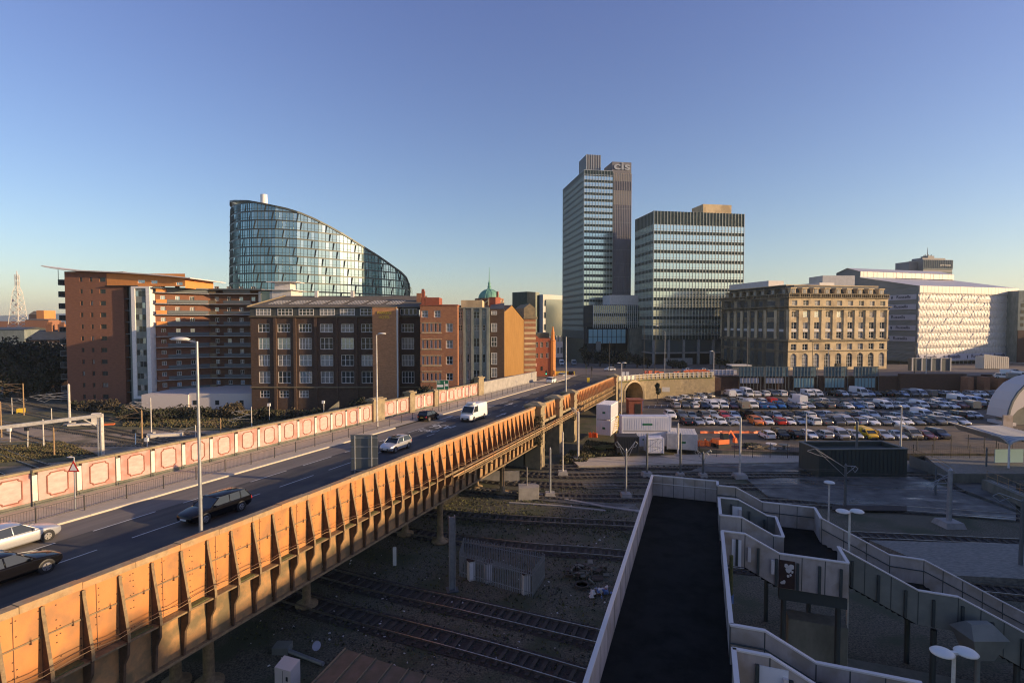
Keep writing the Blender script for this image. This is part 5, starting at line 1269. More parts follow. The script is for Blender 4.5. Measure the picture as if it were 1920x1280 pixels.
# ---------------------------------------------------------------- curved stone wall with an arch, white concrete fence on top
CW = thing('curved_stone_wall', 'curved stone retaining wall with a vehicle arch at the end of the bridge', 'wall', (30,146.5,1))
pts = [(29.0,144.6),(30,145.3),(33.5,147.6),(38,150.6),(43,152.9),(50,155),(60,157.2),(62,169)]
res = []
for a, b in zip(pts, pts[1:]):
    n = max(2, int(math.hypot(b[0]-a[0], b[1]-a[1])/.5))
    res += [(a[0]+(b[0]-a[0])*i/n, a[1]+(b[1]-a[1])*i/n) for i in range(n)]
res.append(pts[-1])
mb = MB(); acc = 0; AC, AR, AS = 5.9, 3.9, 1.6           # arch centre along the wall, radius, spring height
for a, b in zip(res, res[1:]):
    d = math.hypot(b[0]-a[0], b[1]-a[1]); 
    def low(q): return 1+AS+math.sqrt(max(0, AR*AR-(q-AC)**2)) if abs(q-AC) < AR else 0.6
    l0, l1 = low(acc), low(acc+d)
    if (l0 > .7) != (l1 > .7): l0 = l1 = max(l0, l1) if False else min(l0, l1)
    mb.quad((*a,l0),(*b,l1),(*b,7.0),(*a,7.0)); acc += d
part('wall_face', mb, 'sandstone', CW, world=True)
mb = MB(); acc = 0; ring = []
for a, b in zip(res, res[1:]):
    d = math.hypot(b[0]-a[0], b[1]-a[1])
    if abs(acc-AC) < AR: ring.append(((a[0],a[1]), 1+AS+math.sqrt(AR*AR-(acc-AC)**2)))
    acc += d
ring = [((ring[0][0]), 1.0)]+ring+[((ring[-1][0]), 1.0)]
for (a, za), (b, zb) in zip(ring, ring[1:]): mb.bar((a[0]+.05,a[1]-.12,za),(b[0]+.05,b[1]-.12,zb),.5,.35,(0,1,0)); mb.quad((a[0],a[1],za),(b[0],b[1],zb),(b[0]-4,b[1]+9,zb),(a[0]-4,a[1]+9,za))
part('arch_ring', mb, 'buff', CW, world=True)
mb = MB(); mb.poly([(28,153,1),(42,162,1),(42,162,7),(28,153,7)]); part('tunnel_back', mb, 'dark', CW, world=True)
mb = MB()
for a, b in zip(res[::3], res[3::3]+[res[-1]]): mb.hexa([(a[0],a[1]-.25,6.4),(b[0],b[1]-.25,6.4),(b[0],b[1]+.1,6.4),(a[0],a[1]+.1,6.4),(a[0],a[1]-.25,6.65),(b[0],b[1]-.25,6.65),(b[0],b[1]+.1,6.65),(a[0],a[1]+.1,6.65)]) if (b[0]-a[0])**2+(b[1]-a[1])**2 > .01 else None
part('string_course', mb, 'moss', CW, world=True)
mb = MB(); p = DP(1247,729,153); mb.box(p.x-1.1,p.x+1.1,p.y-.9,p.y-.6,p.z-.7,p.z+.6); part('pale_patch', mb, 'cream', CW, world=True)
CF = thing('post_and_panel_fence', 'pale concrete post and rail fence along the top of the curved stone wall', 'fence', (30,145.5,6.7))
flat = res[:-24]; acc = 0; last = -9
for a, b in zip(flat, flat[1:]):
    if acc-last > 1.45:
        mb = MB(); mb.box(a[0]-.12,a[0]+.12,a[1]-.18,a[1]+.06,6.7,8.35); part('post', mb, 'cream', CF, world=True)
        e = flat[min(flat.index(a)+3, len(flat)-1)]
        if e != a:
            mb = MB()
            mb.hexa([(a[0],a[1]+.07,6.75),(e[0],e[1]+.07,6.75),(e[0],e[1]+.13,6.75),(a[0],a[1]+.13,6.75),(a[0],a[1]+.07,8.1),(e[0],e[1]+.07,8.1),(e[0],e[1]+.13,8.1),(a[0],a[1]+.13,8.1)])
            part('panel', mb, 'cream' if acc < 5 else 'sandstone', CF, world=True)
            mb = MB()
            for z in (8.12, 7.5): mb.bar((a[0],a[1]-.1,z),(e[0],e[1]-.1,z),.1,.14)
            part('rail', mb, 'cream', CF, world=True)
        last = acc
    acc += math.hypot(b[0]-a[0], b[1]-a[1])
# brick retaining wall of the car park, with piers
BW = thing('brick_retaining_wall', 'dark brick retaining wall with projecting piers along the back of the car park', 'wall', (62,169,1))
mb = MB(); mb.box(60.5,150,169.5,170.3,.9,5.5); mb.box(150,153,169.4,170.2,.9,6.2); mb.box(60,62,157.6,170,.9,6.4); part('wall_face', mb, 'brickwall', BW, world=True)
for px in (1424,1463,1503,1545,1582,1619,1656):
    x = (px-960)/1000*168.5; mb = MB(); mb.box(x-1.1,x+1.1,168.6,169.6,.9,5.5); mb.box(x-1.3,x+1.3,168.4,169.8,5.5,5.8); part('pier', mb, 'brickwall', BW, world=True)
mb = MB(); mb.box((1688-960)*.1688,(1812-960)*.1688,168.2,169.4,.9,6.5); part('tall_wall_section', mb, 'brickwall', BW, world=True)
for px in (1817,1848,1874,1893):
    x = (px-960)/1000*165.5; mb = MB(); mb.box(x-.9,x+.9,164.3,167,.9,5.9); part('pier', mb, 'brick2', BW, world=True)
mb = MB(); mb.box(146,164,167.2,167.8,.9,5.2); part('wall_face', mb, 'brickwall', BW, world=True)
# hoardings: braced frames standing behind the wall
for n_, (x0, x1) in enumerate(((1386,1432),(1434,1478),(1487,1531),(1545,1588),(1601,1646))):
    a = DP(x0,687,168.3); b = DP(x1,687,168.3); H = thing('advertising_hoarding', ['leftmost of the back-braced blue grey hoardings above the car park wall','second from left of the back-braced hoardings above the car park wall','middle one of the back-braced hoardings, in front of the arched stone building','fourth from left of the back-braced hoardings above the car park wall','rightmost of the back-braced hoardings above the car park wall'][n_], 'hoarding', (a.x,168.3,1), 0, 'hoardings above the car park wall')
    w_ = b.x-a.x; z0, z1 = 4.7, a.z-1
    mb = MB(); mb.box(0,w_,0,.12,z0,z1); part('panel', mb, 'tealpanel', H)
    mb = MB()
    for i in range(8): x = w_*(i+.02)/7.05; mb.box(x,x+.14,-.5,-.36,0,z1+.1)
    for z in (z0, (z0+z1)/2, z1-.1): mb.box(0,w_,-.34,-.24,z,z+.12)
    part('bracing_frame', mb, 'galvdk', H)
    mb = MB(); mb.box(.3,w_*(.8 if n_ < 2 else .9),-.1,.05,(2.6 if n_ < 2 else 1.2),4.2); part('lower_panel', mb, 'banner' if n_ < 2 else 'tealpale', H)
# boards, barriers and works clutter near the junction
for i, (px, py, wd, ht, c, nm, lb) in enumerate(((1270,690,2.3,1.3,'barrier','plastic_barrier','orange plastic barrier with a white band above the stone wall'),(1236,694,3.0,1.3,'barrier','plastic_barrier','orange mesh barrier near the traffic island left of the others'),(1216,692,2.6,1.2,'barrier','plastic_barrier','low orange barrier behind the traffic lights'),(1305,692,6.6,1.8,'barrier','barrier_stack','heap of red and orange mesh barriers beside the white boards'),(1357,692,8.6,1.9,'banner','site_hoarding','low white site hoarding right of the red barrier heap'))):
    p = DP(px, py, 172 if px > 1230 else 178); z = ztown(p.x, p.y); mb = MB()
    n = max(1, int(wd/1.1))
    for q in range(n):
        x = p.x-wd/2+q*wd/n; mb.box(x+.04,x+wd/n-.04,p.y-.06,p.y+.06,z+.15+RN.uniform(0,.15),z+ht+RN.uniform(-.2,.1)); mb.box(x,x+.09,p.y-.3,p.y+.3,z,z+ht*.9)
        mb.cur = 1; mb.box(x+.05,x+wd/n-.05,p.y-.075,p.y-.061,z+ht*.5,z+ht*.62); mb.cur = 0
    if 'stack' in nm:
        for q in range(14): x = p.x-wd/2+RN.uniform(0,wd); mb.hexa([(x-.9,p.y-1,z+.2),(x+.9,p.y-1.4,z+.1),(x+.9,p.y-1.3,z+.2),(x-.9,p.y-.9,z+.3),(x-.9,p.y-.3,z+1.5),(x+.9,p.y-.7,z+1.2+RN.uniform(0,.5)),(x+.9,p.y-.6,z+1.3),(x-.9,p.y-.2,z+1.6)])
    single(nm, mb, [c,'cream'], lb, 'barrier')
mb = MB(); p = DP(1058,692,170); z = 5.9
for q in range(7): mb.box(p.x-3+q*.92,p.x-2.15+q*.92,p.y-.1,p.y+.1,z,z+1.3)
single('barrier_row', mb, 'yellow', 'row of yellow plastic barriers across the mouth of the street', 'barrier')
mb = MB(); p = DP(1398,690,185); mb.box(p.x-4.5,p.x+1.5,185,189,4.9,7.6); mb.cur = 1; mb.box(p.x-5,p.x+2,184.6,189.4,7.6,7.95); single('site_cabin', mb, ['galvdk','cream'], 'small cabin with a cream flat roof left of the hoardings', 'cabin')
mb = MB(); a = DP(1710,686,195); mb.box(a.x,a.x+14,195,197,5,9.6); mb.cur = 1
for q in range(5): mb.box(a.x-.2+q*3.5,a.x+.15+q*3.5,194.7,195,5,9.8)
mb.box(a.x,a.x+14,194.8,195,9.5,9.75); single('glass_shelter', mb, ['galvdk','cream'], 'long glazed shelter with pale posts in front of the wrapped building', 'shelter')
mb = MB(); a = DP(1845,690,205)
for q in range(13): mb.box(a.x+q*.75,a.x+.55+q*.75,205,205.3,4.9,10.5-q*.1)
mb.box(a.x,a.x+9.5,205.4,209,4.9,9.5); single('timber_hoarding', mb, 'cream', 'sunlit slatted boarding at the right foot of the wrapped building', 'hoarding')
# ---------------------------------------------------------------- site containers
def container(px, py, L_, W_, H_, rz, m, label, z=1.0, name='container', lev=1, ladder=False, logo=True, grp='site containers'):
    p = G(px, py, z); o = thing(name, label, 'container', (p.x,p.y,z), rz, grp)
    for k in range(lev):
        zb_ = k*(H_+.06); mb = MB(); mb.box(0,W_,0,L_,zb_+.1,zb_+H_)
        n = int(L_/.42)
        for i in range(n): y = .15+i*(L_-.3)/n; mb.box(W_,W_+.05,y,y+.2,zb_+.3,zb_+H_-.2); mb.box(-.05,0,y,y+.2,zb_+.3,zb_+H_-.2)
        n = max(2, int(W_/.42))
        for i in range(n): x = .15+i*(W_-.3)/n; mb.box(x,x+.2,-.05,0,zb_+.3,zb_+H_-.2); mb.box(x,x+.2,.2,L_-.2,zb_+H_,zb_+H_+.03)
        for x in (-.06,W_-.1):
            for y in (-.06,L_-.1): mb.box(x,x+.16,y,y+.16,zb_,zb_+H_+.05)
        part('body', mb, m, o)
        mb = MB()
        if logo: mb.box(W_*.42,W_*.62,-.075,-.055,zb_+H_*.42,zb_+H_*.55); part('emblem', mb, 'signgreen', o)
    if ladder:
        mb = MB()
        for i in range(9): mb.box(W_+.06,W_+.9,1.2+i*.35,1.5+i*.35,.3+i*.3,.36+i*.3)
        for y0 in (1.1,): mb.bar((W_+.9,y0,.4),(W_+.9,y0+3.2,3.1),.06,.06); mb.bar((W_+.9,y0,1.4),(W_+.9,y0+3.2,4.1),.05,.05)
        mb.box(W_+.06,W_+1.0,4.3,5.8,2.9,3.0); part('stair', mb, 'yellow', o)
    return o
container(1118.5,815, 6.06,2.75,2.95,-math.radians(24),'contwhite','tall white stack of two containers with a yellow stair at the foot of the bridge', lev=2, ladder=True)
container(1166,837, 2.44,8.6,2.62,0,'contwhite','long white double-stacked container with a ribbed side', lev=2)
container(1251,842, 5.4,4.9,2.75,math.radians(-14),'offwhite','single white site office with a ribbed roof right of the long container')
container(1157,849, 2.9,3.6,2.75,math.radians(-3),'black','small black container in front of the white ones', logo=False)
container(1214,850, 2.2,2.7,2.6,0,'contwhite','small white container with cross-braced doors in front of the long one', logo=False)
mb = MB(); p = G(1190,776,1); mb.box(p.x-1.6,p.x+1.6,p.y-1,p.y+2,1,4.4); mb.box(p.x-1.8,p.x+1.8,p.y-1.2,p.y+2.2,4.4,4.6); mb.cur = 1; mb.box(p.x-.2,p.x+1.2,p.y-1.05,p.y-1.001,1.2,3.6); single('brick_kiosk', mb, ['brickpub','dark'], 'small brick kiosk in the mouth of the arch', 'kiosk')
mb = MB(); p = G(1203,772,1); mb.box(p.x-.35,p.x+.35,p.y-.1,p.y+.1,1.2,4.2); single('blue_sign', mb, 'blueplastic', 'tall blue sign beside the brick kiosk under the arch', 'sign')
# orange netting and plant in front of the cars
def netting(px0, px1, py, h, label, seed):
    r = random.Random(seed); a = G(px0,py,1); b = G(px1,py,1); mb = MB(); n = 14; prev = None
    for i in range(n+1):
        t = i/n; x = a.x+(b.x-a.x)*t; y = a.y+(b.y-a.y)*t+r.uniform(-.3,.3); hh = h*r.uniform(.6,1)
        cur = ((x,y,1),(x,y+.2,1+hh))
        if prev: mb.quad(prev[0],cur[0],cur[1],prev[1]); mb.quad(prev[1],cur[1],(cur[1][0],cur[1][1]+.05,1),(prev[1][0],prev[1][1]+.05,1))
        prev = cur
    single('safety_netting', mb, 'barrier', label, 'netting')
netting(1104,1120,820,1.2,'crumpled orange safety netting left of the white container stack',1)
netting(1308,1338,836,1.3,'orange mesh heap in front of the parked cars',2)
netting(1313,1430,812,.5,'long low run of orange netting along the front of the car park',3)
p = G(1352,838,1); DG = thing('mini_digger', 'orange excavator parked at the front edge of the car park', 'excavator', (p.x,p.y,1), .3)
mb = MB(); mb.box(-1.3,1.3,-1.0,-.45,0,.65); mb.box(-1.3,1.3,.45,1.0,0,.65); part('tracks', mb, 'black', DG)
mb = MB(); mb.box(-1.2,1.0,-.9,.9,.7,1.5); part('body', mb, 'barrier', DG)
mb = MB(); mb.box(-.2,.9,-.85,.1,1.5,2.6); part('cab', mb, 'carglass', DG); mb = MB(); mb.box(-.3,1.0,-.92,.16,2.6,2.7); part('cab_roof', mb, 'barrier', DG)
mb = MB(); mb.bar((1,.4,1.3),(2.3,.4,2.7),.25,.3); mb.bar((2.3,.4,2.7),(3.2,.4,1.4),.2,.25); mb.hexa([(3,.1,.5),(3.6,.1,.5),(3.6,.7,.5),(3,.7,.5),(3,.1,1.3),(3.4,.1,1.4),(3.4,.7,1.4),(3,.7,1.3)]); part('arm', mb, 'barrier', DG)
RN.seed(5)
for i, (px, py, m_, lb) in enumerate(((1405,838,'green','dark timber stack behind the wire fence'),(1422,842,'sandstone','pile of sawn stone beside the timber stack'),(1446,840,'offwhite','small pale cable drum near the wire fence'),(1470,842,'galvdk','heap of scrap steel right of the cable drum'),(1133,842,'moss','clump of rubble and weeds left of the black container'))):
    p = G(px, py, 1); mb = MB(); mm = {'green':'leaf'}.get(m_, m_)
    if 'drum' in lb: mb.lathe([(.9,0),(.9,.08),(.25,.1),(.25,.75),(.9,.77),(.9,.86)], (p.x,p.y,1), 14)
    else:
        for q in range(16): x = p.x+RN.uniform(-1.3,1.3); y = p.y+RN.uniform(-.5,.5); a = RN.uniform(-.5,.5); mb.bar((x-.8,y,1.1+RN.uniform(0,.6)),(x+.8,y+a,1.1+RN.uniform(0,.6)),.16,.16)
    single('debris_pile' if 'drum' not in lb else 'cable_drum', mb, mm, lb, 'debris' if 'drum' not in lb else 'cable drum')
# wire fence along the front of the compound
WF = thing('compound_fence', 'dark wire mesh fence along the front of the container compound and car park', 'fence', (30,91,0))
fp = [(29,97),(31.5,89.0),(40,87.9),(60,87.2),(75,86.6),(92,90)]
k = 0
for a, b in zip(fp, fp[1:]):
    n = max(1, int(math.hypot(b[0]-a[0], b[1]-a[1])/2.8))
    for i in range(n):
        x0 = a[0]+(b[0]-a[0])*i/n; y0 = a[1]+(b[1]-a[1])*i/n; x1 = a[0]+(b[0]-a[0])*(i+1)/n; y1 = a[1]+(b[1]-a[1])*(i+1)/n
        mb = MB(); mb.tube((x0,y0,0),(x0,y0,2.9),.05,n=6); part('post', mb, 'black', WF, world=True)
        mb = MB()
        for z in (.3,.9,1.5,2.1,2.7): mb.bar((x0,y0,z+.4*0),(x1,y1,z),.012,.012)
        for q in range(1, 9): mb.bar((x0+(x1-x0)*q/9,y0+(y1-y0)*q/9,.1),(x0+(x1-x0)*q/9,y0+(y1-y0)*q/9,2.7),.009,.009)
        part('mesh_panel', mb, 'black', WF, world=True)
# ---------------------------------------------------------------- railway tracks
def spline(pts, step):
    P = [Vector((p[0],p[1],0)) for p in pts]; P = [2*P[0]-P[1]]+P+[2*P[-1]-P[-2]]; out = []
    for i in range(1, len(P)-2):
        p0, p1, p2, p3 = P[i-1:i+3]; n = max(2, int((p2-p1).length/step))
        for k in range(n):
            t = k/n; out.append(.5*((2*p1)+(p2-p0)*t+(2*p0-5*p1+4*p2-p3)*t*t+(3*p1-p0-3*p2+p3)*t*t*t))
    out.append(P[-2]); return out
SLP = MB(); SLP.box(-.13,.13,-1.25,1.25,0,.12); SLPM = SLP.mesh('sleeper','sleeper')
def track(pts, label, vis, z=.0, gauge=1.5):
    c = spline(pts, .4); base = c[len(c)//2]
    o = thing('railway_track', label, 'railway track', (base.x,base.y,z), 0, 'railway tracks')
    bed = MB(); lr = [MB(), MB()]; pr = None
    for i in range(0, len(c)-1):
        d = (c[min(i+1,len(c)-1)]-c[i]).normalized(); nrm = Vector((-d.y,d.x,0)); q = [c[i]+nrm*k+Vector((0,0,z)) for k in (1.45,-1.45)]
        if i % 3 == 0:
            if pr: bed.quad(pr[1]+Vector((0,0,.05)), q[1]+Vector((0,0,.05)), q[0]+Vector((0,0,.05)), pr[0]+Vector((0,0,.05)))
            if pr:
                for s_, sg in ((0,1),(1,-1)):
                    A = prc+prn*sg*gauge/2+Vector((0,0,z+.22)); B = c[i]+nrm*sg*gauge/2+Vector((0,0,z+.22)); lr[s_].bar(A, B, .075, .15)
            pr = q; prc = c[i]; prn = nrm
    part('track_bed', bed, 'trackbed', o, world=True); part('rail', lr[0], 'rail', o, world=True); part('rail', lr[1], 'rail', o, world=True)
    acc = 0; n = 0; last = 0
    cand = []
    for i in range(1, len(c)):
        acc += (c[i]-c[i-1]).length
        if acc-last >= .68: last = acc; cand.append((c[i], (c[i]-c[i-1]).normalized()))
    cand = [q for q in cand if q[0].y > 12 and vis(q[0])]
    cand.sort(key=lambda q: q[0].y*q[0].y+q[0].x*q[0].x)
    inv = TM[o.name].inverted()
    for p, d in cand[:99]:
        obj('sleeper', SLPM, o, inv @ Matrix.Translation((p.x,p.y,z+.04)) @ rotz(math.atan2(d.y,d.x)))
    if len(cand) > 99:
        mb = MB()
        for p, d in cand[99:]:
            mb.M = Matrix.Translation((p.x,p.y,z+.04)) @ rotz(math.atan2(d.y,d.x)); mb.box(-.13,.13,-1.25,1.25,0,.12)
        s_ = part('sleeper', mb, 'sleeper', o, world=True); s_['kind'] = 'stuff'
    return o
inframe = lambda p: abs(p.x) < 1.0*p.y
for pts, lb in (
 ([(-110,92),(-60,63.5),(-19.3,43.9),(-1.5,36.2),(12,30),(40,18)], 'railway track nearest the camera, running under the bridge to the footbridge'),
 ([(-122,106),(-62,70),(-18,48.2),(-1.6,41.2),(20,32),(45,21)], 'second railway track from the camera, parallel to the nearest one'),
 ([(-132,120),(-64,78),(-8,56.3),(11,51.6),(40,45),(80,36)], 'third railway track from the camera, behind the fenced cabinets'),
 ([(-142,133),(-66,87),(-26,69),(-6.6,62.5),(14,59.3),(60,53.5),(110,48)], 'railway track with pale sleepers crossing in front of the footbridge end'),
 ([(-152,150),(-72,105),(-30,83),(0,70.5),(20,68.5),(40,66),(70,59.5),(120,50)], 'railway track curving past the wet concrete area'),
 ([(-153,159),(-72,112),(-30,89),(0,75.5),(20,74),(60,72),(110,68)], 'railway track just in front of the two small masts on blocks'),
 ([(-155,170),(-72,121),(-30,96),(0,80.2),(20,79),(60,78),(110,76)], 'railway track second from the sunlit strip'),
 ([(-158,184),(-76,132),(-34,104),(0,85),(20,83.6),(60,83),(110,83)], 'railway track farthest back along the sunlit strip'),
 ([(-128,92),(-100,97),(-62,98),(-30,89)], 'connecting track curving across the sunlit yard on the left'),
 ([(-165,130),(-110,118),(-72,101),(-40,86)], 'diagonal crossover track in the sunlit yard on the left')):
    track(pts, lb, inframe, gauge=1.6)
# troughing, walkways and slabs across the yard
def path_slab(name, pts, wdt, z, m, thick=.25):
    mb = MB()
    for a, b in zip(pts, pts[1:]): a = Vector(a); b = Vector(b); mb.bar((a.x,a.y,z-thick/2),(b.x,b.y,z-thick/2),wdt,thick)
    return struct(name, mb, m)
def gp(*pp, z=0): return [(G(x,y,z).x, G(x,y,z).y) for x, y in pp]
path_slab('cable_trough', gp((885,915),(1000,925),(1130,950),(1215,962)), .5, .16, 'concrete')
path_slab('cable_trough', gp((955,943),(1050,949),(1135,958)), .35, .14, 'concrete')
path_slab('cable_trough', gp((1040,887),(1180,888),(1300,886),(1500,888)), .6, .2, 'slab')
def slabpoly(name, pp, z, m, th=.4):
    q = [G(x,y,z) for x, y in pp]; q = q[::-1]; mb = MB(); mb.prism([(p.x,p.y) for p in q], z-th, z); return struct(name, mb, m)
slabpoly('paved_strip', ((1068,858),(1500,846),(1700,838),(1700,862),(1500,866),(1330,868),(1085,873)), .42, 'paving')
slabpoly('dark_platform', ((1330,868.5),(1500,866.5),(1740,862.5),(1740,884),(1500,884),(1290,884)), .30, 'slab')
slabpoly('concrete_slab', ((1400,898),(1540,893),(1720,893),(1905,960),(1905,975),(1620,951),(1440,930)), .25, 'slab')
slabpoly('concrete_slab', ((1725,862),(1905,875),(1905,955),(1800,915)), .33, 'slab')
slabpoly('sett_platform', ((1630,1012),(1935,1020),(1935,1085),(1790,1078)), .8, 'setts', .8)
slabpoly('tram_platform', ((1720,842),(1945,850),(1945,905),(1775,888)), .7, 'setts', .7)
slabpoly('low_slab', ((1090,905),(1150,905),(1170,915),(1100,915)), .12, 'slab', .1)
slabpoly('low_slab', ((860,925),(1190,945),(1200,957),(990,935)), .1, 'slab', .1)
slabpoly('dark_strip', ((1560,946),(1700,948),(1700,957),(1560,955)), .34, 'trackbed', .1)
# litter and stones
RN.seed(31); mb = MB()
for i in range(1500):
    px = RN.uniform(440,1240); py = RN.uniform(910,1275); p = G(px, py, 0)
    if py < 1160-.385*(px-0)+0: continue
    s = RN.uniform(.04,.13); mb.cur = 0 if RN.random() < .9 else 1; mb.M = Matrix.Translation((p.x,p.y,.03)) @ rotz(RN.uniform(0,6)); mb.hexa([(-s,-s*.6,0),(s,-s*.5,0),(s*.8,s*.6,0),(-s*.7,s*.5,0),(-s*.6,-s*.3,s*.6),(s*.6,-s*.3,s*.5),(s*.5,s*.3,s*.6),(-s*.5,s*.3,s*.4)])
mb.M = Matrix.Identity(4); tag(obj('scattered_stones', mb.mesh('scattered_stones',['sleeper','offwhite'])), kind='stuff')
# ---------------------------------------------------------------- catenary masts, lamp posts
def mast(px, ytop, ybot, m, label, r=.14, arms=(), base=None, z=0, name='catenary_mast', lean=0, group='overhead line masts'):
    b = G(px, ybot, z); t = DP(px, ytop, b.y); o = thing(name, label, 'mast', (b.x,b.y,z), 0, group)
    h = t.z-z; mb = MB(); mb.tube((0,0,0),(0,0,h-.25),r,r*.85,8); mb.tube((0,0,h-.25),(0,0,h),r*.85,.03,8); part('pole', mb, m, o)
    if base: mb = MB(); mb.hexa([(-base,-base,-.05),(base,-base,-.05),(base,base,-.05),(-base,base,-.05),(-base*.8,-base*.8,.6),(base*.8,-base*.8,.6),(base*.8,base*.8,.6),(-base*.8,base*.8,.6)]); part('base_block', mb, 'concrete', o)
    for (dx, dz0, dz1, dy) in arms:      # cantilever: reach, attachment heights from top
        mb = MB(); e = (dx,dy,h+dz0); mb.tube((0,0,h+dz1),e,.045,n=5); mb.tube((0,0,h+dz1-1.1),e,.035,n=5); mb.tube(e,(dx*1.25,dy*1.25,h+dz0-.25),.03,n=5); mb.tube((dx*.5,dy*.5,h+(dz0+dz1)/2),(dx*.95,dy*.95,h+dz0-.75),.03,n=5); mb.tube((dx*.95,dy*.95,h+dz0-.75),(dx*1.25,dy*1.25,h+dz0-.3),.03,n=5)
        part('cantilever', mb, m if m != 'galvdk' else 'galv', o)
    return o
L_ = [
 (45,718,779,'masttan','tan mast at the far left with long arms reaching left',.13,((-4.5,-.2,-.3,0),(-4.5,-1.6,-1.4,0)),None),
 (131,719,797,'mastwhite','thick white mast in front of the brick apartment block',.26,((-7,-2.6,-1.9,0),(-6.2,-3.4,-2.4,.5)),.9),
 (267,768,838,'masttan','tan mast in the middle of the sunlit yard with arms to the left',.15,((-4.8,-1.4,-.4,0),(-2.2,1.0,.1,0)),None),
 (284,745,815,'mastwhite','slim white mast just right of the middle tan mast',.11,((-3.4,-.8,-1.2,0),(-4.2,-1.6,-1.6,0)),.6),
 (472,762,806,'mastwhite','white mast with a zigzag arm below the brick hotel',.11,((-3.4,-1.0,-.7,0),(-4,-2.6,-1.6,0)),None),
 (414,783,822,'masttan','short tan mast behind the pink wall with an arm to the left',.13,((-3.0,-.8,-.2,0),),None),
 (367,796,826,'mastwhite','short white mast behind the pink wall left of the tan one',.10,((-3.4,-1.2,-.3,0),),None),
 (82,785,838,'mastwhite','white post under the gantry beam in the left yard',.12,(),None),
 (102,790,855,'masttan','tan post beside the white one under the gantry beam',.12,((3.0,.4,-.6,0),(-9,-3.2,-2.4,0)),None),
 (97,765,790,'mastwhite','small white mast behind the gantry beam',.10,(),None),
 (3,752,820,'masttan','tan mast cut by the left edge of the photo',.12,((3,-1,-.3,0),),None),
 (23,745,776,'mastwhite','thin white mast between the two tan ones at the far left',.08,((3,-.3,-.2,0),),None)]
for a in L_: mast(a[0],a[1],a[2],a[3],a[4],a[5],a[6],a[7])
Rr = [
 (1031.5,838,931,'galv','grey mast on a concrete block beside the bridge pier, left of the pair',.15,(),.75),
 (1055,808,890,'mastwhite','white mast on a block right against the stone pier',.13,(),.8),
 (1084,770,864,'mastwhite','tall white mast with a bent top standing by the second pier',.20,((-.9,.6,-.4,0),),.9),
 (1173.5,840,932,'galv','grey mast with short raised arms on both sides, left of the footbridge',.15,((-1.2,.9,-.7,0),(1.2,.9,-.7,0)),.75),
 (1213,811,892,'galvdk','grey mast with a small cabinet in front of the white containers',.17,((1.8,-.9,-1.2,0),(2,-2.2,-2.0,0)),.8),
 (1271,792,858,'mastwhite','pale mast in front of the site office, behind a darker one',.17,(),.6),
 (1275.5,811,893,'galvdk','dark grey mast just in front of the pale one at the site office',.18,(),.6),
 (1318,846,894,'galvdk','short grey mast above the end wall of the footbridge',.19,((-1.0,.2,-.5,0),(1.0,.2,-.5,0)),.6),
 (1387,781,895,'mastwhite','tall pale mast on a round block right of the footbridge end',.17,((-1.6,-.6,-.2,0),),.95),
 (1584,868,953,'galvdk','grey mast with long arms to the left in front of the dark green building',.17,((-3.8,1.8,-.6,0),(1.2,-.4,-.3,0)),None),
 (1605,788,893,'galvdk','tall dark mast standing behind the dark green building roof',.19,(),None),
 (1779,877,985,'galv','thick grey mast on a square concrete base at the right',.27,((-2.2,-1.8,-.6,0),),1.15),
 (1753.5,875,930,'galvdk','slim dark mast left of the thick one on the wet concrete',.13,((1.6,-1.4,-.8,0),),None),
 (1913,934,1074,'galvdk','grey mast at the right edge above the pale setts',.17,((-2.2,.5,-.3,0),),None),
 (1849,838,882,'galvdk','slim mast beside the wavy shelter roof',.13,(),None)]
for a in Rr: mast(a[0],a[1],a[2],a[3],a[4],a[5],a[6],a[7])
# overhead wires in the left yard (thin, sagging)
WR_ = thing('overhead_wires', 'thin overhead line wires strung over the railway', 'wires', (-60,100,6))
for (a, b) in (((-4,800,110),(262,792,90)),((-4,745,130),(470,790,96)),((90,776,125),(500,800,88)),((1031,850,70),(1584,880,68)),((1173,848,72),(1780,893,60))):
    A = DP(*a); B = DP(*b); mb = MB(); mb.path([A+(B-A)*t-Vector((0,0,1.0*4*t*(1-t)*.5)) for t in [i/8 for i in range(9)]], .018, 4); part('wire', mb, 'ironrail', WR_, world=True)
# signal gantry in the left yard
g0 = G(190,857,0); GA = thing('signal_gantry', 'pale steel portal gantry spanning the sunlit tracks at the left', 'gantry', (g0.x,g0.y,0), 0)
tl_ = DP(193,778,g0.y); bl = DP(-30,805,g0.y-5.0); mb = MB(); mb.box(g0.x-.35,g0.x-.12,g0.y-.3,g0.y+.3,0,tl_.z); mb.box(g0.x+.12,g0.x+.35,g0.y-.3,g0.y+.3,0,tl_.z)
for i in range(9): mb.box(g0.x-.12,g0.x+.12,g0.y-.2,g0.y+.2,i*tl_.z/9,i*tl_.z/9+.12)
part('leg', mb, 'mastwhite', GA, world=True)
mb = MB(); mb.bar(tl_,bl,.5,.55); part('beam', mb, 'mastwhite', GA, world=True)
mb = MB(); a = DP(157,786,g0.y-.6); b = DP(190,803,g0.y); mb.tube(a,b,.12); part('brace', mb, 'mastwhite', GA, world=True)
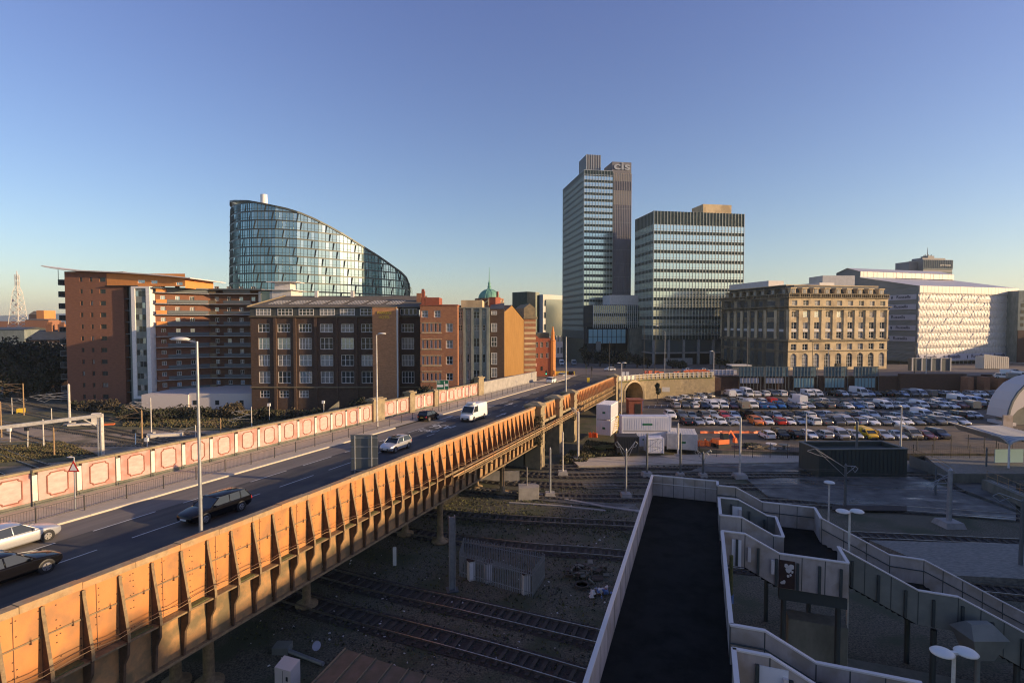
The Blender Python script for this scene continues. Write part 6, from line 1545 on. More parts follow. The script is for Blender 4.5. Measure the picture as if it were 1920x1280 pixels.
# small signals and boxes in the left yard
for i, (px, yt, yb, m_, lb) in enumerate(((19,803,829,'mastwhite','small white signal post at the left edge of the yard'),(52,802,840,'mastwhite','signal post with a dark head under the gantry beam'),(254,806,836,'blueplastic','short blue signal with a black head beside the tan mast'),(276,822,838,'offwhite','tiny white ground signal right of the blue one'),(505,845,868,'mastwhite','small white lamp post below the hotel windows'),(607,842,868,'mastwhite','thin white post by the hotel stair wall'))):
    b = G(px, yb if px < 480 else 790, 0); t = DP(px, yt if px < 480 else (757 if px == 505 else 752), b.y); mb = MB(); mb.tube(b,t-Vector((0,0,.3)),.09); mb.cur = 1; mb.box(b.x-.3,b.x+.3,b.y-.3,b.y+.1,t.z-.5,t.z+.15)
    single('signal_post', mb, [m_,'black' if i in (1,2) else 'white'], lb, 'signal')
RN.seed(9)
for i, (px, py, L2_, h, m_, lb) in enumerate(((145,800,4.5,.5,'cream','low cream concrete box beside the thick white mast'),(178,797,1.6,2.6,'cream','white equipment cabinet behind the gantry leg'),(303,822,6.0,.7,'cream','long pale concrete plinth behind the pink wall'),(198,799,2.5,.4,'barrier','orange rail equipment lying behind the gantry leg'),(250,818,5.0,.12,'rust','rusty orange boards lying between the tracks'),(330,824,7,.3,'galvdk','blue grey metal sheets beside the plinth'),(36,775,1.4,1.2,'yellow','yellow box beside the far left tan mast'))):
    p = G(px, py, 0); mb = MB(rotz(0)); mb.hexa([(p.x-L2_/2,p.y,0),(p.x+L2_/2,p.y+L2_*.3,0),(p.x+L2_/2-.5,p.y+L2_*.3+1.1,0),(p.x-L2_/2-.5,p.y+1.1,0),(p.x-L2_/2,p.y,h),(p.x+L2_/2,p.y+L2_*.3,h),(p.x+L2_/2-.5,p.y+L2_*.3+1.1,h),(p.x-L2_/2-.5,p.y+1.1,h)])
    single('trackside_equipment', mb, m_, lb, 'equipment')
# street lamps
def street_lamp(px, ytop, base, label, arm=-1, armlen=2.0, r=.11, m='mastwhite', head='lamphead', dy=0.0):
    t = DP(px, ytop, base.y); o = thing('street_lamp', label, 'street lamp', base, 0, 'street lamps'); h = t.z-base.z
    mb = MB(); mb.tube((0,0,0),(0,0,1.6),r*1.5,r*1.4,10); mb.tube((0,0,1.6),(0,0,h),r*1.2,r*.8,10); part('pole', mb, m, o)
    if arm:
        mb = MB(); e = (arm*armlen,dy,h+.12); mb.tube((0,0,h-.05),e,.045); part('arm', mb, m, o)
        mb = MB(); x = arm*armlen; mb.lathe([(.05,-.10),(.16,-.08),(.2,0),(.12,.09),(.02,.11)], (x,dy,h+.14), 10, 3.0, 1.2); part('lamp_head', mb, head, o, smooth=True)
    return o
b0 = RD(s_at(390,994,-26.8), -27.35, 0)
street_lamp(381.5, 640, Vector((b0.x,b0.y,b0.z)), 'tall grey lamp post in front of the bridge road with a head reaching left', -1, .95, .088, 'galv')
b1 = on_road(707.5,801); street_lamp(707.5, 627, b1, 'slim white lamp post beside the tall brick stair tower, head to the right', 1, .75, .09)
b2 = RD(s_at(1065,728,-27.0), -27.4, 0); street_lamp(1065.5, 631, b2, 'plain white lamp column at the third pier of the bridge', 0)
b3 = G(1165,778,1); o = street_lamp(1165.5, 681, b3, 'white twin-headed lamp post in front of the arch', 1, .55, .10)
mb = MB(); h = DP(1165.5,681,b3.y).z-1; mb.tube((0,0,h),(-.55,0,h+.1),.045); part('arm', mb, 'mastwhite', o); mb = MB(); mb.lathe([(.05,-.1),(.16,-.08),(.2,0),(.02,.11)], (-.7,0,h+.12), 10, 2.2, 1.2); part('lamp_head', mb, 'lamphead', o)
b4 = G(1337.5,737,1); street_lamp(1338, 659, b4, 'white lamp post at the corner of the car park wall', -1, .8, .1)
b5 = G(1688.5,838,.9); street_lamp(1688.5, 762, b5, 'pale lamp post in the car park behind the dark green building', -1, .5, .12)
b6 = G(1511,828,1); street_lamp(1511, 776, b6, 'pale lamp post in the middle of the car park', 0, .5, .12)
for i, (px, yt, yy, m_, lb) in enumerate(((1208,598,196,'black','black slim lamp column in front of the low podium block'),(1228.5,612,190,'black','dark lamp column at the near corner of the broad office block'),(1247,622,190,'galv','grey lamp column before the broad office block'),(1143,640,190,'black','dark column carrying a grey sign near the trees'),(1402,624,178,'ironrail','dark lamp column before the left side of the stone building'),(1738,649,178,'mastwhite','pale lamp column before the wrapped building'),(1716,650,182,'black','dark lamp column at the corner of the wrapped building'),(1554,655,172,'mastwhite','pale lamp column before the arched doorway of the stone building'),(1524,640,176,'black','dark column before the stone building front'),(704,603,121,'black','thin aerial pole above the hotel roof') )):
    if i == 9: continue
    a = DP(px, yt, yy); z = ztown(a.x, yy); b = Vector((a.x,yy,z)); street_lamp(px, yt, b, lb, 0 if i in (3,5) else (1 if i % 2 else -1), .6, .09, m_, 'lamphead' if i % 2 else 'black')
# road signs
p = on_road(672,905); p = RD((p.x*S_+p.y*C_), -27.6, 0); SG_ = thing('road_sign', 'large grey sign seen from behind at the bridge parapet, left of the silver hatchback', 'road sign', p, 0)
yy = p.y; c00 = DP(658,888,yy); c11 = DP(708,815,yy); x0 = c00.x-p.x; x1 = c11.x-p.x; z0 = c00.z-p.z; z1 = c11.z-p.z
mb = MB(); mb.box(x0,x1,0,.06,z0,z1); part('sign_panel', mb, 'galvdk', SG_)
mb = MB(); [mb.box(x0,x1,-.05,-.001,z0+(z1-z0)*f-.03,z0+(z1-z0)*f+.03) for f in (.1,.4,.7,.93)]; part('stiffener', mb, 'galv', SG_)
for x in (x0+.38,x1-.5): mb = MB(); mb.tube((x,-.12,0),(x,-.12,z1-.05),.055); part('post', mb, 'galv', SG_)
p = RD(s_at(830,750,-42.6), -42.6, .13); SG2 = thing('road_sign', 'green direction sign with white panel and arrow above the pink wall', 'road sign', p, 0)
c00 = DP(819,730,p.y); c11 = DP(841,712.5,p.y); x0, x1, z0, z1 = c00.x-p.x, c11.x-p.x, c00.z-p.z, c11.z-p.z; w_ = x1-x0; h_ = z1-z0
mb = MB(); mb.box(x0,x1,-.03,.03,z0,z1); part('sign_panel', mb, 'signgreen', SG2)
mb = MB(); mb.box(x0+w_*.03,x0+w_*.55,-.045,-.031,z0+h_*.26,z0+h_*.52); mb.box(x0+w_*.63,x0+w_*.68,-.045,-.031,z0+h_*.03,z0+h_*.74); mb.box(x0+w_*.72,x0+w_*.95,-.045,-.031,z0+h_*.36,z0+h_*.6); mb.poly([(x0+w_*.59,-.04,z0+h_*.74),(x0+w_*.72,-.04,z0+h_*.74),(x0+w_*.655,-.04,z0+h_*.92)])
for f in (.66,.78,.90): mb.box(x0+w_*.06,x0+w_*.3,-.04,-.031,z0+h_*f,z0+h_*f+.04)
for (a, b, c, d) in ((0,1,0,.02),(0,1,.98,1),(0,.015,0,1),(.985,1,0,1)): mb.box(x0+w_*a,x0+w_*b,-.045,-.031,z0+h_*c,z0+h_*d)
part('sign_face', mb, 'white', SG2)
for x in (x0+.3,x1-.3): mb = MB(); mb.tube((x,.08,0),(x,.08,z1-.05),.05); part('post', mb, 'galvdk', SG2)
p = on_road(132,958); p = RD(p.x*S_+p.y*C_, -42.6, .13); SG3 = thing('triangular_sign', 'pole with a red-edged triangular road sign in front of the pink wall at the left', 'road sign', p, 0)
t_ = DP(128,857,p.y); h = t_.z-p.z; mb = MB(); mb.tube((0,0,0),(0,0,h),.05); part('post', mb, 'galv', SG3)
zc_ = DP(127,873,p.y).z-p.z; mb = MB(); mb.add([(-.42,-.07,zc_-.4),(.42,-.07,zc_-.4),(0,-.07,zc_+.4),(-.42,-.05,zc_-.4),(.42,-.05,zc_-.4),(0,-.05,zc_+.4)], [(0,1,2),(5,4,3),(0,3,4,1),(1,4,5,2),(2,5,3,0)]); part('sign_plate', mb, 'maroon' if False else 'taill', SG3)
mb = MB(); mb.add([(-.27,-.085,zc_-.31),(.27,-.085,zc_-.31),(0,-.085,zc_+.2)], [(0,1,2)]); part('sign_face', mb, 'white', SG3)
mb = MB(); mb.lathe([(.05,-.05),(.12,0),(.02,.06)], (-.25,0,h+.02), 8, 2.2, 1); mb.tube((0,0,h),(-.25,0,h+.02),.03); part('lamp_head', mb, 'lamphead', SG3)
for i, (px, py, z0_, c, lb) in enumerate(((1024,712,0,'signgreen','traffic light with a lit green lamp before the pub'),(1099,693,0,'signgreen','traffic light in the middle of the junction'),(1109,700,0,'ironrail','slim sign pole in the junction beside the traffic light'))):
    p = G(px, py+12, 6); zt_ = ztown(p.x, p.y); mb = MB(); mb.tube((p.x,p.y,zt_),(p.x,p.y,zt_+3.6),.07); mb.box(p.x-.22,p.x+.22,p.y-.25,p.y-.05,zt_+2.5,zt_+3.7); mb.cur = 1
    mb.tube((p.x,p.y-.27,zt_+2.75),(p.x,p.y-.26,zt_+2.75),.13); single('traffic_light', mb, ['black',c], lb, 'traffic light')
M['greenlamp'] = mat('lit_green_lamp', (.02,.5,.2), .4, emit=(.05,1,.4,2.5))
bpy.data.objects['traffic_light'].data.materials[1] = M['greenlamp']
mb = MB(); p = DP(1122,651,230); mb.box(p.x-1.1,p.x+1.1,230,230.2,p.z-2,p.z+2.5); mb.tube((p.x,230.1,3),(p.x,230.1,p.z),.1); single('blue_grey_sign', mb, 'galvdk', 'grey rectangular board on a pole before the dark trees of the podium', 'sign')
p = on_road(1103,717); mb = MB(); mb.box(p.x-.35,p.x+.35,p.y-.2,p.y+.2,p.z,p.z+1.3); single('salt_bin', mb, 'yellow', 'small sunlit yellow box on the pavement at the junction', 'bin')
for i, x in enumerate((1168,1176)): mb = MB(); p = DP(x+.5,705,151); mb.box(p.x-.45,p.x+.45,151,151.1,6.4,p.z+1.2); single('notice_board', mb, 'white', 'white board on the wall beside the twin lamp, %s one' % ('left' if i == 0 else 'right'), 'sign')
# lattice communications mast far left
mz = 430; mp = DP(35,615,mz); LM = thing('lattice_mast', 'white lattice communications mast rising above the far left rooftops', 'mast', (mp.x,mz,0))
hz_ = DP(35,515,mz).z; mb = MB()
def mw(z): 
    f = z/hz_; return 5.2*(1-f)**1.0+.9 if f < .8 else .9
lv = [hz_*i/13 for i in range(14)]
for sx in (-1,1):
    for sy in (-1,1):
        for a, b in zip(lv, lv[1:]): mb.bar((sx*mw(a),sy*mw(a),a),(sx*mw(b),sy*mw(b),b),.34,.34)
for a, b in zip(lv, lv[1:]):
    for (p_, q_) in (((-1,-1),(1,-1)),((1,-1),(1,1)),((1,1),(-1,1)),((-1,1),(-1,-1))):
        mb.bar((p_[0]*mw(a),p_[1]*mw(a),a),(q_[0]*mw(b),q_[1]*mw(b),b),.2,.2); mb.bar((q_[0]*mw(a),q_[1]*mw(a),a),(p_[0]*mw(b),p_[1]*mw(b),b),.2,.2); mb.bar((p_[0]*mw(b),p_[1]*mw(b),b),(q_[0]*mw(b),q_[1]*mw(b),b),.2,.2)
part('lattice', mb, 'mastwhite', LM)
mb = MB()
for (z, x, r) in ((hz_*.74,2.2,1.1),(hz_*.66,-2.6,1.3),(hz_*.55,3.0,1.2),(hz_*.50,-2.5,1.3),(hz_*.60,0,1.2)): mb.tube((x,-1.2,z),(x,-1.8,z),r,r*.9,12)
mb.tube((0,0,hz_),(0,0,hz_+3),.4,.3); mb.lathe([(2.2,hz_*.78),(2.2,hz_*.785)], (0,0,0), 10); part('dishes', mb, 'offwhite', LM)
# ---------------------------------------------------------------- footbridge in front
fa, fb_ = Vector((.335,.942,0)), Vector((.942,-.335,0)); fa.normalize(); fb_.normalize()
FO = G(1344.7,909,10.05); FO.z = 0
def FB(q, w, z): return Vector((FO.x,FO.y,0))+fb_*q-fa*w+Vector((0,0,z))
FT = thing('footbridge', 'station footbridge with pale panelled parapets, black deck and stairs down to the platforms', 'footbridge', (FB(-2,20,0).x, FB(-2,20,0).y, 0))
def fpart(name, mb, m, parent=None):
    o = part(name, mb, m, FT, world=True)
    if parent: o.parent = parent
    return o
DZ = 8.3; LW = -5.05
def slabq(mb, q0, q1, w0, w1, z0, z1, zz0=None, zz1=None):
    """z may change along q: (z0,z1) at q0 and (zz0,zz1) at q1"""
    zz0 = z0 if zz0 is None else zz0; zz1 = z1 if zz1 is None else zz1
    mb.hexa([FB(q0,w1,z0),FB(q1,w1,zz0),FB(q1,w0,zz0),FB(q0,w0,z0),FB(q0,w1,z1),FB(q1,w1,zz1),FB(q1,w0,zz1),FB(q0,w0,z1)])
mb = MB(); slabq(mb, LW, 0, -1.2, 45, DZ-.35, DZ); fpart('deck', mb, 'fbfloor')
mb = MB()
for w in range(0, 45, 5): slabq(mb, LW, 0, w, w+.4, DZ-.9, DZ-.36)
slabq(mb, LW+.3, LW+.7, -1, 45, DZ-1.1, DZ-.37); slabq(mb, -.8, -.4, -1, 45, DZ-1.1, DZ-.37); fpart('deck_beams', mb, 'fbpost')
for w in (3, 20, 36):
    for q in (LW+.6, -.6):
        b = FB(q, w, 0); mb = MB(); mb.tube((b.x,b.y,0),(b.x,b.y,DZ-.9),.3,n=10); fpart('column', mb, 'rust')
TZ = 10.05
n = 24
for i in range(n):                                           # left parapet, panel by panel
    w0 = -1.2+i*1.92; mb = MB(); slabq(mb, LW-.09, LW, w0, w0+1.905, DZ-.45, TZ-.08); mb.cur = 1; slabq(mb, LW, LW+.01, w0+1.85, w0+1.9, DZ, TZ-.1); fpart('parapet_panel', mb, ['fbwall','fbout'])
    mb = MB(); slabq(mb, LW-.24, LW-.091, w0+.2, w0+.28, DZ-.3, TZ-.25); slabq(mb, LW-.2, LW-.091, w0+1.1, w0+1.14, DZ-.1, TZ-.5); fpart('bracket', mb, 'rust')
mb = MB(); slabq(mb, LW-.14, LW+.05, -1.25, 45, TZ-.08, TZ); fpart('coping', mb, 'fbcap')
for i in range(3):                                           # end wall
    q0 = LW+i*1.685; mb = MB(); slabq(mb, q0, q0+1.67, -1.3, -1.2, DZ-.4, TZ-.08); mb.cur = 1; slabq(mb, q0-.02, q0+.02, -1.199, -1.185, DZ, TZ-.1); slabq(mb, q0+.8, q0+.83, -1.199, -1.19, DZ, TZ-.1); fpart('end_panel', mb, ['fbwall','fbpost'])
mb = MB(); slabq(mb, LW, .02, -1.33, -1.17, TZ-.08, TZ); slabq(mb, LW, .02, -1.2, -1.16, DZ+1.05, DZ+1.1); fpart('coping', mb, 'fbcap')
mb = MB(); slabq(mb, LW+2.0, LW+2.9, -1.42, -1.31, TZ-.35, TZ-.05); fpart('notice_plate', mb, 'fbpost')
def rwall(w0, w1):                                           # right parapet runs
    k = max(1, int((w1-w0)/1.9))
    for i in range(k):
        a = w0+(w1-w0)*i/k; b = w0+(w1-w0)*(i+1)/k; mb = MB(); slabq(mb, 0, .09, a+.01, b-.005, DZ-.45, TZ-.08); mb.cur = 1; slabq(mb, -.012, -.001, a-.02, a+.02, DZ, TZ-.1); fpart('parapet_panel', mb, ['fbwall','fbpost'])
    mb = MB(); slabq(mb, -.05, .14, w0, w1, TZ-.08, TZ); fpart('coping', mb, 'fbcap')
rwall(-1.2, -.02); rwall(3.0, 6.8); rwall(9.8, 20.6); rwall(22.4, 45)
def para(prof, w, outm='fbwall', inm='fbwall', hgt=1.75, dep=.35, t=.08, side=1, posts=True, rail=None):
    """parapet at offset w following (q, topz) profile; split at the vertices"""
    for (q0, z0), (q1, z1) in zip(prof, prof[1:]):
        k = max(1, int((q1-q0)/1.3+.5))
        for i in range(k):
            a = q0+(q1-q0)*i/k; b = q0+(q1-q0)*(i+1)/k; za = z0+(z1-z0)*i/k; zb = z0+(z1-z0)*(i+1)/k
            mb = MB(); mb.cur = 0; slabq(mb, a+.006, b-.006, w, w+t, za-hgt-dep, za-.07, zb-hgt-dep, zb-.07)
            mb.cur = 1; slabq(mb, a-.02, a+.02, w+t+.001, w+t+.012, za-hgt-dep+.02, za-.1); slabq(mb, a-.02, a+.02, w-.012, w-.001, za-hgt, za-.1); fpart('parapet_panel', mb, [outm,'fbpost'])
        mb = MB(); slabq(mb, q0, q1, w-.05, w+t+.05, z0-.07, z0, z1-.07, z1); fpart('coping', mb, 'fbcap')
        if rail:
            mb = MB(); A = FB(q0,w+rail,z0-.75); B = FB(q1,w+rail,z1-.75); mb.tube(A,B,.035,n=6); fpart('handrail', mb, 'fbpost')
P1_ = [(0,TZ),(1.35,TZ),(3.27,9.1),(6.9,9.07)]
para(P1_, -.08, rail=.22)                                    # far wall of flight 1
para([(0,TZ),(1.35,TZ),(3.3,9.1),(3.9,9.07)], 3.0, 'fbout')
para([(0,TZ),(1.35,TZ),(3.27,9.1),(3.9,9.07)], 6.8)
para([(0,TZ),(1.35,TZ),(3.27,9.1),(6.9,9.07)], 9.7, 'fbwall', rail=None)
para([(0,TZ),(1.35,TZ),(3.27,9.1),(6.9,9.07)], 20.6, rail=.22)
para([(0,TZ),(1.35,TZ),(3.27,9.1),(6.9,9.07)], 22.4, 'fbwall')
for w0, w1 in ((3.08,6.8),):                                 # closing wall between the flights
    mb = MB(); slabq(mb, 3.82, 3.9, w0, w1, 7.0, 9.0); fpart('parapet_panel', mb, 'fbwall'); mb = MB(); slabq(mb, 3.77, 3.95, w0, w1, 9.0, 9.07); fpart('coping', mb, 'fbcap')
for w0, w1 in ((0,2.3),(7.35,9.7)):
    mb = MB(); slabq(mb, 6.82, 6.9, w0, w1, 6.9, 9.0); fpart('parapet_panel', mb, 'fbwall'); mb = MB(); slabq(mb, 6.77, 6.95, w0, w1, 9.0, 9.07); fpart('coping', mb, 'fbcap')
def steps(w0, w1, q0, q1, z0, z1):
    mb = MB(); n = max(3, int(abs(z0-z1)/.16+.5))
    for i in range(n): a = q0+(q1-q0)*i/n; b = q0+(q1-q0)*(i+1)/n; z = z0-(z0-z1)*(i+1)/n; slabq(mb, a, b, w0, w1, z-.35, z)
    fpart('steps', mb, 'fbfloor')
for w0, w1 in ((0,3.0),(6.88,9.7),(20.68,22.4)):
    mb = MB(); slabq(mb, 0, 1.35, w0, w1, DZ-.3, DZ-.01); fpart('landing', mb, 'fbfloor'); steps(w0, w1, 1.35, 3.27, DZ, 7.32)
mb = MB(); slabq(mb, 3.27, 6.9, 0, 9.7, 7.0, 7.32); fpart('platform', mb, 'fbfloor')
mb = MB(); slabq(mb, 3.27, 6.9, 20.68, 22.4, 7.0, 7.32); fpart('platform', mb, 'fbfloor')
LP = [(6.9,9.07),(11.05,7.05),(13.0,7.0),(15.16,5.96),(17.3,4.9),(20.5,3.4)]
para(LP, 2.22, rail=.22); para(LP[:], 7.35, 'fbout')
for (q0, z0), (q1, z1) in zip(LP, LP[1:]):
    if abs(z0-z1) > .2: steps(2.3, 7.35, q0, q1, z0-1.75, z1-1.75)
    else: mb = MB(); slabq(mb, q0, q1, 2.3, 7.35, z0-2.05, z0-1.75); fpart('landing', mb, 'fbfloor')
# dark posts on the outer faces and lamps, rusty panel
for w in (3.09, 9.79, 22.49, 7.44):
    qs = (.9,2.1,3.1,4.25,5.4,6.5) if w != 7.44 else (7.6,9.0,10.4,11.8,13.2,14.6,16)
    for i, q in enumerate(qs):
        if w == 3.09 and q > 3.8: continue
        z = TZ if q < 1.35 else (TZ-(q-1.35)*.5 if q < 3.27 else 9.07)
        if w == 7.44: z = 9.07-(q-6.9)*.487 if q < 11.05 else (7.03 if q < 13 else 7.0-(q-13)*.49)
        mb = MB(); slabq(mb, q-.07, q+.07, w, w+.12, z-2.05, z-.42); fpart('post', mb, 'fbpost')
mb = MB(); slabq(mb, 3.25, 4.1, 9.79, 9.86, 7.05, 8.72); RN.seed(4); mb.cur = 1
for i in range(9):
    q = RN.uniform(3.38,3.98); z = RN.uniform(7.3,8.5); r = RN.uniform(.07,.17); mb.poly([FB(q+r*math.cos(a)*RN.uniform(.7,1.2), 9.868, z+r*math.sin(a)*RN.uniform(.8,1.3)) for a in [2*PI*k/9 for k in range(9)]])
fpart('rusty_panel', mb, ['rust','fbcap'])
for (q, w, z) in ((1.5,3.09,8.9),(1.6,9.79,8.8),(2.9,9.79,8.25),(1.9,22.49,8.9)):
    mb = MB(); slabq(mb, q-.09, q+.09, w, w+.16, z-.42, z+.42); fpart('wall_light', mb, 'fbcap')
mb = MB(); slabq(mb, .6, 1.15, 9.785, 9.83, 7.95, 9.6); slabq(mb, .9, 1.6, 3.085, 3.12, 7.95, 9.5); slabq(mb, .9, 2.0, 22.485, 22.52, 7.95, 9.6); fpart('pale_panel', mb, 'contwhite')
mb = MB(); slabq(mb, 3.3, 6.9, 9.2, 9.6, 6.2, 6.99); slabq(mb, 3.3, 6.9, .2, .6, 6.2, 6.99); fpart('platform_beams', mb, 'fbpost')
for q, w in ((3.6,9.3),(6.5,9.3),(3.6,.5),(6.5,.5),(12,2.8),(12,7),(16,7)):
    b = FB(q, w, 0); mb = MB(); mb.tube((b.x,b.y,0),(b.x,b.y,6.4 if q < 10 else 4.6),.16,n=8); fpart('column', mb, 'fbpost')
# concrete block under the stair landing, hopper, pipe and blue sheet beside the deck
a = FB(3.9,9.0,0); mb = MB(rotz(0)); mb.v = []; mb.hexa([FB(4.0,8.6,0),FB(7.2,8.6,0),FB(7.2,7.4,0),FB(4.0,7.4,0),FB(4.0,8.6,4.6),FB(7.2,8.6,4.6),FB(7.2,7.4,4.6),FB(4.0,7.4,4.6)]); single('concrete_block', mb, 'oldconc', 'large grey concrete block in the dark under the stair landing', 'block')
p = FB(13.6,8.4,0); mb = MB(); mb.hexa([(p.x-.5,p.y-.5,4.2),(p.x+.5,p.y-.5,4.2),(p.x+.5,p.y+.5,4.2),(p.x-.5,p.y+.5,4.2),(p.x-.95,p.y-.8,5.5),(p.x+.95,p.y-.8,5.5),(p.x+.95,p.y+.8,5.5),(p.x-.95,p.y+.8,5.5)]); mb.hexa([(p.x-1,p.y-.85,5.51),(p.x+1,p.y-.85,5.51),(p.x+1,p.y+.85,5.51),(p.x-1,p.y+.85,5.51),(p.x-.6,p.y-.2,6.1),(p.x+.6,p.y-.2,6.1),(p.x+.6,p.y+.2,6.1),(p.x-.6,p.y+.2,6.1)]); mb.tube((p.x,p.y,0),(p.x,p.y,4.2),.12); single('hopper_vent', mb, 'fbout', 'grey green hopper shaped ventilator beside the long stair', 'ventilator')
mb = MB(); a = FB(.55,10.6,0); mb.tube((a.x,a.y,0),(a.x,a.y,8.9),.12,n=8); mb.cur = 1; mb.tube((a.x,a.y,6.0),(a.x,a.y,6.5),.17,n=8); single('drain_pipe', mb, ['moss','blueplastic'], 'mossy vertical pipe with a blue collar beside the footbridge deck', 'pipe')
mb = MB(); a = FB(1.7,14.2,3.4); mb.bar(a,a+Vector((.3,-.4,1.6)),.35,.08); mb.cur = 1
for dx in (0,.6): mb.bar(a+Vector((dx,0,1.5)),a+Vector((dx+.05,.1,2.9)),.05,.05)
mb.bar(a+Vector((0,0,2.5)),a+Vector((.6,0,2.5)),.05,.05); mb.bar(a+Vector((0,0,1.9)),a+Vector((.6,0,1.9)),.05,.05); single('ladder_and_sheet', mb, ['blueplastic','offwhite'], 'short ladder wrapped in blue sheet in the dark beside the deck', 'ladder')
# platforms in the dark below, edge lines
mb = MB(); slabq(mb, .8, 24, 10.5, 19.5, 0, .9); struct('station_platform', mb, 'oldconc')
mb = MB(); slabq(mb, .8, 60, 5.2, 9, 0, .9); struct('station_platform', mb, 'oldconc')
mb = MB()
for w in (10.6, 9.0): slabq(mb, .8, 24, w, w+.1, .905, .91)
struct('platform_edge_line', mb, 'cream')
# platform lamps: discs on white posts
def disc_lamp(px, ytop, ybase, Y, twin, label, r, m='mastwhite', zb=.9):
    t = DP(px, ytop, Y); o = thing('platform_lamp', label, 'lamp', (t.x,Y,zb), 0, 'station platform lamps'); h = t.z-zb
    mb = MB(); mb.tube((0,0,0),(0,0,h),r*.16,n=8); part('pole', mb, 'mastwhite', o)
    pr = [(r*.3,-r*.30),(r*.95,-r*.12),(r,0),(r*.8,r*.18),(r*.3,r*.28),(.01,r*.3)]
    for dx in ((0,) if not twin else (-r*1.15, r*1.15)):
        mb = MB(); mb.lathe(pr, (dx,0,h), 20); part('lamp_disc', mb, 'lamphead', o, smooth=True)
    if twin: mb = MB(); mb.bar((-r*.4,0,h-.02),(r*.4,0,h-.02),r*.35,r*.25); part('arm', mb, 'lamphead', o)
    return o
disc_lamp(1555, 904, 0, 50, False, 'single disc lamp on a white post behind the long stair', .48)
disc_lamp(1593.5, 958, 0, 33.5, True, 'twin disc lamp on a white post in front of the long stair', .40)
disc_lamp(1789, 1222, 0, 18.5, True, 'nearest twin disc lamp at the bottom right corner', .37)
# ---------------------------------------------------------------- near ground objects, left of the footbridge
p = G(848,1106,0); t = DP(848,968,p.y); ST_ = thing('steel_stanchion', 'tall galvanised H-section steel post beside the fenced cabinets', 'steel post', (p.x,p.y,0), .25)
mb = MB(); h = t.z; mb.box(-.26,-.20,-.22,.22,0,h); mb.box(.20,.26,-.22,.22,0,h+.05); mb.box(-.2,.2,-.03,.03,0,h-.05); part('post', mb, 'galv', ST_)
mb = MB(); mb.box(-.5,.5,-.5,.5,0,.1); part('base_plate', mb, 'galvdk', ST_)
FC = thing('palisade_fence', 'galvanised palisade fence pen round three white cabinets', 'fence', G(940,1100,0))
fq = [G(862,1080,0),G(998,1120,0),G(1021,1085,0),G(870,1052,0)]
for a, b in zip(fq, fq[1:]+fq[:1]):
    mb = MB(); d = b-a; n = int(d.length/.17)
    for i in range(n): q = a+d*(i/n); mb.box(q.x-.035,q.x+.035,q.y-.012,q.y+.012,.05,2.25+.1*(i % 2))
    for z in (.4,1.9): mb.bar(a+Vector((0,0,z)), b+Vector((0,0,z)), .05, .05)
    part('fence_panel', mb, 'galv', FC, world=True)
for i, (px, py) in enumerate(((884,1086),(915,1090),(985,1112))):
    p = G(px, py, 0); o = thing('equipment_cabinet', ['leftmost','middle','rightmost'][i]+' of the three white rust-topped cabinets inside the palisade pen', 'cabinet', p, .5, 'cabinets inside the palisade pen')
    mb = MB(); mb.box(-.32,.32,-.25,.25,0,1.75); part('body', mb, 'offwhite', o); mb = MB(); mb.box(-.36,.36,-.30,.30,1.75,1.86); part('lid', mb, 'rust', o); mb = MB(); mb.box(-.25,.25,-.265,-.251,.15,1.6); part('door', mb, 'contwhite', o)
p = G(740,1060,0); mb = MB(); mb.box(p.x-.16,p.x+.16,p.y-.04,p.y+.04,0,1.75); mb.lathe([(.16,0),(.16,.01)], (p.x,p.y,1.75), 10); single('marker_post', mb, 'white', 'small white round-topped marker post beside the bridge', 'marker post')
p = G(990,938,0); mb = MB(); mb.prism([(p.x-1.2,p.y),(p.x+1.4,p.y+.2),(p.x+1.5,p.y+1.5),(p.x+.9,p.y+2.2),(p.x-1.2,p.y+2.0)], 0, 1.6); mb.tube((p.x-.1,p.y+1.2,1.6),(p.x-.1,p.y+1.2,4.0),.06); single('concrete_buffer', mb, 'concrete', 'pale concrete block with a short post under the bridge', 'block')
a = G(900,915,0); mb = MB(); mb.box(a.x-.5,a.x+5.5,a.y+3,a.y+3.3,0,1.5); single('low_wall', mb, 'concrete', 'low grey concrete wall under the bridge beside the pale block', 'wall')
p = G(540,1318,0); CBX = thing('trackside_cabinet', 'grey steel cabinet with a sloping top at the bottom of the view', 'cabinet', (p.x,p.y,0), -.35)
mb = MB(); zt_ = DP(540,1240,p.y).z; mb.hexa([(-.65,-.35,0),(.55,-.35,0),(.55,.45,0),(-.65,.45,0),(-.65,-.35,zt_-.25),(.55,-.35,zt_-.25),(.55,.45,zt_),(-.65,.45,zt_)]); part('body', mb, 'fbcap', CBX)
mb = MB(); mb.box(-.05,-.03,-.365,-.351,.2,zt_-.35); mb.box(.2,.34,-.37,-.351,zt_-.9,zt_-.65); mb.box(.12,.18,-.37,-.351,zt_-1.5,zt_-1.2); part('door_fittings', mb, 'black', CBX)
mb = MB(); a = G(533,1216,.2); b = G(606,1244,.2); mb.tube(a,b,.14,n=10); mb.cur = 1; mb.box(a.x-.7,a.x+.4,a.y-.4,a.y+.5,0,.5); mb.cur = 2; c = (a+b)/2+Vector((.8,.3,.6)); mb.tube(c,c+Vector((.1,-.3,.1)),.28,n=12); single('drain_pipe', mb, ['galv','fbout','banner'], 'grey pipe and small dish lying beside the bottom cabinet', 'pipe')
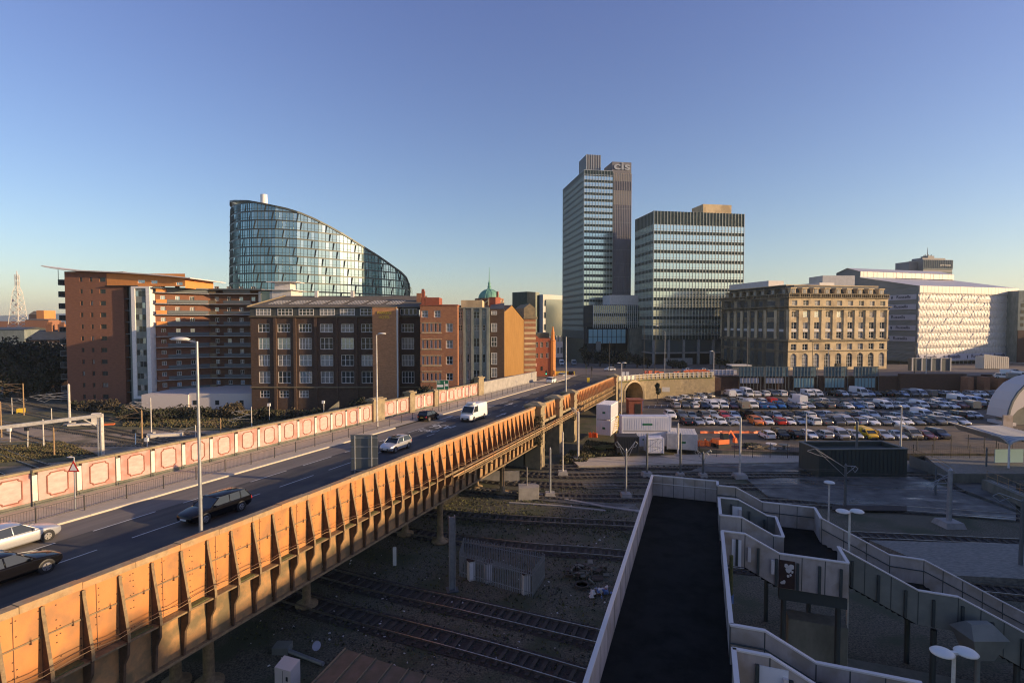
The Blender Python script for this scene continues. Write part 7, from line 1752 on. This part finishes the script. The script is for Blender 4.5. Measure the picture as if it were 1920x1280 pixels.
# ribbed brown shed roof at the bottom edge
RF = [(650,1215),(900,1300),(800,1360),(560,1330)]
z = 2.9; q = [G(648,1216,z),G(830,1276,z),G(1010,1336,z)]; dn = (G(586,1276,z)-G(648,1216,z)); SH_ = thing('shed', 'low shed with a ribbed brown roof cut by the bottom edge', 'shed', G(700,1290,0))
A = G(648,1216,z); B = G(900,1299,z); Cc = B+dn*3.2-Vector((0,0,.5)); D = A+dn*3.2-Vector((0,0,.5))
mb = MB(); mb.hexa([D-Vector((0,0,.1)),Cc-Vector((0,0,.1)),B-Vector((0,0,.1)),A-Vector((0,0,.1)),D,Cc,B,A]); M['shedroof'] = mat('mossy_brown_sheet', (.17,.12,.08), .85, col2=(.11,.09,.05), scale=1.5, bump=.3); part('roof', mb, 'shedroof', SH_, world=True)
mb = MB()
for i in range(9): a = A+(B-A)*(i/8); b = D+(Cc-D)*(i/8); mb.bar(a+Vector((0,0,.05)), b+Vector((0,0,.05)), .07 if i else .1, .08)
part('roof_ribs', mb, 'buffdk', SH_, world=True)
mb = MB(); low_ = [Vector((v.x,v.y,0)) for v in (D,Cc,B,A)]; mb.hexa(low_+[D-Vector((0,0,.15)),Cc-Vector((0,0,.15)),B-Vector((0,0,.15)),A-Vector((0,0,.15))]); part('walls', mb, 'oldconc', SH_, world=True)
# rubbish heap by the footbridge
RN.seed(12)
p = G(1100,1075,0); mb = MB()
for i in range(60):
    x = p.x+RN.gauss(0,.9); y = p.y+RN.gauss(0,.8); zz0 = RN.uniform(0,.5); mb.cur = RN.choice([0,0,1]); mb.M = Matrix.Translation((x,y,zz0)) @ Matrix.Rotation(RN.uniform(0,6),4,RN.choice('XYZ')); s = RN.uniform(.15,.5); mb.box(-s,s,-s*.5,s*.5,-.05,.05)
mb.M = Matrix.Identity(4); single('rubbish_heap', mb, ['oldconc','bark'], 'heap of rubble and junk on the ground left of the footbridge', 'debris')
p = G(1091,1098,.1); mb = MB(); [mb.lathe([(.62,0),(.62,.12),(.5,.12),(.5,0)], (p.x,p.y,.05+.13*k), 20) for k in range(2)]; single('cable_coil', mb, 'sleeper', 'coil of grey cable lying in front of the rubbish heap', 'coil')
p = G(1126,1108,.2); mb = MB()
for i in range(26): x = p.x+RN.gauss(0,.4); y = p.y+RN.gauss(0,.35); mb.cur = RN.choice([0,0,1,2]); mb.M = Matrix.Translation((x,y,RN.uniform(.05,.3))) @ Matrix.Rotation(RN.uniform(0,6),4,RN.choice('XYZ')); s = RN.uniform(.08,.25); mb.hexa([(-s,-s,0),(s,-s*.8,0),(s*.9,s,0),(-s,s,0),(-s*.4,-s*.4,s),(s*.4,-s*.4,s),(s*.4,s*.4,s*.8),(-s*.4,s*.4,s)])
mb.M = Matrix.Identity(4); single('rubbish_bags', mb, ['offwhite','blueplastic','brickpub'], 'pale plastic rubbish bags near the cable coil', 'rubbish')
# ---------------------------------------------------------------- right side: dark green building, tram stop, curved roofs
c0_ = G(1535,893,.3); GBD = thing('dark_green_building', 'windowless dark green flat building with a sunken roof beside the railway', 'building', (c0_.x,c0_.y,0), .03)
wd = (1706-1535)/1000*c0_.y; zt_ = DP(1535,843,c0_.y).z; dep = 5.2
mb = MB(); mb.box(0,wd,0,dep,0,zt_-.6); mb.box(0,wd,0,.25,zt_-.6,zt_); mb.box(0,wd,dep-.25,dep,zt_-.6,zt_); mb.box(0,.25,.25,dep-.25,zt_-.6,zt_); mb.box(wd-.25,wd,.25,dep-.25,zt_-.6,zt_)
M['gbuild'] = mat('dark_green_cladding', (.022,.035,.03), .7, col2=(.03,.045,.038), scale=.6, stretch=(4,4,.3)); part('walls', mb, 'gbuild', GBD)
mb = MB()
for (x0, x1, y0, y1) in ((-.08,wd+.08,-.08,.3),(-.08,wd+.08,dep-.3,dep+.08),(-.08,.3,.3,dep-.3),(wd-.3,wd+.08,.3,dep-.3)): mb.box(x0,x1,y0,y1,zt_,zt_+.12)
part('roof_edge', mb, 'fbout', GBD)
mb = MB()
for i in range(22): x = wd*i/22; mb.box(x,x+.05,-.04,-.002,.1,zt_-.05)
part('cladding_joints', mb, 'black', GBD)
# tram stop shelter with a wavy roof
p = G(1897,878,.7); TS = thing('tram_shelter', 'tram stop shelter with a ribbed wave-shaped grey roof on white posts at the right', 'shelter', (p.x,p.y,.7), .05)
hr = DP(1897,820,p.y).z-.7; mb = MB(); sec = [(-3.9,.55),(-3.0,.35),(-2.0,-.15),(-1.2,-.9),(-.9,-1.0),(-.5,-.6),(.4,-.35),(2,-.3),(4,-.35),(6,-.3)]
for (x0, z0), (x1, z1) in zip(sec, sec[1:]): mb.hexa([(x0,-.5,hr+z0),(x1,-.5,hr+z1),(x1,8,hr+z1+.5),(x0,8,hr+z0+.5),(x0,-.5,hr+z0+.12),(x1,-.5,hr+z1+.12),(x1,8,hr+z1+.62),(x0,8,hr+z0+.62)])
part('roof', mb, 'galv', TS)
mb = MB()
for k in range(14): y = -.4+k*.6; [mb.bar((x0,y,hr+z0+.17+y*.06),(x1,y,hr+z1+.17+y*.06),.06,.06) for (x0, z0), (x1, z1) in zip(sec, sec[1:])]
part('roof_ribs', mb, 'mullw', TS)
mb = MB(); [mb.bar((x0,-.55,hr+z0+.06),(x1,-.55,hr+z1+.06),.12,.2) for (x0, z0), (x1, z1) in zip(sec, sec[1:])]; part('fascia', mb, 'mullw', TS)
for x in (-.2, 2.6, 5.4): mb = MB(); mb.tube((x,.3,0),(x,.3,hr-.4),.13,n=10); part('post', mb, 'white', TS)
mb = MB(); mb.box(.3,2.4,3,3.1,.1,2.2); mb.box(2.8,5,3,3.1,.1,2.2); part('glass_screen', mb, 'tealpale', TS)
# white curved station roof shell at the right edge
AY = 112.0; a = DP(1925,720,AY); SR = thing('arched_station_roof', 'white arched station canopy cut by the right edge, above the tram stop', 'canopy', (a.x,AY,1))
ar = [(DP(px,py,AY).x-a.x, DP(px,py,AY).z-1) for px, py in ((1889,784),(1892,768),(1898,752),(1908,736),(1922,722),(1945,710),(1980,702))]; ai = [(DP(px,py,AY).x-a.x, DP(px,py,AY).z-1) for px, py in ((1895,786),(1900,778),(1908,769),(1920,762),(1935,757),(1955,753),(1990,750))]
mb = MB()
for i in range(6):
    p0, p1, q1, q0 = ar[i], ar[i+1], ai[i+1], ai[i]
    mb.hexa([(q0[0],0,q0[1]),(q1[0],0,q1[1]),(q1[0],5,q1[1]),(q0[0],5,q0[1]),(p0[0],0,p0[1]),(p1[0],0,p1[1]),(p1[0],5,p1[1]),(p0[0],5,p0[1])])
part('roof_shell', mb, 'fbcap', SR)
mb = MB(); [mb.bar((x0,-.1,z0),(x1,-.1,z1),.4,.35,(0,1,0)) for (x0, z0), (x1, z1) in zip(ar, ar[1:])]; part('roof_edge', mb, 'galvdk', SR)
mb = MB(); mb.box(1.2-3,12,1.5,5,-1,3.4); part('glazed_wall', mb, 'fbout', SR); mb = MB(); mb.box(-3.6,-1.9,0,5,-.5,.6); part('springing', mb, 'fbcap', SR)
mb = MB(); a_ = DP(1881,800,105); mb.box(a_.x,a_.x+1.9,105,105.3,0,a_.z+2.3); single('pale_board', mb, 'fbwall', 'pale rectangular panel below the arched station canopy', 'panel')
# stair and ramp railing beside the green building
RSP = thing('ramp_railing', 'grey ramp wall with yellowish handrails right of the dark green building', 'railing', G(1740,880,0))
pts = [G(1707,853,2.2),G(1757,872,1.6),G(1790,893,.8)]
mb = MB()
for a, b in zip(pts, pts[1:]): mb.hexa([(a.x,a.y,0),(b.x,b.y,0),(b.x,b.y+.2,0),(a.x,a.y+.2,0),(a.x,a.y,a.z),(b.x,b.y,b.z),(b.x,b.y+.2,b.z),(a.x,a.y+.2,a.z)])
part('ramp_wall', mb, 'fbout', RSP, world=True)
for k in (0, .5): 
    mb = MB(); mb.path([v+Vector((0,0,.6+k)) for v in pts], .035, 5); part('handrail', mb, 'cap', RSP, world=True)
mb = MB(); a = G(1795,905,.6); mb.box(a.x,a.x+14,a.y+1,a.y+1.3,0,1.6); single('platform_back_wall', mb, 'oldconc', 'dark low wall between the tram stop and the wet concrete', 'wall')
mb = MB(); pa = G(1850,908,.9); pb_ = G(1935,945,.9); mb.bar(pa,pb_,1.2,1.4); mb.cur = 1; mb.bar(pa+Vector((0,-.7,.3)),pb_+Vector((0,-.7,.3)),.1,.8); single('tram_platform_end', mb, ['oldconc','banner'], 'low platform edge with a pale painted strip at the right edge', 'platform')
RL3 = thing('platform_railing', 'yellowish tubular railing on the platform end at the right edge', 'railing', G(1890,935,1)); mb = MB()
for i in range(5): a = pa+(pb_-pa)*(i/4); mb.tube(a+Vector((0,0,.6)),a+Vector((0,0,1.9)),.03,n=5)
for k in (1.2,1.9): mb.tube(pa+Vector((0,0,k)),pb_+Vector((0,0,k)),.03,n=5)
part('rails', mb, 'cap', RL3, world=True)
PF2 = thing('platform_fence', 'dark post fence between the car park and the tram stop', 'fence', G(1760,850,.6))
for i, px in enumerate((1719,1751,1783,1815,1845,1868,1890)):
    a = G(px, 848-i*.8, .6); mb = MB(); mb.tube(a,a+Vector((0,0,2.9)),.06,n=6); part('post', mb, 'black', PF2, world=True)
a = G(1719,848,.6); b = G(1890,843,.6); mb = MB(); [mb.bar(a+Vector((0,0,z)),b+Vector((0,0,z)),.02,.02) for z in (.5,1.2,1.9,2.6)]; part('wires', mb, 'black', PF2, world=True)
# bollards and white posts outside the stone building
RN.seed(2)
# ---------------------------------------------------------------- vegetation
def blob_mesh(mb, c, rx, ry, rz_, n, size, r, shape='ball'):
    for i in range(n):
        while True:
            x, y, z = r.uniform(-1,1), r.uniform(-1,1), r.uniform(-1,1)
            d = x*x+y*y+z*z
            if d <= 1 and d > r.random()*.55: break
        k = 1+.18*math.sin(5*x+3*y+r.random())
        p = Vector((c[0]+x*rx*k, c[1]+y*ry*k, c[2]+z*rz_*k)); s = size*r.uniform(.5,1.3)
        a = Vector((r.gauss(0,1),r.gauss(0,1),r.gauss(0,1))).normalized(); b = a.cross(Vector((r.gauss(0,1),r.gauss(0,1),r.gauss(0,1)))).normalized()
        mb.cur = 0 if r.random() < .65 else 1
        mb.quad(p-a*s-b*s*.6, p+a*s-b*s*.5, p+a*s*.8+b*s*.6, p-a*s*.7+b*s*.5)
def tree(name, label, base, h, rad, n, size, mats, seed, cat='tree', group=None, lumps=6, trunk=True, squash=1.0):
    r = random.Random(seed); o = thing(name, label, cat, base, 0, group)
    if trunk:
        mb = MB(); mb.tube((0,0,0),(0,0,h*.45),rad*.09+.06,rad*.05+.04,7)
        for k in range(7): a = r.uniform(0,6.28); q = r.uniform(.4,.8)*rad; mb.tube((0,0,h*r.uniform(.25,.45)),(q*math.cos(a),q*math.sin(a),h*r.uniform(.6,.9)),rad*.035+.03,.02,5)
        part('trunk', mb, 'bark', o)
    mb = MB()
    for k in range(lumps):
        a = r.uniform(0,6.28); q = rad*r.uniform(.15,.55); rr = rad*r.uniform(.4,.65); z = h*(.62+r.uniform(-.18,.2)) if trunk else h*r.uniform(.35,.6)
        blob_mesh(mb, (q*math.cos(a),q*math.sin(a),z), rr, rr, rr*.9*squash, n//lumps, size, r)
    part('crown', mb, mats, o); return o
# dark tree mass at the far left, in shade
for i, (px, y, h, rd) in enumerate(((-12,166,17,8),(25,170,18,8),(58,174,17.5,8),(88,176,17,7.5),(108,170,15,6),(8,160,15,7.5),(45,163,14,7.5),(78,165,13.5,7),(104,160,12,5),(-32,160,17,8),(30,156,9,6),(75,158,8.5,5.5))):
    p = DP(px, 640, y); tree('shaded_tree', '%s dark shaded tree left of the apartment block, %s in the row' % ('tall' if h > 15 else 'low', ORD[i]), (p.x,y,0), h, rd, 2600, .42, ['leaf','twig'], 40+i, group='dark trees left of the apartment block', lumps=9)
for i, (px, py, rd, h, c) in enumerate(((175,770,3.2,3.5,'leafo'),(205,772,2.6,4.2,'leafo'),(232,776,2.4,2.6,'leaf'),(150,766,2.5,2.5,'leaf'),(330,783,4,2.8,'leaf'),(380,784,4,3.0,'leaf'),(430,782,3.5,3.4,'leafo'),(445,779,3.0,4.0,'leafo'),(500,784,4,2.4,'leaf'),(545,786,4,2.4,'leafo'),(590,788,3.6,2.4,'leaf'),(290,788,4,2.6,'leaf'),(250,786,3.4,2.4,'leaf'),(640,784,3.5,2.6,'leaf'),(668,770,3,4.2,'leaf'))):
    p = G(px, py, .3); tree('bush', 'low bush on the bank below the buildings, %s from the left' % ORD[i], (p.x,p.y,.1), h, rd, 1100, .24, [c,'twig'], 70+i, cat='bush', group='bushes on the railway bank', lumps=5, trunk=False, squash=.8)
for i, (px, py, Y, rd, h) in enumerate(((686,757,112,2.6,3.5),(758,748,112,1.7,2.4),(800,733,116,2.4,2.6),(787,738,114,1.8,2.0),(890,712,125,2.0,2.6))):
    p = DP(px, py, Y); tree('wall_shrub', 'dark shrub showing over the pink wall, %s from the left' % ORD[i], (p.x,Y,max(.1,p.z-h*.6)), h, rd, 900, .2, ['leaf','twig'], 120+i, cat='shrub', group='shrubs behind the pink wall', lumps=5, trunk=False)
for i, (px, Y, h, rd) in enumerate(((1103,235,7,3.4),(1125,228,7.5,3.8),(1150,226,7,3.8),(1172,222,6.5,3.4),(1195,220,5.5,3),(1214,215,4.5,2.6),(1098,250,8,3.2),(1262,212,2.6,2.6),(1278,210,2.4,2.4),(1362,206,4.2,1.6),(1382,206,4.0,1.5),(1350,208,5,2))):
    p = DP(px, 640, Y); tree('street_tree', 'dark bushy tree below the glass office towers, %s in the line from the street' % ORD[i], (p.x,Y,ztown(p.x,Y)), h, rd, 1300, .28, ['leaf','twig'], 150+i, group='trees below the office towers', lumps=6)
p = G(1230,755,1); tree('conifer', 'thin dark pointed conifer against the curved stone wall', (p.x,p.y-1.5,1), 6.5, .8, 900, .16, ['leaf','leaf'], 201, lumps=8)
for i, (px, py) in enumerate(((960,850),(1010,640))): pass
# ivy on the first pier and weeds at its foot
for i, (s, h0) in enumerate(((P1+.3,-.5),(P1+.3,-2.2),(P1+.2,-3.4),(P3+.1,-2.6))):
    p = RD(s-1.1, TO+.5, h0); mb = MB(); r = random.Random(300+i); blob_mesh(mb, p, .7, .9, 1.0, 380, .10, r); single('ivy', mb, ['leafo','leaf'], 'ivy growing on the %s of the bridge piers, patch %s from the top' % ('first' if i < 3 else 'third', ORD[i if i < 3 else 0]), 'ivy', 'ivy on the bridge piers')
def grass(name, pp, n, size, z, seed, m=('grass','leafo')):
    r = random.Random(seed); mb = MB(); q = [G(x,y,z) for x, y in pp]
    for i in range(n):
        u, v = r.random(), r.random(); a = q[0]+(q[1]-q[0])*u; b = q[3]+(q[2]-q[3])*u; p = a+(b-a)*v; an = r.uniform(0,PI); s = size*r.uniform(.5,1.4); d = Vector((math.cos(an),math.sin(an),0))*s*.6
        mb.cur = 0 if r.random() < .6 else 1
        mb.add([p-d, p+d, p+Vector((r.uniform(-.1,.1),r.uniform(-.1,.1),s))], [(0,1,2)])
    mb2 = mb; tag(obj(name, mb.mesh(name, list(m))), kind='stuff')
grass('rough_grass', ((230,800),(640,806),(660,770),(240,770)), 9000, .45, .1, 1)
grass('rough_grass', ((-20,870),(180,852),(120,830),(-20,838)), 7000, .3, .05, 2)
grass('rough_grass', ((1085,860),(1160,852),(1165,836),(1100,828)), 3500, .45, .5, 3)
grass('rough_grass', ((1050,868),(1100,868),(1110,852),(1070,846)), 1500, .4, .2, 5)
grass('weeds', ((420,1200),(1150,1275),(1200,900),(860,930)), 7000, .14, .02, 14, ('moss','leaf'))
grass('weeds', ((860,985),(1180,1010),(1180,975),(860,955)), 2500, .12, .05, 4, ('moss','leaf'))
mb = MB(); q = [G(x,y,0) for x, y in ((-40,880),(200,858),(110,826),(-40,832))]; mb.poly([(p.x,p.y,.13) for p in q]); struct('grass_ground', mb, 'grass')
mb = MB(); q = [(-95,113),(-20,110),(0,122),(-4,137),(-110,140),(-130,128)]; mb.poly([(x,y,.14) for x, y in q]); struct('bank_ground', mb, 'grass')
mb = MB(); a = G(604,795,.2); a = DP(604,768,122); b = DP(635,752,124); mb.hexa([(a.x,122,0),(b.x,124,0),(b.x,124.4,0),(a.x,122.4,0),(a.x,122,a.z-1),(b.x,124,b.z),(b.x,124.4,b.z),(a.x,122.4,a.z-1)]); single('stair_wall', mb, 'oldconc', 'sloping grey stair wall below the hotel behind the pink wall', 'wall')
# far tree belts on the plain
RN.seed(88)
def belt(x0, x1, y, h, seed):
    r = random.Random(seed); mb = MB(); n = int(abs(x1-x0)/3.2)
    for i in range(n):
        x = x0+(x1-x0)*i/n; hh = h*r.uniform(.6,1.1); w_ = r.uniform(3,6)
        mb.lathe([(w_*.5,0),(w_*.75,hh*.35),(w_*.6,hh*.75),(w_*.2,hh)], (x+r.uniform(-1.5,1.5), y+r.uniform(-8,8), 0), 6)
    tag(obj('far_woodland', mb.mesh('far_woodland','hedge')), kind='stuff')
belt(-640,-330,640,12,1); belt(-420,-290,390,10,2); belt(-900,-500,900,13,3); belt(-350,900,1300,14,4)
# ---------------------------------------------------------------- unseen blocks out of frame on the right, shaped to shade the yard
def off_block(name, label, pts, prof, m='oldconc'):
    """pts: two plan points along the front; prof: (offset into depth, height) roof profile"""
    a = Vector((*pts[0],0)); b = Vector((*pts[1],0)); d = (b-a).normalized(); n = Vector((d.y,-d.x,0)); mb = MB(); k = len(prof)
    v = []
    for e in (a, b):
        for (o_, h) in prof: q = e+n*o_; v.append((q.x,q.y,h))
    f = [(i,i+1,k+i+1,k+i) for i in range(k-1)]+[tuple(range(k)), tuple(range(2*k-1,k-1,-1))]
    mb.add(v, f); return single(name, mb, m, label, 'building')
off_block('shading_hall', 'near end of the unseen shading hall to the right of the view', ((66,-24),(70,9)), [(0,0),(0,26),(30,27),(40,22),(40,0)])
off_block('shading_hall', 'unseen shading hall alongside the tracks to the right of the view', ((70,9.1),(84,46)), [(0,0),(0,23.4),(30,25),(40,20),(40,0)])
off_block('shading_hall', 'lower unseen shading hall farther along on the right', ((84.5,46.1),(102,77)), [(0,0),(0,16),(14,17),(28,14),(28,0)])
off_block('shading_block', 'tall unseen shading block to the right of the car park', ((176,104),(176,172)), [(0,0),(0,18),(25,24),(70,24),(70,0)])
off_block('shading_block', 'unseen shading block to the right of the wrapped building', ((310,215),(310,300)), [(0,0),(0,27),(40,27),(40,0)])
# ---------------------------------------------------------------- thin winter haze over the city
mb = MB(); mb.box(-5650,5650,-200,5350,-1.2,190)
hz_o = obj('haze', mb.mesh('haze', 'dark')); tag(hz_o, kind='stuff')
hm = bpy.data.materials.new('haze_air'); hm.use_nodes = True; hn = hm.node_tree; hn.nodes.clear()
ho = hn.nodes.new('ShaderNodeOutputMaterial'); hv = hn.nodes.new('ShaderNodeVolumePrincipled')
hv.inputs['Color'].default_value = (.76,.92,1,1); hv.inputs['Density'].default_value = 0.0001; hv.inputs['Anisotropy'].default_value = 0.2
hn.links.new(hv.outputs[0], ho.inputs['Volume']); hz_o.data.materials[0] = hm
